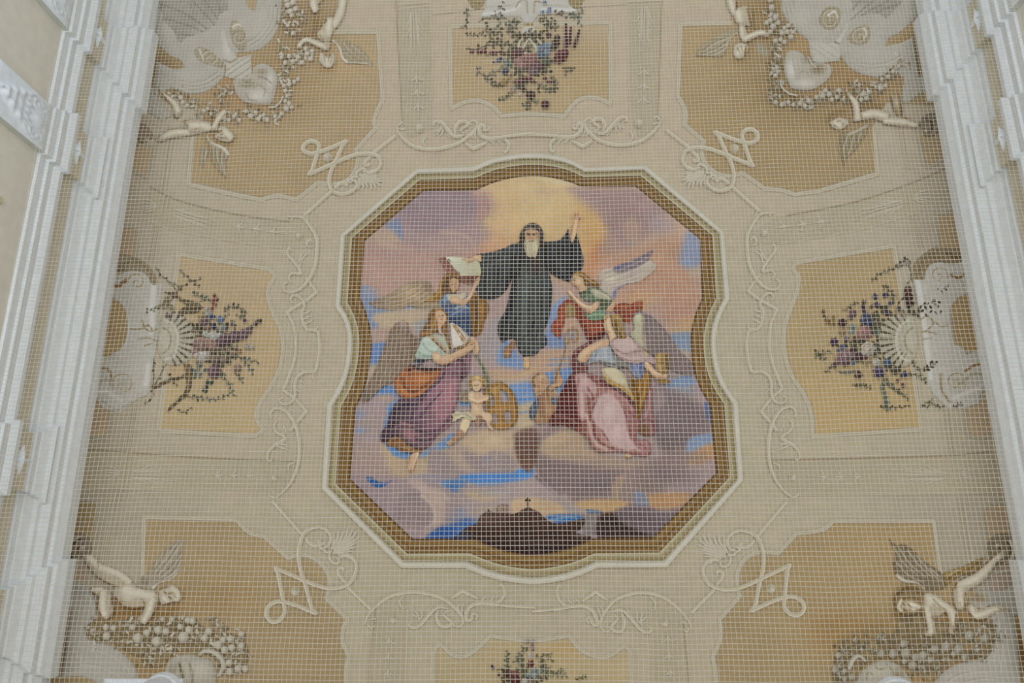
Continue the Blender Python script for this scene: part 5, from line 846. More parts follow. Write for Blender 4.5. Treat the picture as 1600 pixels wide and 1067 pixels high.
cartouche('upper right', (1345, 60), [
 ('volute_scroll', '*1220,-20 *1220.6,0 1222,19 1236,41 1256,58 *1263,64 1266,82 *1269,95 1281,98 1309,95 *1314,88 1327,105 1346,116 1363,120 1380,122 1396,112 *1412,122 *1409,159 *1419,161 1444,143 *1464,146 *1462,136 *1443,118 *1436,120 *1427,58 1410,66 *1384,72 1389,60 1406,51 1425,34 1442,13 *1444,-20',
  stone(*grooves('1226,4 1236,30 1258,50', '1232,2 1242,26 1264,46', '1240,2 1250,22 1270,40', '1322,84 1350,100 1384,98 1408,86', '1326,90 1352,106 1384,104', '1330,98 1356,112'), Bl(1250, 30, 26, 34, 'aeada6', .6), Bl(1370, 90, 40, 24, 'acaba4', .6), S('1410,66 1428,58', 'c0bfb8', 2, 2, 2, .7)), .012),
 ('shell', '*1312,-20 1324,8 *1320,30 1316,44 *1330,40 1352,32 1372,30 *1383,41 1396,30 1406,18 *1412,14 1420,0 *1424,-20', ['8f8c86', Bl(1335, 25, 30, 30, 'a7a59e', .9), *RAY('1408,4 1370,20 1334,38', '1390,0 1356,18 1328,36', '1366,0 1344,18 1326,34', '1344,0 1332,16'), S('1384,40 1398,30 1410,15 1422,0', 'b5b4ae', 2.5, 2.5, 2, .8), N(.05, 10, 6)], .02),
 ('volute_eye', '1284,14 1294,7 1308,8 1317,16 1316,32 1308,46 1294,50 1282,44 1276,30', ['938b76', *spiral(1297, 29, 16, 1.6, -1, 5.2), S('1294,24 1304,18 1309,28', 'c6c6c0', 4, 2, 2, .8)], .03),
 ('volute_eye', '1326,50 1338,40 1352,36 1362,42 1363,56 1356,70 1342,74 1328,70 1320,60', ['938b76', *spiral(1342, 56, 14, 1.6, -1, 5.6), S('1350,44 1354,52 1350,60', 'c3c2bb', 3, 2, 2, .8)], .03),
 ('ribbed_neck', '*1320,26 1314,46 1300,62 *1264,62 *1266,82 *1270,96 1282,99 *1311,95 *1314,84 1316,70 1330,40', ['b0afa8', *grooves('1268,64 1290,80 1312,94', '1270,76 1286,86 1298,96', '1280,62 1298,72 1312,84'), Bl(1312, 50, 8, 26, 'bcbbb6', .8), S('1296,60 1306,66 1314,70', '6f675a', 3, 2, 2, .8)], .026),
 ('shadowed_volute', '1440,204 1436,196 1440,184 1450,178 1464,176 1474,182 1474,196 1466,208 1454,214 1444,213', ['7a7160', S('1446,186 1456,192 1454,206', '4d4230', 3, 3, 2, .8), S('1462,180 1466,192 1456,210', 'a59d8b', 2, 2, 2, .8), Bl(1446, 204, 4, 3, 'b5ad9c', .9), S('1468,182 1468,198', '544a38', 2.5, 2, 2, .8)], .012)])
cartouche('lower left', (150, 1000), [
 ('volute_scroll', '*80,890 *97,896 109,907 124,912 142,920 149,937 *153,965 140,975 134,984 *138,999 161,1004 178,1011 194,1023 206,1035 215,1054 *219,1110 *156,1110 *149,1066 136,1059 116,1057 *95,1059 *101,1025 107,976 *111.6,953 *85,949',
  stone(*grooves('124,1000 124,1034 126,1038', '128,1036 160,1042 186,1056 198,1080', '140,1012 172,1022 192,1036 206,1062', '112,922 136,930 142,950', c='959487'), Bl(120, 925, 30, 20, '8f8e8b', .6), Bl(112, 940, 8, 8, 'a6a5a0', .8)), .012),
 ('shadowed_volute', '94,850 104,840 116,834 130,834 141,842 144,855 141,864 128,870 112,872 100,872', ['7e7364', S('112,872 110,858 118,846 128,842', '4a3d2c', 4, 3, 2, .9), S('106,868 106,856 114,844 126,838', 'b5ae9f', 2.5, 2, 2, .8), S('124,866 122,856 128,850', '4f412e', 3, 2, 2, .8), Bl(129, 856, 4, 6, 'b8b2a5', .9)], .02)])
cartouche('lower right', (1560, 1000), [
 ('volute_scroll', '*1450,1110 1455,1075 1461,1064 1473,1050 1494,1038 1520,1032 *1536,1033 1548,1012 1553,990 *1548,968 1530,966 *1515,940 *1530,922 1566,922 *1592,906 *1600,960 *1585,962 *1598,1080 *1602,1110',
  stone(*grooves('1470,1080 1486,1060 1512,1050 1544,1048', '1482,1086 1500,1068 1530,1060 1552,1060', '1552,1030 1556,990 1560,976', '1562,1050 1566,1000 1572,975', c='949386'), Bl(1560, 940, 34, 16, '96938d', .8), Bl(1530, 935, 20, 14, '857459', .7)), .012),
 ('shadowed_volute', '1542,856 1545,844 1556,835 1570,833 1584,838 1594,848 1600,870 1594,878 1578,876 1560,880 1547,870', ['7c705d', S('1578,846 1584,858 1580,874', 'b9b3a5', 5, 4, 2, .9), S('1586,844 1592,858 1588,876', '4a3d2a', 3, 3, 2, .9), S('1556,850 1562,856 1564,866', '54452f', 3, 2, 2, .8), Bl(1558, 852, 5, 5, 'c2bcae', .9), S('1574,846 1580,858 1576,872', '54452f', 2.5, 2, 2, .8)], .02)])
# ---- urns
def urn(where, at, body, ops, extra):
    e = empty('urn', *at, 'painted grey stone urn hung with fruit in the %s corner' % where, 'urn', None, .03)
    piece('bowl', body, ['a5a298', *ops, N(.03, 8, 3)], .03, .04, 1.5, e)
    for nm, p, wd in extra: ribbon(nm, p, wd, [(-1, '75694f', 0), (-.4, 'a19c8d', .7), (.3, 'bcb9b0', 1), (1, 'b0aca0', 0)], .05, e, False, True, 2, hgt=.015)
urn('upper left', (402, 137), '364,128 370,122 382,124 394,116 396,106 409,99 424,105 434,120 433,136 428,153 422,163 402,163 381,159 370,148',
    [Bl(404, 150, 26, 16, 'bcbbb6', .9), Bl(422, 126, 10, 24, 'b9b8b2', .9), Bl(386, 130, 20, 12, '847c69', .9), Bl(408, 112, 14, 8, '8b8370', .8), S('384,146 390,156 402,158', '8b8576', 2, 2, 2, .8), S('396,138 404,132 414,140 412,150', '8f8a7c', 2, 2, 2, .8), S('404,120 414,122 424,130', '77705f', 2.5, 2, 2, .7)], [('handle', '420,168 430,167 438,160 443,150', 4), ('handle', '376,130 390,131 400,122', 3)])
urn('upper right', (1260, 110), '1228,84 1236,79 1249,81 1262,92 1270,97 1296,101 1299,116 1286,131 1266,141 1239,139 1230,126 1225,105',
    [Bl(1236, 108, 12, 26, 'bebdb8', .9), Bl(1256, 130, 26, 10, 'bbbab4', .9), Bl(1278, 108, 20, 14, '7f755f', .9), Bl(1262, 94, 16, 10, '8a826e', .8), S('1250,114 1258,110 1266,120', '8f8a7c', 2, 2, 2, .8), S('1238,92 1242,108 1248,124', '969184', 2, 2, 2, .6)], [('handle', '1219,124 1221,136 1232,146 1246,150', 4), ('handle', '1262,88 1268,100 1276,106', 3)])
urn('lower left', (300, 1050), '*254,1060 258,1044 266,1030 282,1023 303,1023 314,1027 330,1032 337,1048 336,1070 *332,1110 *256,1110',
    [Bl(312, 1048, 20, 24, 'b4b1a8', .9), Bl(270, 1046, 12, 20, '8f8a7d', .8), S('280,1036 284,1052 286,1070', '6f654f', 4, 5, 3, .8), S('296,1036 300,1052 300,1070', '857c69', 3, 4, 3, .7), S('288,1034 293,1050 293,1070', 'aeaaa0', 4, 4, 2, .8)], [('handle', '312,1024 320,1016 334,1018 346,1028 350,1040 344,1052 338,1056', [5, 8, 9, 9, 9, 7, 5])])
urn('lower right', (1380, 1055), '*1338,1110 *1336,1066 1343,1052 1358,1039 1379,1032 1400,1037 1416,1050 1423,1066 *1424,1110',
    [Bl(1372, 1050, 24, 16, 'b0aca0', .9), Bl(1405, 1056, 14, 20, '8a8068', .8), S('1366,1040 1374,1046 1382,1044', '877d66', 2, 2, 2, .8), S('1386,1038 1396,1050 1402,1064', '8d8570', 2.5, 2.5, 2, .7), S('1354,1062 1356,1050 1364,1054', '8d8570', 2, 2, 2, .7)], [('handle', '1326,1046 1331,1032 1340,1024 1348,1028 1352,1034', [6, 9, 8, 6, 4])])
# ---- garlands: every fruit a bead of its own, the small leaves joined
class Batch:
    def __init__(s): s.V = []; s.F = []; s.C = []
    def leaf(s, x, y, L, a, w, col, off=.03, lob=False):
        ca, sa = math.cos(a), math.sin(a); k = len(s.V); c = hx(col); P = []
        prof = [(0, 0), (.25, .75), (.5, 1), (.78, .62), (1, 0), (.78, -.62), (.5, -1), (.25, -.75)]
        if lob: prof = [(0, 0), (.12, .9), (.35, .55), (.5, 1.15), (.7, .5), (1, 0), (.7, -.5), (.5, -1.15), (.35, -.55), (.12, -.9)]
        for t, u in prof: P.append((x+ca*L*t-sa*w*u, y+sa*L*t+ca*w*u))
        P.append((x+ca*L*.45, y+sa*L*.45)); P = np.array(P)
        n = len(prof); h = np.full(n+1, off); h[-1] = off+.012
        s.V += surf(P[:, 0], P[:, 1], h).tolist(); s.F += [[k+n, k+(i+1) % n, k+i] for i in range(n)]
        for i, (t, u) in enumerate(prof): s.C.append(np.clip(c*(1.0+.16*np.sign(u)), 0, 1))
        s.C.append(c*1.02)
    def build(s, name, par, stuff=True):
        o = add_mesh(name, s.V, s.F, np.array(s.C), FRESCO, par)
        return tag(o, kind='stuff') if stuff else o
def fruit(par, x, y, r, off=.05, tone=1.0, lx=-.45, ly=-.4):
    k = 10; a = np.arange(k)*2*math.pi/k; rings = [(1, 0), (.72, .7), (.38, .95)]
    P = []; H = []; C = []
    for q, h in rings:
        for t in a:
            P.append((x+r*q*math.cos(t), y+r*q*math.sin(t)*1.05)); H.append(off+h*r*.0045)
            lit = -(lx*math.cos(t)+ly*math.sin(t))*q; lit = -lit
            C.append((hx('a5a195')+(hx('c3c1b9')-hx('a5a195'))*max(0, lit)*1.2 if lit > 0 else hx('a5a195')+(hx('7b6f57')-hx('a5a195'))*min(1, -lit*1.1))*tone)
    P.append((x, y)); H.append(off+r*.0047); C.append(hx('b4b1a7')*tone); P = np.array(P)
    F_ = [[i*k+(j+1) % k, i*k+j, (i+1)*k+j, (i+1)*k+(j+1) % k] for i in range(2) for j in range(k)]+[[2*k+(j+1) % k, 2*k+j, 3*k] for j in range(k)]
    add_mesh('fruit', surf(P[:, 0], P[:, 1], np.array(H)), F_, np.array(C), FRESCO, par, True)
def garland(where, at, back, fruits, leaves, seed, tone=1.0):
    e = empty('garland', *at, 'painted grey garland of round fruits and leaves in the %s corner' % where, 'garland', None, .03)
    rg = random.Random(seed)
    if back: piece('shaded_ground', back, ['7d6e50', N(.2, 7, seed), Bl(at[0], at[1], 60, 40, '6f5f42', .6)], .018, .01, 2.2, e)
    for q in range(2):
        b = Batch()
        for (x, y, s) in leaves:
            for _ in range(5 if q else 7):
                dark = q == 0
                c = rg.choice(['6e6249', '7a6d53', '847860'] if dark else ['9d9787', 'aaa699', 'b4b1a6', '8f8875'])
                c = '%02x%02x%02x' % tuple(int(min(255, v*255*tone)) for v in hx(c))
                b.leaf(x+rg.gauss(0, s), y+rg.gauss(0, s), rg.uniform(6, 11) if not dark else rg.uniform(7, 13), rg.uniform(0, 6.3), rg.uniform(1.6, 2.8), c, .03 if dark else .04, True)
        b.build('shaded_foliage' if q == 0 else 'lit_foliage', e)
    for (x, y, r) in fruits: fruit(e, x, y, r, .055, tone)
    return e
G4 = lambda ox, oy, k, L: [(ox+x/k, oy+y/k, r/k) for x, y, r in L]
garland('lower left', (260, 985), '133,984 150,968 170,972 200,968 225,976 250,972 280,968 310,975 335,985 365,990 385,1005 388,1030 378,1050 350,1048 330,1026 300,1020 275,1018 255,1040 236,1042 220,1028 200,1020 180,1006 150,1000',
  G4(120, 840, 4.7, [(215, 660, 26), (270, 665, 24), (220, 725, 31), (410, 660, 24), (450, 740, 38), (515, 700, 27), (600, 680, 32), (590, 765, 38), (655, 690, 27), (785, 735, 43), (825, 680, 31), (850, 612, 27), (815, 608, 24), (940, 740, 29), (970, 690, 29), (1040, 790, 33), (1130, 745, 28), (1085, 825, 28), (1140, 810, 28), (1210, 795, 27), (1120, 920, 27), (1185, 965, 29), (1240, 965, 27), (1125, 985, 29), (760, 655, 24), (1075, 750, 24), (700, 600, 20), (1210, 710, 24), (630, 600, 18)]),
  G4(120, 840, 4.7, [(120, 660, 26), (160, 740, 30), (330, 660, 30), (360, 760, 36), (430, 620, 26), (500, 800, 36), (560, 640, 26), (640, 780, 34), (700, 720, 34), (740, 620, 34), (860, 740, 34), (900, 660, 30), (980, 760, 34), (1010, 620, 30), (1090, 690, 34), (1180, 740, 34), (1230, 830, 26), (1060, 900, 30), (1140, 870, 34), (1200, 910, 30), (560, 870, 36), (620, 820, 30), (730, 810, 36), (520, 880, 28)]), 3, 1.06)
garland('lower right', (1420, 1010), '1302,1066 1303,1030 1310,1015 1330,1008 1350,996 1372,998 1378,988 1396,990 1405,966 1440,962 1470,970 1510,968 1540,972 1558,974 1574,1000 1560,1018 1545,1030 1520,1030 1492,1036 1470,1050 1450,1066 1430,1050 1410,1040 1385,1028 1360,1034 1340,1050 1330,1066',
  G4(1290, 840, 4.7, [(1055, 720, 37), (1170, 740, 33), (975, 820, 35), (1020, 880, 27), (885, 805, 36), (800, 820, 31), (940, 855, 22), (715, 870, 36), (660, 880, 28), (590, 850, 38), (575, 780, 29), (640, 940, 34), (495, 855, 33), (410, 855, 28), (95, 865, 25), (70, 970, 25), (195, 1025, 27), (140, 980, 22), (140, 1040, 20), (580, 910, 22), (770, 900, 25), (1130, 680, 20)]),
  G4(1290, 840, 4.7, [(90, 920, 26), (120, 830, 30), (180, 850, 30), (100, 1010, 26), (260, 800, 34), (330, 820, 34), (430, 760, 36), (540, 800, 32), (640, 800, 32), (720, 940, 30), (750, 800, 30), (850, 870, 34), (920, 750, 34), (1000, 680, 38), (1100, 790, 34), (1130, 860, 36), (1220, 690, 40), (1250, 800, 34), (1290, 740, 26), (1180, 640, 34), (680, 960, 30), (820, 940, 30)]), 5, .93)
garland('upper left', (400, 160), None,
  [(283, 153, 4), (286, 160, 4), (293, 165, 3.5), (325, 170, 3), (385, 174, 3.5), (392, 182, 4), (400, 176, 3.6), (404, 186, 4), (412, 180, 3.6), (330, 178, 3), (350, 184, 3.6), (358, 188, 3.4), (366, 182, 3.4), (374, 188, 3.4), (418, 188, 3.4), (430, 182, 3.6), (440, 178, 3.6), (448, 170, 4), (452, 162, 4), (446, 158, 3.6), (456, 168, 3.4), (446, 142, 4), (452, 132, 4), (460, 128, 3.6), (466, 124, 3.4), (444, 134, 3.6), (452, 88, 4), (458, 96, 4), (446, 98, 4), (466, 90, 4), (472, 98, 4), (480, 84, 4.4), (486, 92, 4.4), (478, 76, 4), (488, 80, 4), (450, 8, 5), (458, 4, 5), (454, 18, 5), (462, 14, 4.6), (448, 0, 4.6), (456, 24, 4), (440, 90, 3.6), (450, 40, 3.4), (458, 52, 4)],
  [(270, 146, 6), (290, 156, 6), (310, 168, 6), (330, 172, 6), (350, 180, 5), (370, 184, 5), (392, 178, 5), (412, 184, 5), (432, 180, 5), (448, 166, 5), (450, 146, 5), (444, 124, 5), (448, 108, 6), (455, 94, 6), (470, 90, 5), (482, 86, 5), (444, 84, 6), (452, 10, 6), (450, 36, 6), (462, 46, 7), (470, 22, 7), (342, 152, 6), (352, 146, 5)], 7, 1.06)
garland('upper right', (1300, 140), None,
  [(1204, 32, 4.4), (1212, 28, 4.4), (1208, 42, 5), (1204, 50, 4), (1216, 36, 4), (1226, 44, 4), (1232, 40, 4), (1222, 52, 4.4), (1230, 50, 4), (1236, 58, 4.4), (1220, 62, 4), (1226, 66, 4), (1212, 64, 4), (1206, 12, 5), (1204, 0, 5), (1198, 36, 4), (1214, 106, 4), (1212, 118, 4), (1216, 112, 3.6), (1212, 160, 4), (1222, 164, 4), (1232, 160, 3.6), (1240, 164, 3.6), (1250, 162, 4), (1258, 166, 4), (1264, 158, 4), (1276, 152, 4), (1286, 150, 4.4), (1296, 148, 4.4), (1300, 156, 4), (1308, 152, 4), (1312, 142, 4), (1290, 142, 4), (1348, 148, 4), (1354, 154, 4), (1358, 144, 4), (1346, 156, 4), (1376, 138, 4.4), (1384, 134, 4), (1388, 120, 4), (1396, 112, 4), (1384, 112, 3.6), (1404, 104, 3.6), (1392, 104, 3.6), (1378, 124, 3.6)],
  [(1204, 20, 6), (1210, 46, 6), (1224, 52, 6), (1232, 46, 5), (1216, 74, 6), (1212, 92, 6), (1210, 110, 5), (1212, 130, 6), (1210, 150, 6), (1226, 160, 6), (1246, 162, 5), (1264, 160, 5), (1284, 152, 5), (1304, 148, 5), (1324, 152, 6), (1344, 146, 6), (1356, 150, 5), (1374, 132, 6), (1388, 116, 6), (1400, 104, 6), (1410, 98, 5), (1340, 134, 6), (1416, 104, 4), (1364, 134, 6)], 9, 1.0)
# ---- the painted children
PF = 'a9a08c'
def putto(where, at, desc, parts):
    e = empty('putto', *at, desc, 'child', None, .04)
    for nm, o, ops, off in parts:
        piece(nm, o, ops, off, .045 if nm != 'wing' else .02, 1.3, e, bk=5)
    return e
def pskin(*x): return [PF, *x, N(.03, 5, 3)]
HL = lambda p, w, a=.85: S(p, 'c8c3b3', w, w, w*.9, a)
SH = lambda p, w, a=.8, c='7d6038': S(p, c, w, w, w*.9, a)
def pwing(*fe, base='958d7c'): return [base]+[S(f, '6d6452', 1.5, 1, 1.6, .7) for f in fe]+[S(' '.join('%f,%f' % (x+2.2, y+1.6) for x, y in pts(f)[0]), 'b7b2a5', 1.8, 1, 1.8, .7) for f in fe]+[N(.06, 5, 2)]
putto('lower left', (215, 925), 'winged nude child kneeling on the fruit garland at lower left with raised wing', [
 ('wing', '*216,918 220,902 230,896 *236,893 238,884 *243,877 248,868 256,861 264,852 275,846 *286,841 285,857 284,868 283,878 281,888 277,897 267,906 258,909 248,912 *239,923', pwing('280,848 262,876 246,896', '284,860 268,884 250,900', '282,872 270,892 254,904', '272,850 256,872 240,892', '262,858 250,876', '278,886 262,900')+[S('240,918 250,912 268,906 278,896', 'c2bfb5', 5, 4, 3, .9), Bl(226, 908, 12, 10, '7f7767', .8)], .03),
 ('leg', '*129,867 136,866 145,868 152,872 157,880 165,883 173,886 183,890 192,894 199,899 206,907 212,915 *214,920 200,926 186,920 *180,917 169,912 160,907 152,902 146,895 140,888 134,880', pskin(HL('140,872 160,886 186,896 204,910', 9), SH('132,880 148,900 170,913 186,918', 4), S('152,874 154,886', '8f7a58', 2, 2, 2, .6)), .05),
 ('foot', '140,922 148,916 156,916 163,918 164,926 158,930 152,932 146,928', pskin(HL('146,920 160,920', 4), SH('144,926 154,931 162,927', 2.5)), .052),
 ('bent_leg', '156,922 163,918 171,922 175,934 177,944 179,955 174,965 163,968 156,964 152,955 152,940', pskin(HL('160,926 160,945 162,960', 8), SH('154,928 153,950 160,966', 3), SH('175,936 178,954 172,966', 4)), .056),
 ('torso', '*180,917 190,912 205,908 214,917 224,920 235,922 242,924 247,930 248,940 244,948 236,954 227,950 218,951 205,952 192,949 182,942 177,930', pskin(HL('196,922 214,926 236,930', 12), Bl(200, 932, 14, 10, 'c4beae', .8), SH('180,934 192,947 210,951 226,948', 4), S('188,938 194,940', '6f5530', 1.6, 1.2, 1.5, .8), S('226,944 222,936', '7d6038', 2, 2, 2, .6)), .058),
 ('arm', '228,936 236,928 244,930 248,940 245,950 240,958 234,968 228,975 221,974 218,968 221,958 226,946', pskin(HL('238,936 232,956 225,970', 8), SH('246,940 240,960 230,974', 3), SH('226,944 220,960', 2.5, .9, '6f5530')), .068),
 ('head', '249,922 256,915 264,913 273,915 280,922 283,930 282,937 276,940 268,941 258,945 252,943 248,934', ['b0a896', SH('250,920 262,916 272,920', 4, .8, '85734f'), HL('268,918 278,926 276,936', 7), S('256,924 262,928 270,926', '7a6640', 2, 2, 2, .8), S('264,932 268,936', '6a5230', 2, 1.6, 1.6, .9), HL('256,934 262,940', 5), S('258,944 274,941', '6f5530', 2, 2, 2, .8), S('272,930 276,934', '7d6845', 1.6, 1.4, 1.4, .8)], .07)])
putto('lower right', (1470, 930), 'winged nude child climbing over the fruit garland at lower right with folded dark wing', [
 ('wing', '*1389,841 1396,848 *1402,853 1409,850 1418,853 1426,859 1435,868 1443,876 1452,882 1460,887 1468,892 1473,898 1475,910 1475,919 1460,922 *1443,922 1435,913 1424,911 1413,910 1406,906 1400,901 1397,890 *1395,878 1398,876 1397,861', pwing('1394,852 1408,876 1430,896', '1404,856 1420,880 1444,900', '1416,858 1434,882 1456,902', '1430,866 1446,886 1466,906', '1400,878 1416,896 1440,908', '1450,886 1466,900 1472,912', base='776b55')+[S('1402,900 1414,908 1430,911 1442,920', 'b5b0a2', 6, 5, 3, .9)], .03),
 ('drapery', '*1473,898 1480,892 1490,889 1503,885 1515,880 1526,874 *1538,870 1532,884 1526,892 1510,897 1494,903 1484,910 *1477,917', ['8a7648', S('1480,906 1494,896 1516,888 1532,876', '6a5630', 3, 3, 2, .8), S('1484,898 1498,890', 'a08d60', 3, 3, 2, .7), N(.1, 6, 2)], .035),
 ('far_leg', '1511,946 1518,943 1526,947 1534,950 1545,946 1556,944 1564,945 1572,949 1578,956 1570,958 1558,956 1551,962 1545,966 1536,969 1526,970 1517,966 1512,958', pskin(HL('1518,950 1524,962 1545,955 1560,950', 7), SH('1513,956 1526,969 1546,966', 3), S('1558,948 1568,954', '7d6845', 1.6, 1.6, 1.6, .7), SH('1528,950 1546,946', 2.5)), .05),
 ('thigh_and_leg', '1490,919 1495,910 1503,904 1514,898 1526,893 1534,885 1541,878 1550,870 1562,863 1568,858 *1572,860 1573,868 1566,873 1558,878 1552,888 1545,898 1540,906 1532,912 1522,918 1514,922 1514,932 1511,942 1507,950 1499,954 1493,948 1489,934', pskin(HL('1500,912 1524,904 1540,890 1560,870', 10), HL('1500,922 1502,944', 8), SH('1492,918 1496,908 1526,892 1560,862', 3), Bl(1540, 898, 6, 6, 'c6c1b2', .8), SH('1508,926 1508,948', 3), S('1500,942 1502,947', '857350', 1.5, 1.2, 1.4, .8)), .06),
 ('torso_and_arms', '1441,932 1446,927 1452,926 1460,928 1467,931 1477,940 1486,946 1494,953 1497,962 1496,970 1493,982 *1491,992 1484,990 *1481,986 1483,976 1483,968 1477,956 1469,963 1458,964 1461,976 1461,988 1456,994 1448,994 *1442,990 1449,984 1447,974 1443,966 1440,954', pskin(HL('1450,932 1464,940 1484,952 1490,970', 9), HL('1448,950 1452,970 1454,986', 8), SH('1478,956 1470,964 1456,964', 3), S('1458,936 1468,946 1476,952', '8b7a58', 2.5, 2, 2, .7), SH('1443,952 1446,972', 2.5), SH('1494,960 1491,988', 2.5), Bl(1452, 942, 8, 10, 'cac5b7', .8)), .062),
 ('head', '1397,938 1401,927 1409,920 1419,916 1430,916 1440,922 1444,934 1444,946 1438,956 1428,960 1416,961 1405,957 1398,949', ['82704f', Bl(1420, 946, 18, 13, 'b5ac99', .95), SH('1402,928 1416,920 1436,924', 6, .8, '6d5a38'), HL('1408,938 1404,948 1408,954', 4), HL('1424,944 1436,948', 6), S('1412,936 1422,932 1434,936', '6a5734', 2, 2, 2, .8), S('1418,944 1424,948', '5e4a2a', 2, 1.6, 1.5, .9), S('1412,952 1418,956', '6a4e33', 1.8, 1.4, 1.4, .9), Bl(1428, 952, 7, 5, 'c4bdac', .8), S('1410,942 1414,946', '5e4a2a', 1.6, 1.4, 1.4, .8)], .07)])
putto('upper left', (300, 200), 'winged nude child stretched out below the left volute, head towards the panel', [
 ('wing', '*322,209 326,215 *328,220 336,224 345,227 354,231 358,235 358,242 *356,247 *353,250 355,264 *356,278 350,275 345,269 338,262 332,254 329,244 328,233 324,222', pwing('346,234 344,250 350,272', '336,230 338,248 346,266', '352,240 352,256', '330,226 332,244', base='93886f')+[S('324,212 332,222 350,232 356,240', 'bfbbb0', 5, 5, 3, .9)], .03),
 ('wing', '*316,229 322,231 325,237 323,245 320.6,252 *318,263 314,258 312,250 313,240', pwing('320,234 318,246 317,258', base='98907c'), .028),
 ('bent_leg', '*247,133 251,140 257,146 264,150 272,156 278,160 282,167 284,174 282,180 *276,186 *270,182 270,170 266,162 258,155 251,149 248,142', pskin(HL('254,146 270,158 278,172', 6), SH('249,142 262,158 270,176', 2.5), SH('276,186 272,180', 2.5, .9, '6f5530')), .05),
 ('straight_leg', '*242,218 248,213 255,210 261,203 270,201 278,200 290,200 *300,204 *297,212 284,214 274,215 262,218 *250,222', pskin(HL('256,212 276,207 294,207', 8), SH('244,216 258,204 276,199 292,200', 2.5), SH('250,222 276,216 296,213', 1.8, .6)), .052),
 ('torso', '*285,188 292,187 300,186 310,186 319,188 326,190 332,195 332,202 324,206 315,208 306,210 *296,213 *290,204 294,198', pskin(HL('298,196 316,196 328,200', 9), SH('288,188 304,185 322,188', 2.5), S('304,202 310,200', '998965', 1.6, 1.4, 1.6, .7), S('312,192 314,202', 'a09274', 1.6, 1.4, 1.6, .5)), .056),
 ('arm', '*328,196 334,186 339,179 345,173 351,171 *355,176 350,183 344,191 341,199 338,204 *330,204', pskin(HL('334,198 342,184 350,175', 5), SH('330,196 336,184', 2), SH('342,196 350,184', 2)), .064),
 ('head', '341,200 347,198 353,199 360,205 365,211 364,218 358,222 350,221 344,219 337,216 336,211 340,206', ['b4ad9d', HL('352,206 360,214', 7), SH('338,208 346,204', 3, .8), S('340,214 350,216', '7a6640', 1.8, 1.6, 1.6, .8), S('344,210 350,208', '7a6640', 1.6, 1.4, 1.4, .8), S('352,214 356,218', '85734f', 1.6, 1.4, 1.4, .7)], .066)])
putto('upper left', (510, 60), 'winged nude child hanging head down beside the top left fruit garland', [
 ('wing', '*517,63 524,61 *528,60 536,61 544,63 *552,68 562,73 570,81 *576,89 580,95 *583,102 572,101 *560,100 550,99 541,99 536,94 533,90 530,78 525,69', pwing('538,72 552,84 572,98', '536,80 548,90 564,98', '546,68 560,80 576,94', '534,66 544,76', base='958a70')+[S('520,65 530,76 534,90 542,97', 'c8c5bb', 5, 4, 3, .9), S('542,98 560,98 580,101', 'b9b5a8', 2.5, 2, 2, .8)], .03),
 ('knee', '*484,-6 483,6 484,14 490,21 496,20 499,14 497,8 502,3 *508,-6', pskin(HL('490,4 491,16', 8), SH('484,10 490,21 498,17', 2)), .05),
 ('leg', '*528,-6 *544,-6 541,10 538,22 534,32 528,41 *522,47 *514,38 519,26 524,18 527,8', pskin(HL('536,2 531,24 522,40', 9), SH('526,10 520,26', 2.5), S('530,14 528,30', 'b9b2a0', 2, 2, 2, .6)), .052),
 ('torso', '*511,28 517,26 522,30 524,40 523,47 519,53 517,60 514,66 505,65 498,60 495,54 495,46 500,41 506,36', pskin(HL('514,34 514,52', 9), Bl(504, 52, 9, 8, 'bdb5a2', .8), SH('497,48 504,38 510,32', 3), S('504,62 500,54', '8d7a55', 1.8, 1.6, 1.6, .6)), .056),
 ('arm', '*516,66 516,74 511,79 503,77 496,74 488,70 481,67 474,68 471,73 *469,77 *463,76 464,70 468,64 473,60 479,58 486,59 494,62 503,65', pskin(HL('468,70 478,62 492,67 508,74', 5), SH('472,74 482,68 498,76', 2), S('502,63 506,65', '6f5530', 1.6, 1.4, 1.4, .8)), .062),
 ('head', '*502,82 *507,86 511,90 *514,84 515,90 *521,82 523,90 522,98 517,105 510,106 504,102 499,95 499,88', ['b9b3a5', HL('510,94 514,102', 7), S('506,86 508,96', '8d7a55', 1.6, 1.4, 1.4, .8), S('514,86 513,96', '8d7a55', 1.6, 1.4, 1.4, .8), S('519,88 516,98', '8d7a55', 1.6, 1.4, 1.4, .7)], .066)])
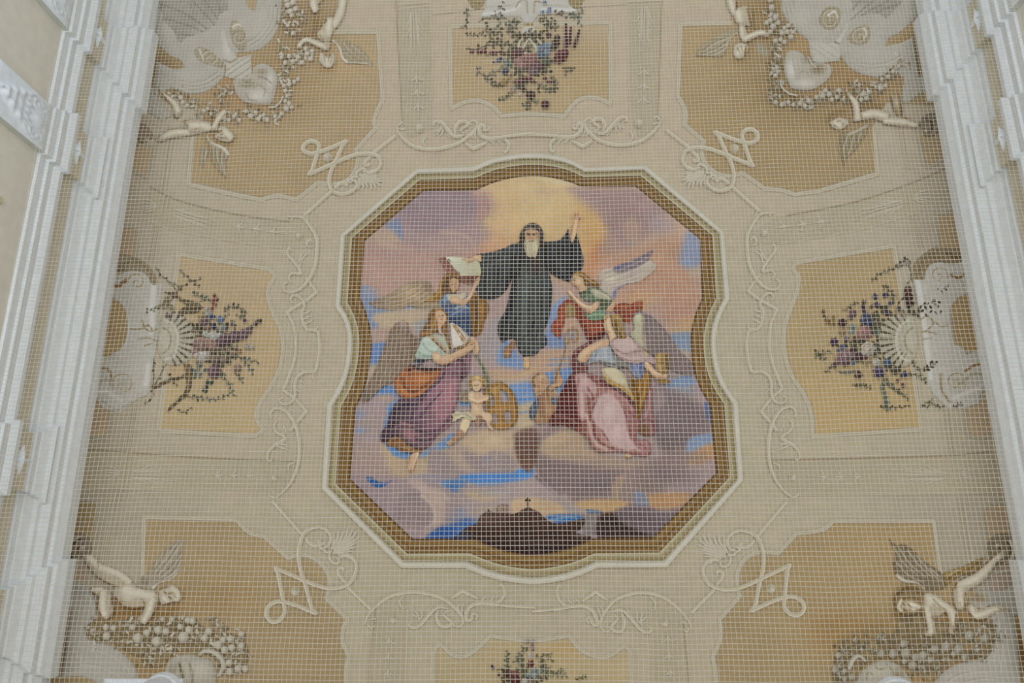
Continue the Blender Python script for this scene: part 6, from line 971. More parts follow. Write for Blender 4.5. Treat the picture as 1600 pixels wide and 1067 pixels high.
putto('upper right', (1370, 185), 'winged nude child stretched out below the right volute, head towards the panel', [
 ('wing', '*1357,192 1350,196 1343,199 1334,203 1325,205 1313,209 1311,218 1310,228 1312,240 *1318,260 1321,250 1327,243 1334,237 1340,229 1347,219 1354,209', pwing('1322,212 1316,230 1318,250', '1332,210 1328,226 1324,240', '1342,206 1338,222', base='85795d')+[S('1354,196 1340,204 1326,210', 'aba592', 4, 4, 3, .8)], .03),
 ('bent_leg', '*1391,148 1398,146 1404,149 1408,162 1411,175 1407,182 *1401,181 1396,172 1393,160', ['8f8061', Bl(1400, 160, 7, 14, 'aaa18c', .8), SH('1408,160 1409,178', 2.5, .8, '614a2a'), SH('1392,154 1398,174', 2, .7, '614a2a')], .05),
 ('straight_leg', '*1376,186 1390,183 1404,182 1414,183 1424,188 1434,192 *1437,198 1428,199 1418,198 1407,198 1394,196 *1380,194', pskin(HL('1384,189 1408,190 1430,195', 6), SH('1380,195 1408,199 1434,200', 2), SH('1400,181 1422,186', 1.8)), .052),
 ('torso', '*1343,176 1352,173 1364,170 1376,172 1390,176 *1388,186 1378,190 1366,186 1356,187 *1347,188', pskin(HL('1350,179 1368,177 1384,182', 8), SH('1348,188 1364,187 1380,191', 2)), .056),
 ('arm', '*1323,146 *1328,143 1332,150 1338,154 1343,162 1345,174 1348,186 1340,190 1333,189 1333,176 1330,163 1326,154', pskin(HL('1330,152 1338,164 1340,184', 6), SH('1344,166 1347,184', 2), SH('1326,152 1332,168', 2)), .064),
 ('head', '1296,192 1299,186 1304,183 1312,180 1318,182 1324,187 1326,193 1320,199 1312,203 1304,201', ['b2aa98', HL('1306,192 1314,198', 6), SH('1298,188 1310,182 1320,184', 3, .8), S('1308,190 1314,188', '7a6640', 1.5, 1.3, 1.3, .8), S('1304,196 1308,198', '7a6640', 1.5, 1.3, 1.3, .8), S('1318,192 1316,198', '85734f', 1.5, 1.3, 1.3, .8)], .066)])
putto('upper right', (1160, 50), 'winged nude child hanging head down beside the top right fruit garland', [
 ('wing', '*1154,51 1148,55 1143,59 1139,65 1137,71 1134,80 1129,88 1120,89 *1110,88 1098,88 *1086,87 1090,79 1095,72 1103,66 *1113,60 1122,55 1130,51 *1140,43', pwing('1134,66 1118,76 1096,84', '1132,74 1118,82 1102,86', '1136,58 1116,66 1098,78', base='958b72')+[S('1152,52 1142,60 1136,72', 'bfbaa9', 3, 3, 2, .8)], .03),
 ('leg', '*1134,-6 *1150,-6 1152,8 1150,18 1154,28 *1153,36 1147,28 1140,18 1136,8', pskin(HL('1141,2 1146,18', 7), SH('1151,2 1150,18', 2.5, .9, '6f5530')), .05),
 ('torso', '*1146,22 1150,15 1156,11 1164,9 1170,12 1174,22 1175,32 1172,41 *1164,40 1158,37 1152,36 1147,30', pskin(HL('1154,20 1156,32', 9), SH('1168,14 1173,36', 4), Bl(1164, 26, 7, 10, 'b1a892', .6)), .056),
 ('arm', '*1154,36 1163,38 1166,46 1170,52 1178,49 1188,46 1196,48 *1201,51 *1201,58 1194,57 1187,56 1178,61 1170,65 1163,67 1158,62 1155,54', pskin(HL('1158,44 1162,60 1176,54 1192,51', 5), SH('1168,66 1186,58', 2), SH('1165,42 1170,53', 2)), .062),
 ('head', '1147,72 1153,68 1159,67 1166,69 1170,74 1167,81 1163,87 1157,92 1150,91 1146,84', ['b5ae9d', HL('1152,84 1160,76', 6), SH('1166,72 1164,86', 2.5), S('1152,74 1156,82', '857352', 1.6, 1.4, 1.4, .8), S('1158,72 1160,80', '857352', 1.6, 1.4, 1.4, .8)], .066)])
CON = 1.0
# ================================================================ painted consoles with shells and flower bouquets
TONE = np.array((.93, .93, .92)); CON = 1.25
CS = 'b3b3af'
def console(where, at, parts): return cartouche_like('console', 'white painted scroll console with shell beside the %s flower field' % where, at, parts)
def cartouche_like(name, label, at, parts):
    e = empty(name, *at, label, name, None, .012)
    for nm, o, ops, off in parts: piece(nm, o, ops, off, .02, 1.4, e)
    return e
def ribs(cx, cy, r0, r1, a0, a1, n, ox=0, oy=0):
    return [S([(cx+r0*math.cos(a)+ox, cy+r0*math.sin(a)+oy), (cx+r1*math.cos(a), cy+r1*math.sin(a))], '4f4230', 1.6, 4.2, 1.2, .85) for a in np.linspace(a0, a1, n)]
console('left', (215, 530), [
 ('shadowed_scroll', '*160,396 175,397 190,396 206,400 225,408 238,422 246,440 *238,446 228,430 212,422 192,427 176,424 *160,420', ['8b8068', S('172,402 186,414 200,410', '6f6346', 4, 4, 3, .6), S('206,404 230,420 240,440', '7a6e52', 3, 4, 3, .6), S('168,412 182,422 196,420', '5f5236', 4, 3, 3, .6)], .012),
 ('bracket', '*155,420 163,424 172,428 182,430 192,427 200,423 212,423 222,425 231,432 235,441 *240,446 *255,443 253,455 250,480 247.5,503 246,527 243,546 240,564 230.5,616 *216,622 207,630 196,638 186,645 *174,641 158,634 150,622 *135,612 *120,600 *128,562 *150,556 167,557 *176,553 190,543 197,527 199,505 196,486 186,472 *155,452',
  [CS, S('240,448 238,480 236,520', 'c9cbcb', 8, 8, 4, .8), S('248,448 246,490 240,540', '9f9e95', 2, 2, 2, .7), S('232,570 228,600', 'c6c8c8', 8, 8, 4, .8), *spiral(214, 441, 15, 1.5, 1, 3.0, '8b7a54', 2), *spiral(193, 601, 19, 1.5, 1, 3.4, '8b8062', 2), Bl(193, 601, 23, 23, 'a3a08f', .5), S('164,434 172,442 184,447 196,438', '7f6440', 5, 6, 2, .9), S('160,428 178,436 196,432', 'a3a098', 3, 3, 3, .6), S('145,584 158,576 170,578 176,596', '8f7a55', 4, 3, 2, .9), S('136,590 152,598 168,592 176,604', '9b9688', 6, 6, 4, .7), S('148,612 168,612 190,626', 'c4c5c4', 6, 5, 4, .8), S('160,626 182,640 206,628', '8d8b80', 3, 3, 3, .5), S('187,474 198,490 200,520 192,544', 'c6c8c8', 3, 3, 2, .7), S('204,514 220,514 232,508 238,516', '85734f', 2, 2.4, 1.6, .8), S('222,500 226,512 236,518 246,514', '85734f', 2.4, 2, 1.6, .8), S('216,530 230,528 244,532', '85734f', 2, 2, 1.6, .7), S('226,540 238,536', '85734f', 2, 2, 1.6, .7), N(.03, 8, 3)], .014),
 ('shell', '*252,496 262,488 272,486 285,492 298,506 305,525 303,548 296,562 282,569 268,571 *256,566 248,552 246,530 248,508', ['a29f90', Bl(262, 530, 18, 40, 'aeaca0', .9), *ribs(256, 530, 26, 46, -1.25, 1.15, 11), S('258,500 272,508 278,530 272,556 258,562', 'b9b8ae', 4, 4, 2, .8), S('254,512 264,518 267,532 262,546 254,552', '7f775f', 2.5, 2.5, 2, .7), N(.05, 5, 4)], .03)])
console('right', (1480, 530), [
 ('shadowed_scroll', '*1427,438 1428,412 1445,395 1462,386 1490,388 *1514,384 *1518,398 1498,409 1483,411 1468,409 1453,413 1446,424 *1444,437', ['837458', S('1434,430 1444,404 1466,392', '6d5e42', 4, 5, 3, .6), S('1480,396 1496,402 1510,392', '5f4f33', 6, 6, 4, .7), S('1450,402 1472,402', '6a5b3e', 4, 4, 3, .5)], .012),
 ('bracket', '*1522,390 1514.5,399 1498,411 1483,412 1468,409.5 1454,414 1446,425 *1444,437 *1426,436 1428,450 1432,470 1436.5,486 1440,510 1442.6,547 1447.5,571 1450,600 1456,613 *1466,624 *1480,637 *1502,639 *1530,630 1534,614 1546,607 *1553,595 *1549,584 1541,550 1527,547 *1512,555 1502,542 *1490,537 1486,510 1486,481 *1498,464 1512,459 *1526,447',
  [CS, S('1434,440 1440,480 1448,540 1454,590', 'c8caca', 8, 8, 4, .8), S('1428,440 1434,480', 'a09f97', 2, 2, 2, .7), *spiral(1467, 431, 15, 1.5, -1, .2, '8b7a54', 2), *spiral(1493, 597, 17, 1.6, -1, .4, '7f7353', 2), Bl(1493, 600, 22, 20, 'a19e8d', .5), S('1486,430 1498,434 1508,428 1520,424', '87693f', 4, 4, 1.6, .9), S('1502,600 1520,584 1542,588', '97927f', 5, 5, 4, .7), S('1508,580 1520,572 1534,568 1546,572', '87693f', 4, 3, 1.6, .9), S('1490,622 1514,612 1530,606', 'c6c8c8', 6, 5, 4, .8), S('1470,584 1472,610 1484,628', '86795a', 4, 3, 3, .8), S('1436,500 1450,494 1458,506 1448,516', '85734f', 2.4, 2, 1.6, .8), S('1430,520 1448,518 1464,522', '85734f', 2, 2, 1.6, .8), S('1460,502 1470,510 1482,508', '85734f', 2, 2, 1.6, .8), S('1442,530 1456,528', '85734f', 2, 2, 1.6, .7), N(.03, 8, 3)], .014),
 ('shell', '*1426,494 1414,490 1400,492 1386,498 1376,511 1373,532 1378,553 1391,568 1410,574 *1424,568 1432,552 1434,528 1432,508', ['a09d8d', Bl(1420, 530, 20, 40, 'aaa798', .9), *ribs(1426, 530, 26, 50, 2.0, 4.3, 11), S('1420,500 1406,510 1400,530 1406,556 1420,564', 'b9b8ae', 4, 4, 2, .8), S('1426,512 1416,520 1414,534 1418,546 1426,552', '7f775f', 2.5, 2.5, 2, .7), N(.05, 5, 4)], .03)])
console('top', (828, 30), [
 ('bracket', '*750,27 758,13 766,-10 *890,-10 *888,6 *903,19 *841,24 833,36 *838,50 *845,53 *808,53 *815,48 818,36 *813,26', [CS, S('756,22 800,16 812,8', 'cbcdcd', 4, 4, 3, .8), S('846,14 898,16', 'cbcdcd', 4, 4, 3, .8), S('758,12 800,8', '9b9a90', 1.6, 1.6, 1.6, .7), S('850,8 888,10', '9b9a90', 1.6, 1.6, 1.6, .7), S('806,12 812,2 822,0 824,20', '85734f', 2, 2, 1.6, .7), S('834,20 836,2 846,4', '85734f', 2, 2, 1.6, .7), S('817,38 836,38', '8d7a50', 5, 5, 2, .9), S('820,36 820,44', 'b9b19c', 2, 2, 1, .8), S('828,36 828,44', 'b9b19c', 2, 2, 1, .8), S('834,36 834,44', 'b9b19c', 2, 2, 1, .8)], .014),
 ('shadowed_scroll', '*728,-6 738,12 750,14 *762,-6', ['8f8262', S('736,2 750,6', '7b6d4a', 3, 3, 2, .7)], .012), ('shadowed_scroll', '*886,-6 *892,10 904,14 *916,-6', ['8f8262', S('892,4 908,6', '7b6d4a', 3, 3, 2, .7)], .012)])
e_ = [o for o in COL.objects if o.get('label', '').endswith('top flower field')][0]
for p in ('827,60 820,70 817,78 821,84 828,86 835,84 838,78 834,70 827,60', '816,60 811,68 811,74 816,76 822,68', '839,60 845,68 845,74 840,76 834,68'): ribbon('palmette', p, [3, 4, 5, 5, 4, 3], [(-1, '8f8974', 0), (0, 'b6b3a3', 1), (1, 'a39f8d', 0)], .05, e_, False, True, 1.5)
CON = 1.0
# ---- flowers
def flower(par, x, y, r, col, kind='rose', off=.04, seed=0):
    rg = random.Random(int(x*7+y*3)+seed); c = hx(col)*255; c = (c*.74+c.mean()*.26)*.94
    n = {'rose': 7, 'daisy': 6, 'bell': 5}[kind]; a0 = rg.uniform(0, 6.3); out = []
    for k in range(n*2):
        a = a0+k*math.pi/n; q = r*(1.0 if k % 2 == 0 else (.84 if kind == 'rose' else .66))*rg.uniform(.92, 1.06); out.append((x+q*math.cos(a), y+q*math.sin(a)))
    ops = ['%02x%02x%02x' % tuple(int(v) for v in np.clip(c*.92, 0, 255)), Bl(x-r*.3, y-r*.3, r*1.1, r*1.1, np.clip(c*1.14+6, 0, 255), .9)]
    if kind == 'rose': ops += [S([(x+r*.62*math.cos(a0+t), y+r*.62*math.sin(a0+t)) for t in np.linspace(0, 4.2, 9)], c*.66, r*.16, None, r*.2, .8), S([(x+r*.3*math.cos(a0+2+t), y+r*.3*math.sin(a0+2+t)) for t in np.linspace(0, 4.2, 7)], c*.6, r*.16, None, r*.2, .8), Bl(x+r*.4, y+r*.45, r*.7, r*.7, c*.68, .6)]
    elif kind == 'daisy': ops += [Bl(x, y, r*.42, r*.42, 'a08a4c' if sum(c) > 330 else '35281f', .95)]+[S([(x, y), (x+r*.9*math.cos(a0+math.pi/n+k*2*math.pi/n), y+r*.9*math.sin(a0+math.pi/n+k*2*math.pi/n))], c*.7, r*.14, None, r*.2, .7) for k in range(n)]
    else: ops += [Bl(x+r*.2, y+r*.2, r*.6, r*.6, c*.62, .8)]
    piece({'rose': 'rose', 'daisy': 'flower', 'bell': 'bellflower'}[kind], out, ops+[N(.08, 3, seed)], off, .015, max(.8, r/5), par, True, rim=False, bk=r*.4)
GR = ['4b4a38', '56543f', '5f604c', '454233', '6a6b56']
BGR = ['56645a', '65746c', '4c5850']
def twig(b, par, path, n, L, cols, rg, w=1.0):
    C = curve(path, False, 2.0); ribbon('twig', C, [w*1.3, w, w*.6], [(-1, '4c432f', 0), (0, '5d523b', 1), (1, '4c432f', 0)], .025, par, hgt=.004)
    for k in range(n):
        i = int((k+.6)/n*(len(C)-1)); d = C[min(i+1, len(C)-1)]-C[max(i-1, 0)]; a = math.atan2(d[1], d[0])+(.9 if k % 2 else -.9)+rg.uniform(-.4, .4)
        b.leaf(C[i][0], C[i][1], L*rg.uniform(.75, 1.2), a, L*.27, rg.choice(cols), .032)
def clump(b, pts_, n, s, L, cols, rg, off=.034):
    for (x, y) in pts_:
        for _ in range(n): b.leaf(x+rg.gauss(0, s), y+rg.gauss(0, s), L*rg.uniform(.7, 1.25), rg.uniform(0, 6.3), L*.3, rg.choice(cols), off)
def bouquet(where, at, dark, flowers, twigs, clumps, extra, seed):
    e = empty('flower_bouquet', *at, 'painted bunch of mixed flowers and leafy twigs in the %s ochre field' % where, 'flowers', None, .03); rg = random.Random(seed)
    for nm, o, ops in extra: piece(nm, o, ops, .028, .015, 1.4, e)
    b = Batch()
    clump(b, dark, 9, 5, 9, ['4a4632', '403c2c', '565440', '5b5540'], rg, .028)
    for p, n, L, cs in twigs: twig(b, e, p, n, L, cs, rg)
    for ps, n, s, L, cs in clumps: clump(b, ps, n, s, L, cs, rg)
    b.build('foliage', e)
    for k, f in enumerate(flowers): flower(e, *f[:4], f[4] if len(f) > 4 else 'rose', .04+.001*k, seed)
K = lambda ox, oy, s, L: [(ox+x/s, oy+y/s)+tuple(r) for x, y, *r in L]
OL = ['6a5c40', S('0,0 1,1', '000')]
bouquet('left', (330, 530), K(220, 380, 3.81, [(350, 520), (400, 480), (480, 500), (440, 640), (500, 640), (540, 680), (450, 690), (420, 520), (520, 600), (350, 480), (480, 700), (350, 560)]),
 K(220, 380, 3.81, [(440, 310, 4, '8a4238', 'bell'), (450, 335, 4.5, '8a4238', 'bell'), (428, 345, 4, '93493e', 'bell'), (440, 368, 4.5, '8a4238', 'bell'), (424, 392, 4, '8a4238', 'bell'), (395, 390, 4, '9aa0a0', 'bell'), (400, 420, 5, '8f999c', 'bell'), (472, 455, 6.5, '4f73ab', 'rose'), (425, 437, 6, '32416e', 'bell'), (436, 495, 5.5, '2b3560', 'bell'), (490, 500, 6, '7e8c90', 'rose'), (365, 430, 6.5, 'a58b58', 'rose'), (380, 470, 9.5, '74545a', 'rose'), (395, 500, 6, '95705c', 'rose'), (435, 550, 8, 'b9bab6', 'rose'), (385, 540, 6, 'b5b7b4', 'daisy'), (470, 548, 6, 'b5b7b4', 'daisy'), (410, 548, 5, 'b0b3b0', 'daisy'),
  (360, 597, 12, 'a17870', 'rose'), (425, 610, 9, 'a3766c', 'rose'), (365, 675, 9, 'bdb5b3', 'rose'), (335, 665, 6, 'b9aeac', 'rose'), (385, 660, 6, 'c0bab8', 'rose'), (330, 600, 6, '8b6462', 'rose'), (325, 640, 5, '9a7570', 'rose'), (440, 765, 12, '6f4955', 'rose'), (480, 590, 9, '5e4350', 'rose'), (505, 570, 11, '644654', 'rose'), (560, 555, 10, '6b4d59', 'rose'), (610, 542, 9, '70525d', 'rose'), (640, 522, 6.5, '745560', 'rose'), (655, 500, 4.5, '5f4c45', 'bell'), (682, 478, 4.5, '4c4232', 'bell'), (706, 462, 5, '473c2c', 'bell'),
  (588, 642, 4.5, '93573a', 'daisy'), (560, 610, 5, 'a7926a', 'rose'), (630, 615, 5, 'a7988a', 'rose'), (660, 620, 4.5, 'b0a597', 'rose'), (575, 742, 7.5, '98755f', 'rose'), (550, 650, 5, '9d7a60', 'rose'), (620, 460, 4.5, '624554', 'daisy'), (547, 482, 4, '6a505b', 'bell'), (440, 690, 8, '7e5f55', 'rose'), (495, 690, 7, '8a6f5c', 'rose'), (160, 430, 5, '6e4d4e', 'bell')]),
 [('285,500 290,486 300,476 318,470 330,468', 6, 8, GR), ('262,478 272,462 280,452 298,440 316,436', 9, 6, GR), ('243,418 254,432 268,442 282,448', 6, 5, GR), ('280,422 290,430 302,440 312,450', 7, 5.5, GR), ('300,456 312,462 326,466', 8, 6, BGR), ('350,486 362,478 376,482 384,494', 12, 6, GR), ('360,500 366,510 370,520', 5, 6, GR), ('352,560 372,558 388,562 404,566', 12, 6, BGR), ('380,560 388,572 396,584', 6, 6, BGR), ('345,580 352,592 360,604 364,618', 11, 6, BGR), ('366,582 376,590 378,598', 7, 5, GR), ('300,618 320,622 340,624 356,616', 12, 5.5, BGR), ('278,622 296,620 312,624', 6, 5, GR), ('236,612 248,590 258,572 270,562 286,566', 5, 5, GR), ('262,584 270,592 276,604', 5, 5, GR), ('276,640 290,644 298,636', 6, 4, GR), ('240,560 240,590 236,624 222,630', 7, 5, GR), ('226,482 236,486 246,480', 6, 6, GR)],
 [(K(220, 380, 3.81, [(395, 845)]), 7, 4, 9, ['3e4336', '454b3c']), (K(220, 380, 3.81, [(350, 740), (345, 780)]), 6, 5, 9, BGR), (K(220, 380, 3.81, [(150, 340), (180, 380), (130, 370)]), 8, 4, 6, ['7b7153', '6a6045', '877d5e']), (K(220, 380, 3.81, [(500, 410), (580, 400), (600, 430)]), 4, 4, 6, GR)],
 [('bow_ribbon', '*267,443 273,448 279,462 *286,467 296,469 306,472 *318,480 314,484 309,488 300,490 *294,490 286,491 *278,490 281,484 *292,477 284,472 *276,466 264,461 *256,455 266,456 274,456 272,450', ['5d4f34', S('270,450 276,460 284,466', '7b6d4c', 2, 2, 2, .7), S('288,484 300,484 312,480', '443820', 3, 3, 3, .8), S('292,474 308,476', '776947', 2.5, 2, 2, .7)]),
  ('trailing_ribbon', '*287,568 *298,568 301,580 300,590 299,605 294,614 288,621 276,632 *267,640 262,644 *260,643 266,634 278,624 288,612 *292,600 289,590 278,594 267,596 250,604 *235,611 244,602 256,595 268,591 280,588 *290,584', ['5f5138', S('292,570 296,590 294,606', '7d6f4f', 3, 3, 3, .7), S('268,592 284,589', '463a24', 2, 2, 2, .7), S('276,630 290,612', '463a24', 2.5, 2, 2, .7)])], 11)
bouquet('right', (1345, 530), K(1260, 390, 3.81, [(380, 440), (420, 420), (430, 560), (300, 560), (350, 540), (300, 620), (440, 620), (400, 480), (520, 720), (480, 660), (240, 560), (420, 380), (470, 380), (460, 440)]),
 K(1260, 390, 3.81, [(343, 310, 4, '453546', 'bell'), (338, 335, 4.5, '453546', 'bell'), (342, 360, 4.5, '4b3b48', 'bell'), (410, 280, 6, '3e3a5c', 'bell'), (472, 270, 6, '3c3a5e', 'daisy'), (418, 328, 5.5, '3a3858', 'bell'), (505, 318, 5, '45405c', 'bell'), (480, 375, 6.5, '403848', 'bell'), (550, 352, 4.5, '3a3a68', 'daisy'), (350, 395, 7, '3a4a74', 'rose'), (370, 430, 8, '33446f', 'rose'), (340, 420, 6, '3f4f72', 'rose'), (275, 380, 7, '754f52', 'rose'), (265, 400, 5, '6b474b', 'rose'), (275, 460, 6, '6a8791', 'bell'), (270, 490, 5, '7392a0', 'bell'), (162, 405, 4.2, '99722c', 'daisy'), (130, 430, 5, '8d6826', 'daisy'), (160, 440, 4.5, '99742f', 'daisy'), (215, 435, 7.5, '513429', 'rose'), (215, 490, 6.5, 'a2855a', 'rose'), (348, 495, 12.5, 'a06a68', 'rose'), (368, 590, 12, 'bdb2a0', 'rose'), (345, 620, 6, 'b9b3a6', 'rose'),
  (165, 548, 8, '48344e', 'daisy'), (240, 530, 5, '6a5a72', 'bell'), (220, 580, 5, '4459a0', 'daisy'), (192, 600, 4, '4c5f94', 'bell'), (235, 630, 11, '916d77', 'rose'), (270, 620, 8, '9a7680', 'rose'), (200, 650, 8, '88606a', 'rose'), (235, 670, 7, '6f474e', 'rose'), (310, 640, 8, '573640', 'rose'), (275, 605, 6, '4d3038', 'rose'), (170, 685, 5, '5f3a40', 'bell'), (280, 676, 3.6, '3e6a98', 'bell'), (360, 660, 7, 'aa925a', 'rose'), (415, 670, 7, 'b7b3a8', 'rose'), (480, 672, 7.5, '3f5d80', 'rose'), (432, 728, 11, '45396e', 'daisy'), (310, 745, 7, '5e3f33', 'rose'), (525, 720, 6, '504832', 'rose'), (585, 740, 6.5, '3a3a70', 'daisy'), (545, 780, 4, '6a3f3c', 'bell'), (575, 805, 4, '6a3f3c', 'bell'), (605, 240, 7, '6c4633', 'rose'), (608, 280, 8, '553128', 'rose'), (612, 320, 6.5, '4a2c25', 'rose'), (290, 530, 5, '6a4a42', 'rose'), (350, 640, 5, '6f4448', 'bell'), (580, 815, 3, '7a5044', 'bell')]),
 [('1284,484 1288,492 1292,500', 7, 5, GR), ('1318,486 1330,478 1340,472', 8, 5, GR), ('1362,440 1374,428 1386,424 1398,418 1410,416', 11, 6, GR), ('1378,446 1388,452 1396,462 1394,474', 10, 6, GR), ('1398,418 1408,410 1416,404 1424,412', 8, 5, GR), ('1412,400 1420,416 1424,430 1418,446', 6, 5, GR), ('1402,478 1410,466 1420,458', 3, 4, GR), ('1272,546 1280,556 1290,562', 9, 5, GR), ('1274,560 1284,552 1298,548', 8, 5, GR), ('1290,582 1300,572 1312,566', 9, 5.5, GR), ('1332,602 1350,602 1362,606', 12, 5, GR), ('1378,600 1384,620 1386,640', 9, 6, BGR), ('1374,636 1392,636 1412,636 1420,632', 10, 5, GR), ('1380,588 1396,604 1412,616 1420,624', 8, 5, GR), ('1406,590 1420,584 1436,588 1448,596', 12, 6, GR), ('1424,560 1430,572 1440,582', 8, 5, GR), ('1444,580 1454,572 1462,564', 8, 7, ['4a4838', '3f3d30']), ('1440,478 1454,476 1466,470', 8, 8, ['4a4738', '3d3a2e']), ('1436,484 1450,490 1468,482 1474,488', 6, 7, ['4a4738', '3d3a2e']), ('1466,454 1474,452 1482,450', 5, 6, ['45415a', '4a4738']), ('1440,636 1452,628 1464,634 1474,636', 11, 5, GR), ('1490,636 1498,632 1504,630', 6, 5, GR), ('1448,640 1456,622', 4, 4, GR)],
 [(K(1260, 390, 3.81, [(430, 490), (440, 580)]), 5, 5, 8, BGR), (K(1260, 390, 3.81, [(620, 360), (655, 370)]), 7, 4, 7, ['4a4738', '3d3a2e']), (K(1260, 390, 3.81, [(590, 400), (560, 380)]), 6, 5, 8, ['8a8068', '786e55', '6c6249'])],
 [('long_leaf', '1378,586 1386,592 1394,600 1404,610 1412,616 *1419,622 1408,618 1394,608 1384,600', ['5b5b45', S('1382,592 1400,608', '7d7d64', 2, 2, 2, .7)]), ('long_leaf', '1378,594 1382,606 1384,620 1388,630 *1386,644 1382,632 1378,616 1376,604', ['55604e', S('1380,604 1384,626', '76806c', 2, 2, 2, .7)]), ('long_leaf', '*1338,578 1324,580 1312,580 *1304,576 1316,584 1330,584', ['62675a'])], 13)
bouquet('top', (826, 90), K(690, 0, 5.614, [(640, 430), (700, 430), (600, 500), (850, 400), (800, 560), (700, 620), (720, 680), (900, 560), (880, 610), (720, 340), (800, 340), (860, 340), (650, 330), (700, 760)]),
 K(690, 0, 5.614, [(265, 455, 4, '6a3330', 'bell'), (330, 455, 5, '70302e', 'bell'), (375, 450, 5, '7c3834', 'bell'), (440, 465, 4.6, '6a2f2c', 'bell'), (470, 465, 4.4, '743430', 'bell'), (530, 462, 4.4, '70322e', 'bell'), (500, 530, 4.4, '45477a', 'daisy'), (460, 545, 2.6, '45477a', 'bell'), (520, 510, 3, '45477a', 'bell'), (560, 630, 7, '3f3d6a', 'daisy'), (680, 540, 9, '9d6a66', 'rose'), (745, 520, 10, '96605c', 'rose'), (810, 510, 9.5, '9a625e', 'rose'), (700, 570, 8, 'a27670', 'rose'), (780, 560, 8.5, '905a58', 'rose'), (650, 470, 8, '6a3f40', 'rose'), (690, 450, 7, '70464a', 'rose'), (850, 590, 8, '6b4552', 'rose'), (800, 620, 8.5, '7c5a62', 'rose'), (880, 430, 8.5, '5f7590', 'rose'), (930, 410, 8, '66809c', 'rose'), (880, 480, 7.5, '4d6684', 'rose'), (920, 460, 7, '6f8aa2', 'rose'), (960, 390, 5, '6d88a4', 'bell'), (1050, 490, 11, '6c2f30', 'rose'), (1080, 460, 7, '743638', 'rose'), (1030, 530, 6, '763c38', 'rose'),
  (920, 535, 8, '5d604c', 'rose'), (1000, 380, 7, '4a3426', 'rose'), (990, 410, 6, '503828', 'rose'), (1015, 330, 5.5, '57382c', 'rose'), (940, 310, 5, '4a3a2c', 'rose'), (730, 690, 6, '5a2e2c', 'bell'), (700, 710, 5, '6a3836', 'bell'), (770, 690, 5, '703634', 'bell'), (800, 710, 4.4, '6a2e2e', 'bell'), (660, 715, 4.4, '8a4f44', 'bell'), (635, 715, 3.6, '8f5a48', 'bell'), (550, 720, 6, 'a5803f', 'rose'), (580, 690, 5, 'a98846', 'bell'), (600, 650, 5, 'a58550', 'bell'), (780, 830, 8, '4c2d24', 'rose'), (715, 775, 5, '60443a', 'rose'), (630, 780, 5, 'a39480', 'rose'), (690, 830, 4, 'b0a79a', 'bell'), (910, 915, 7.5, '633032', 'rose'), (935, 715, 3.6, '743a38', 'bell'), (970, 715, 3.6, '7a3f3c', 'bell'), (905, 685, 4, '643432', 'bell'), (905, 20, 3.6, '4f6aa4', 'bell'), (945, 80, 4, '5572a8', 'bell'), (940, 105, 4, '5a78b0', 'bell'), (885, 105, 3.6, '5f7caa', 'bell'), (505, 60, 2.6, '6a3040', 'bell')]
  +[(1090, y, 2.6+k*.25, '5a2e34', 'bell') for k, y in enumerate((215, 240, 265, 292, 320, 350, 378, 400))]+[(1135-k*3, y, 2.6+k*.25, '5a2e34', 'bell') for k, y in enumerate((245, 270, 296, 322, 350, 376))]+[(1208-k*7, 270+k*22, 2.8+k*.2, '5d3036', 'bell') for k in range(7)]),
 [('728,12 730,26 728,40 722,44', 8, 5.5, GR), ('726,52 732,54 744,54 756,52', 9, 5, GR), ('784,0 784,12 782,26 780,38 782,52', 10, 7, ['5c6154', '6a6f62', '4f5246']), ('748,34 760,28 776,28 790,28 797,38', 5, 4, GR), ('770,16 776,22 768,26', 4, 4, GR), ('756,46 766,54 768,66 778,68 798,68', 14, 6, GR), ('790,40 800,36 810,32', 6, 8, ['5c6154', '4f5246']), ('792,50 800,44 808,40', 5, 7, ['5c6154', '4f5246']), ('746,78 756,72 772,70 790,70 812,66', 10, 8, ['4f4c38', '5a523c']), ('728,76 744,78 760,84 776,84', 8, 5, GR), ('744,104 752,116 766,118 780,108', 8, 7, ['575c56', '686d62']), ('756,122 768,126 776,134', 7, 6, GR), ('766,132 776,134 784,132', 6, 6, GR), ('780,158 790,152 800,146', 8, 6, GR), ('848,38 858,42 870,44 868,36', 9, 6, GR), ('850,24 856,38 852,50', 8, 5, GR), ('866,18 874,22 880,18', 6, 6, GR), ('890,28 904,24 912,14', 7, 6, BGR), ('884,30 892,20 904,30 908,42', 7, 6, BGR), ('878,106 886,108 894,106 882,116', 9, 6, GR), ('848,136 856,140 866,140', 12, 6, GR), ('860,120 868,130 868,140', 8, 6, GR), ('836,130 844,132 840,144', 7, 5, GR), ('818,166 826,160 832,156 840,160', 10, 6, GR), ('824,172 826,164', 4, 5, GR), ('860,96 870,92 884,92', 8, 5, GR)],
 [(K(690, 0, 5.614, [(600, 560), (560, 560)]), 5, 4, 8, BGR), (K(690, 0, 5.614, [(410, 250), (480, 290), (520, 330)]), 6, 4, 6, GR), (K(690, 0, 5.614, [(960, 230), (990, 200), (900, 180)]), 6, 4, 5, GR)], [], 17)
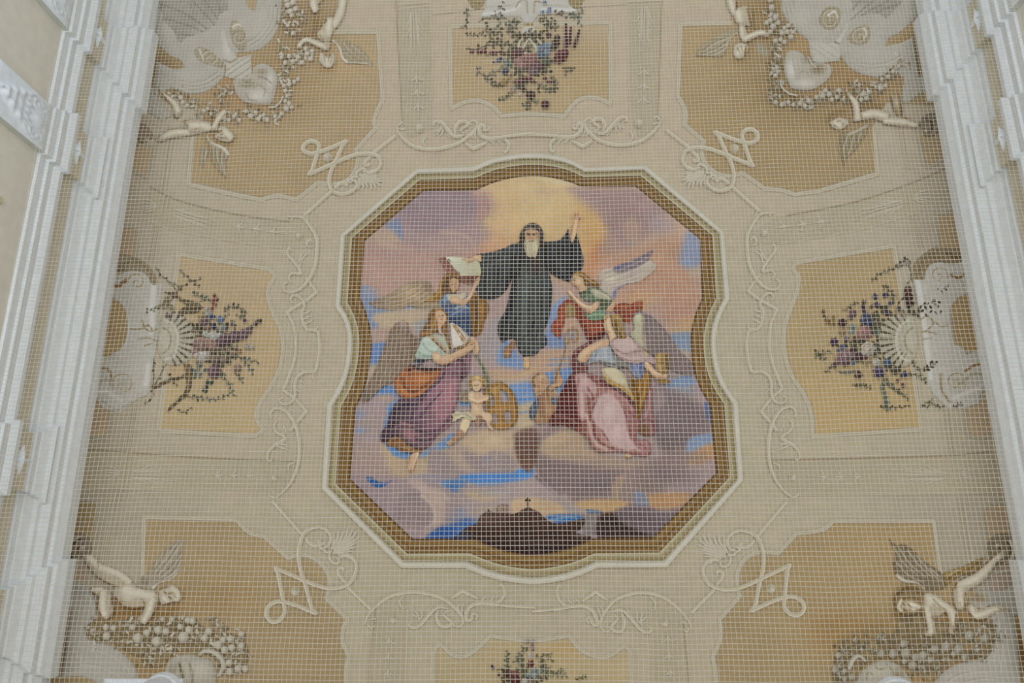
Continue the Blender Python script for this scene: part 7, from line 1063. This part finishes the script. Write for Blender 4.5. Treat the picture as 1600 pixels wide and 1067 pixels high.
bouquet('bottom', (825, 1045), K(750, 980, 8, [(560, 640), (620, 660), (700, 680), (340, 600)]),
 K(750, 980, 8, [(565, 180, 4, 'a39a98', 'bell'), (600, 175, 3.6, '97898a', 'bell'), (665, 170, 4.4, 'aba1a0', 'daisy'), (650, 230, 4, '8b7672', 'bell'), (660, 275, 4, '93847e', 'bell'), (630, 355, 5.6, 'b7b3a8', 'daisy'), (635, 455, 7, '75302a', 'daisy'), (680, 545, 6.5, '64807f', 'bell'), (610, 600, 6, '6c8785', 'bell'), (680, 600, 6, '86989a', 'rose'), (750, 560, 5, '7f948f', 'bell'), (430, 590, 7.5, '7e4440', 'rose'), (400, 620, 7, '6d3836', 'rose'), (450, 660, 8, '6a3230', 'rose'), (350, 560, 6, '5a3f36', 'rose'), (335, 580, 5, '4c342c', 'rose'), (560, 680, 6, 'b9b3a8', 'rose'), (640, 690, 7, '8a7a68', 'rose'), (240, 590, 3.6, '53342e', 'bell'), (150, 485, 3, '4a4658', 'bell'), (165, 510, 3, '4c4858', 'bell')]),
 [('796,1056 794,1044 792,1030 794,1018', 11, 7, ['505c4a', '5b6654']), ('826,1010 818,1014 812,1022 806,1034', 8, 7, ['5b6250', '666c58']), ('812,1022 816,1038 820,1052', 9, 7, ['5b6250', '666c58']), ('776,1046 784,1046 792,1050', 2, 4, GR), ('836,1028 846,1026 858,1022 862,1034', 7, 7, ['676a4e', '747658']), ('846,1028 850,1042 856,1056', 9, 7, ['5b6250', '666c58']), ('856,1044 866,1052 874,1054 886,1056', 10, 6, ['676a4e', '747658']), ('872,1050 876,1044 884,1052', 4, 4, GR), ('900,1062 910,1058 916,1056', 7, 5, ['7d7650', '6a6a4c']), ('842,1040 852,1052 848,1064', 6, 7, GR), ('790,1062 800,1064', 4, 6, GR)],
 [(K(750, 980, 8, [(540, 440), (560, 520), (500, 540)]), 3, 3, 7, ['6a6650', '5d604c'])], [], 19)
# stray painted twigs over the console borders
# ================================================================ the near end wall with two moulded capitals that just enter the frame
TONE = np.array((1.0, 1.0, 1.0))
V, Fc = box_mesh([((-HW, -2.1, ZR+1.8), (HW, -1.75, ZR+8.55))])
tag(add_mesh('wall_front', V, Fc, np.zeros((len(V), 3))+CREAM, PLASTER), kind='structure')
def near_capital(px0, px1, pyt, arc, label):
    z = ZR+7.0
    a = on_z(px0, pyt, z); b = on_z(px1, pyt, z); y1 = (a[1]+b[1])/2; x0, x1 = sorted((a[0], b[0]))
    c = on_z(arc[0], arc[1], z); r = arc[2]*z/FOC*.79
    e = bpy.data.objects.new('pier_capital', None); COL.objects.link(e); e.location = ((x0+x1)/2, -1.75, z-.6)
    tag(e, label, 'capital')
    if px0 is not None and arc[3]:
        V = []; Fc = []
        steps = [(0, 0), (.05, 0), (.06, .03), (.11, .05), (.12, .07), (.3, .09)]
        for k, (dz, ins) in enumerate(steps): V += [(x0+ins, -1.74, z-dz), (x1-ins, -1.74, z-dz), (x1-ins, y1-ins, z-dz), (x0+ins, y1-ins, z-dz)]
        for k in range(len(steps)-1):
            for i in range(4): Fc.append([k*4+i, (k+1)*4+i, (k+1)*4+(i+1) % 4, k*4+(i+1) % 4])
        n = len(steps)-1; Fc += [[0, 1, 2, 3], [n*4+3, n*4+2, n*4+1, n*4]]
        add_mesh('abacus', V, Fc, np.zeros((len(V), 3))+hx('b4bac0'), STUCCO, e)
    V = []; Fc = []; n = 28; steps = [(.02, .02), (.06, 0), (.11, .03), (.12, .06), (.3, .08), (.5, .1)]
    for dz, ins in steps:
        for k in range(n+1):
            t = math.pi*k/n; V.append((c[0]+(r-ins*.5)*math.cos(t), c[1]-r+(r-ins*.5)*math.sin(t), z-dz))
    m = n+1
    for k in range(len(steps)-1):
        for i in range(n): Fc.append([k*m+i, k*m+i+1, (k+1)*m+i+1, (k+1)*m+i])
    Fc += [list(range(m))[::-1], [(len(steps)-1)*m+i for i in range(m)]]
    add_mesh('rounded_bow', V, Fc, np.zeros((len(V), 3))+hx('b2b9c1'), STUCCO, e)
near_capital(168, 289, 1059.5, (262, 1048, 33, True), 'bluish white moulded capital with rounded bow at the bottom left edge')
near_capital(1340, 1440, 1075, (1392, 1054.5, 36, False), 'bluish white rounded capital top at the bottom right edge')
TONE = np.array((1.0, 1.0, 1.0))
# ================================================================ the safety net hung under the cornice
def net():
    z0 = ZR+6.0; pitch = .0372; V = []; Fc = []
    xs = np.arange(-4.64, 4.64, pitch); ys = np.arange(-1.70, 6.6, pitch)
    def wob(x, y): return .020*fbm(x, y, 1.1, 21)+.004*fbm(x, y, .22, 31), .020*fbm(x, y, 1.3, 41)+.004*fbm(x, y, .25, 51), .05*fbm(x, y, 2.2, 61)
    def thread(x, y, axis):
        r = .0015 if axis == 1 else .0019
        dx, dy, dz = wob(x, y); n = len(x); s = len(V)
        X = x+dx; Y = y+dy; Z = z0+dz
        for k in range(4):
            a = (0, 1, 0, -1)[k]; b = (1, 0, -1, 0)[k]
            P = np.stack((X+(0 if axis == 0 else a*r), Y+(a*r if axis == 0 else 0), Z+b*r+(0.0 if axis else .003)), 1)
            Q.append(P)
        base = cnt[0]
        for i in range(n-1):
            for k in range(4):
                k2 = (k+1) % 4
                Fc.append([base+k*n+i, base+k*n+i+1, base+k2*n+i+1, base+k2*n+i])
        cnt[0] += 4*n
    Q = []; cnt = [0]
    t = np.arange(-1.72, 6.65, .11)
    for x in xs: thread(np.full(len(t), x), t, 1)
    t = np.arange(-4.64, 4.7, .11)
    for y in ys: thread(t, np.full(len(t), y), 0)
    V = np.concatenate(Q)
    o = add_mesh('safety_net', V, Fc, np.zeros((len(V), 3))+hx('a3a098'), STUCCO)
    return tag(o, 'fine square meshed off white safety net stretched below the painted ceiling', 'net')
net()
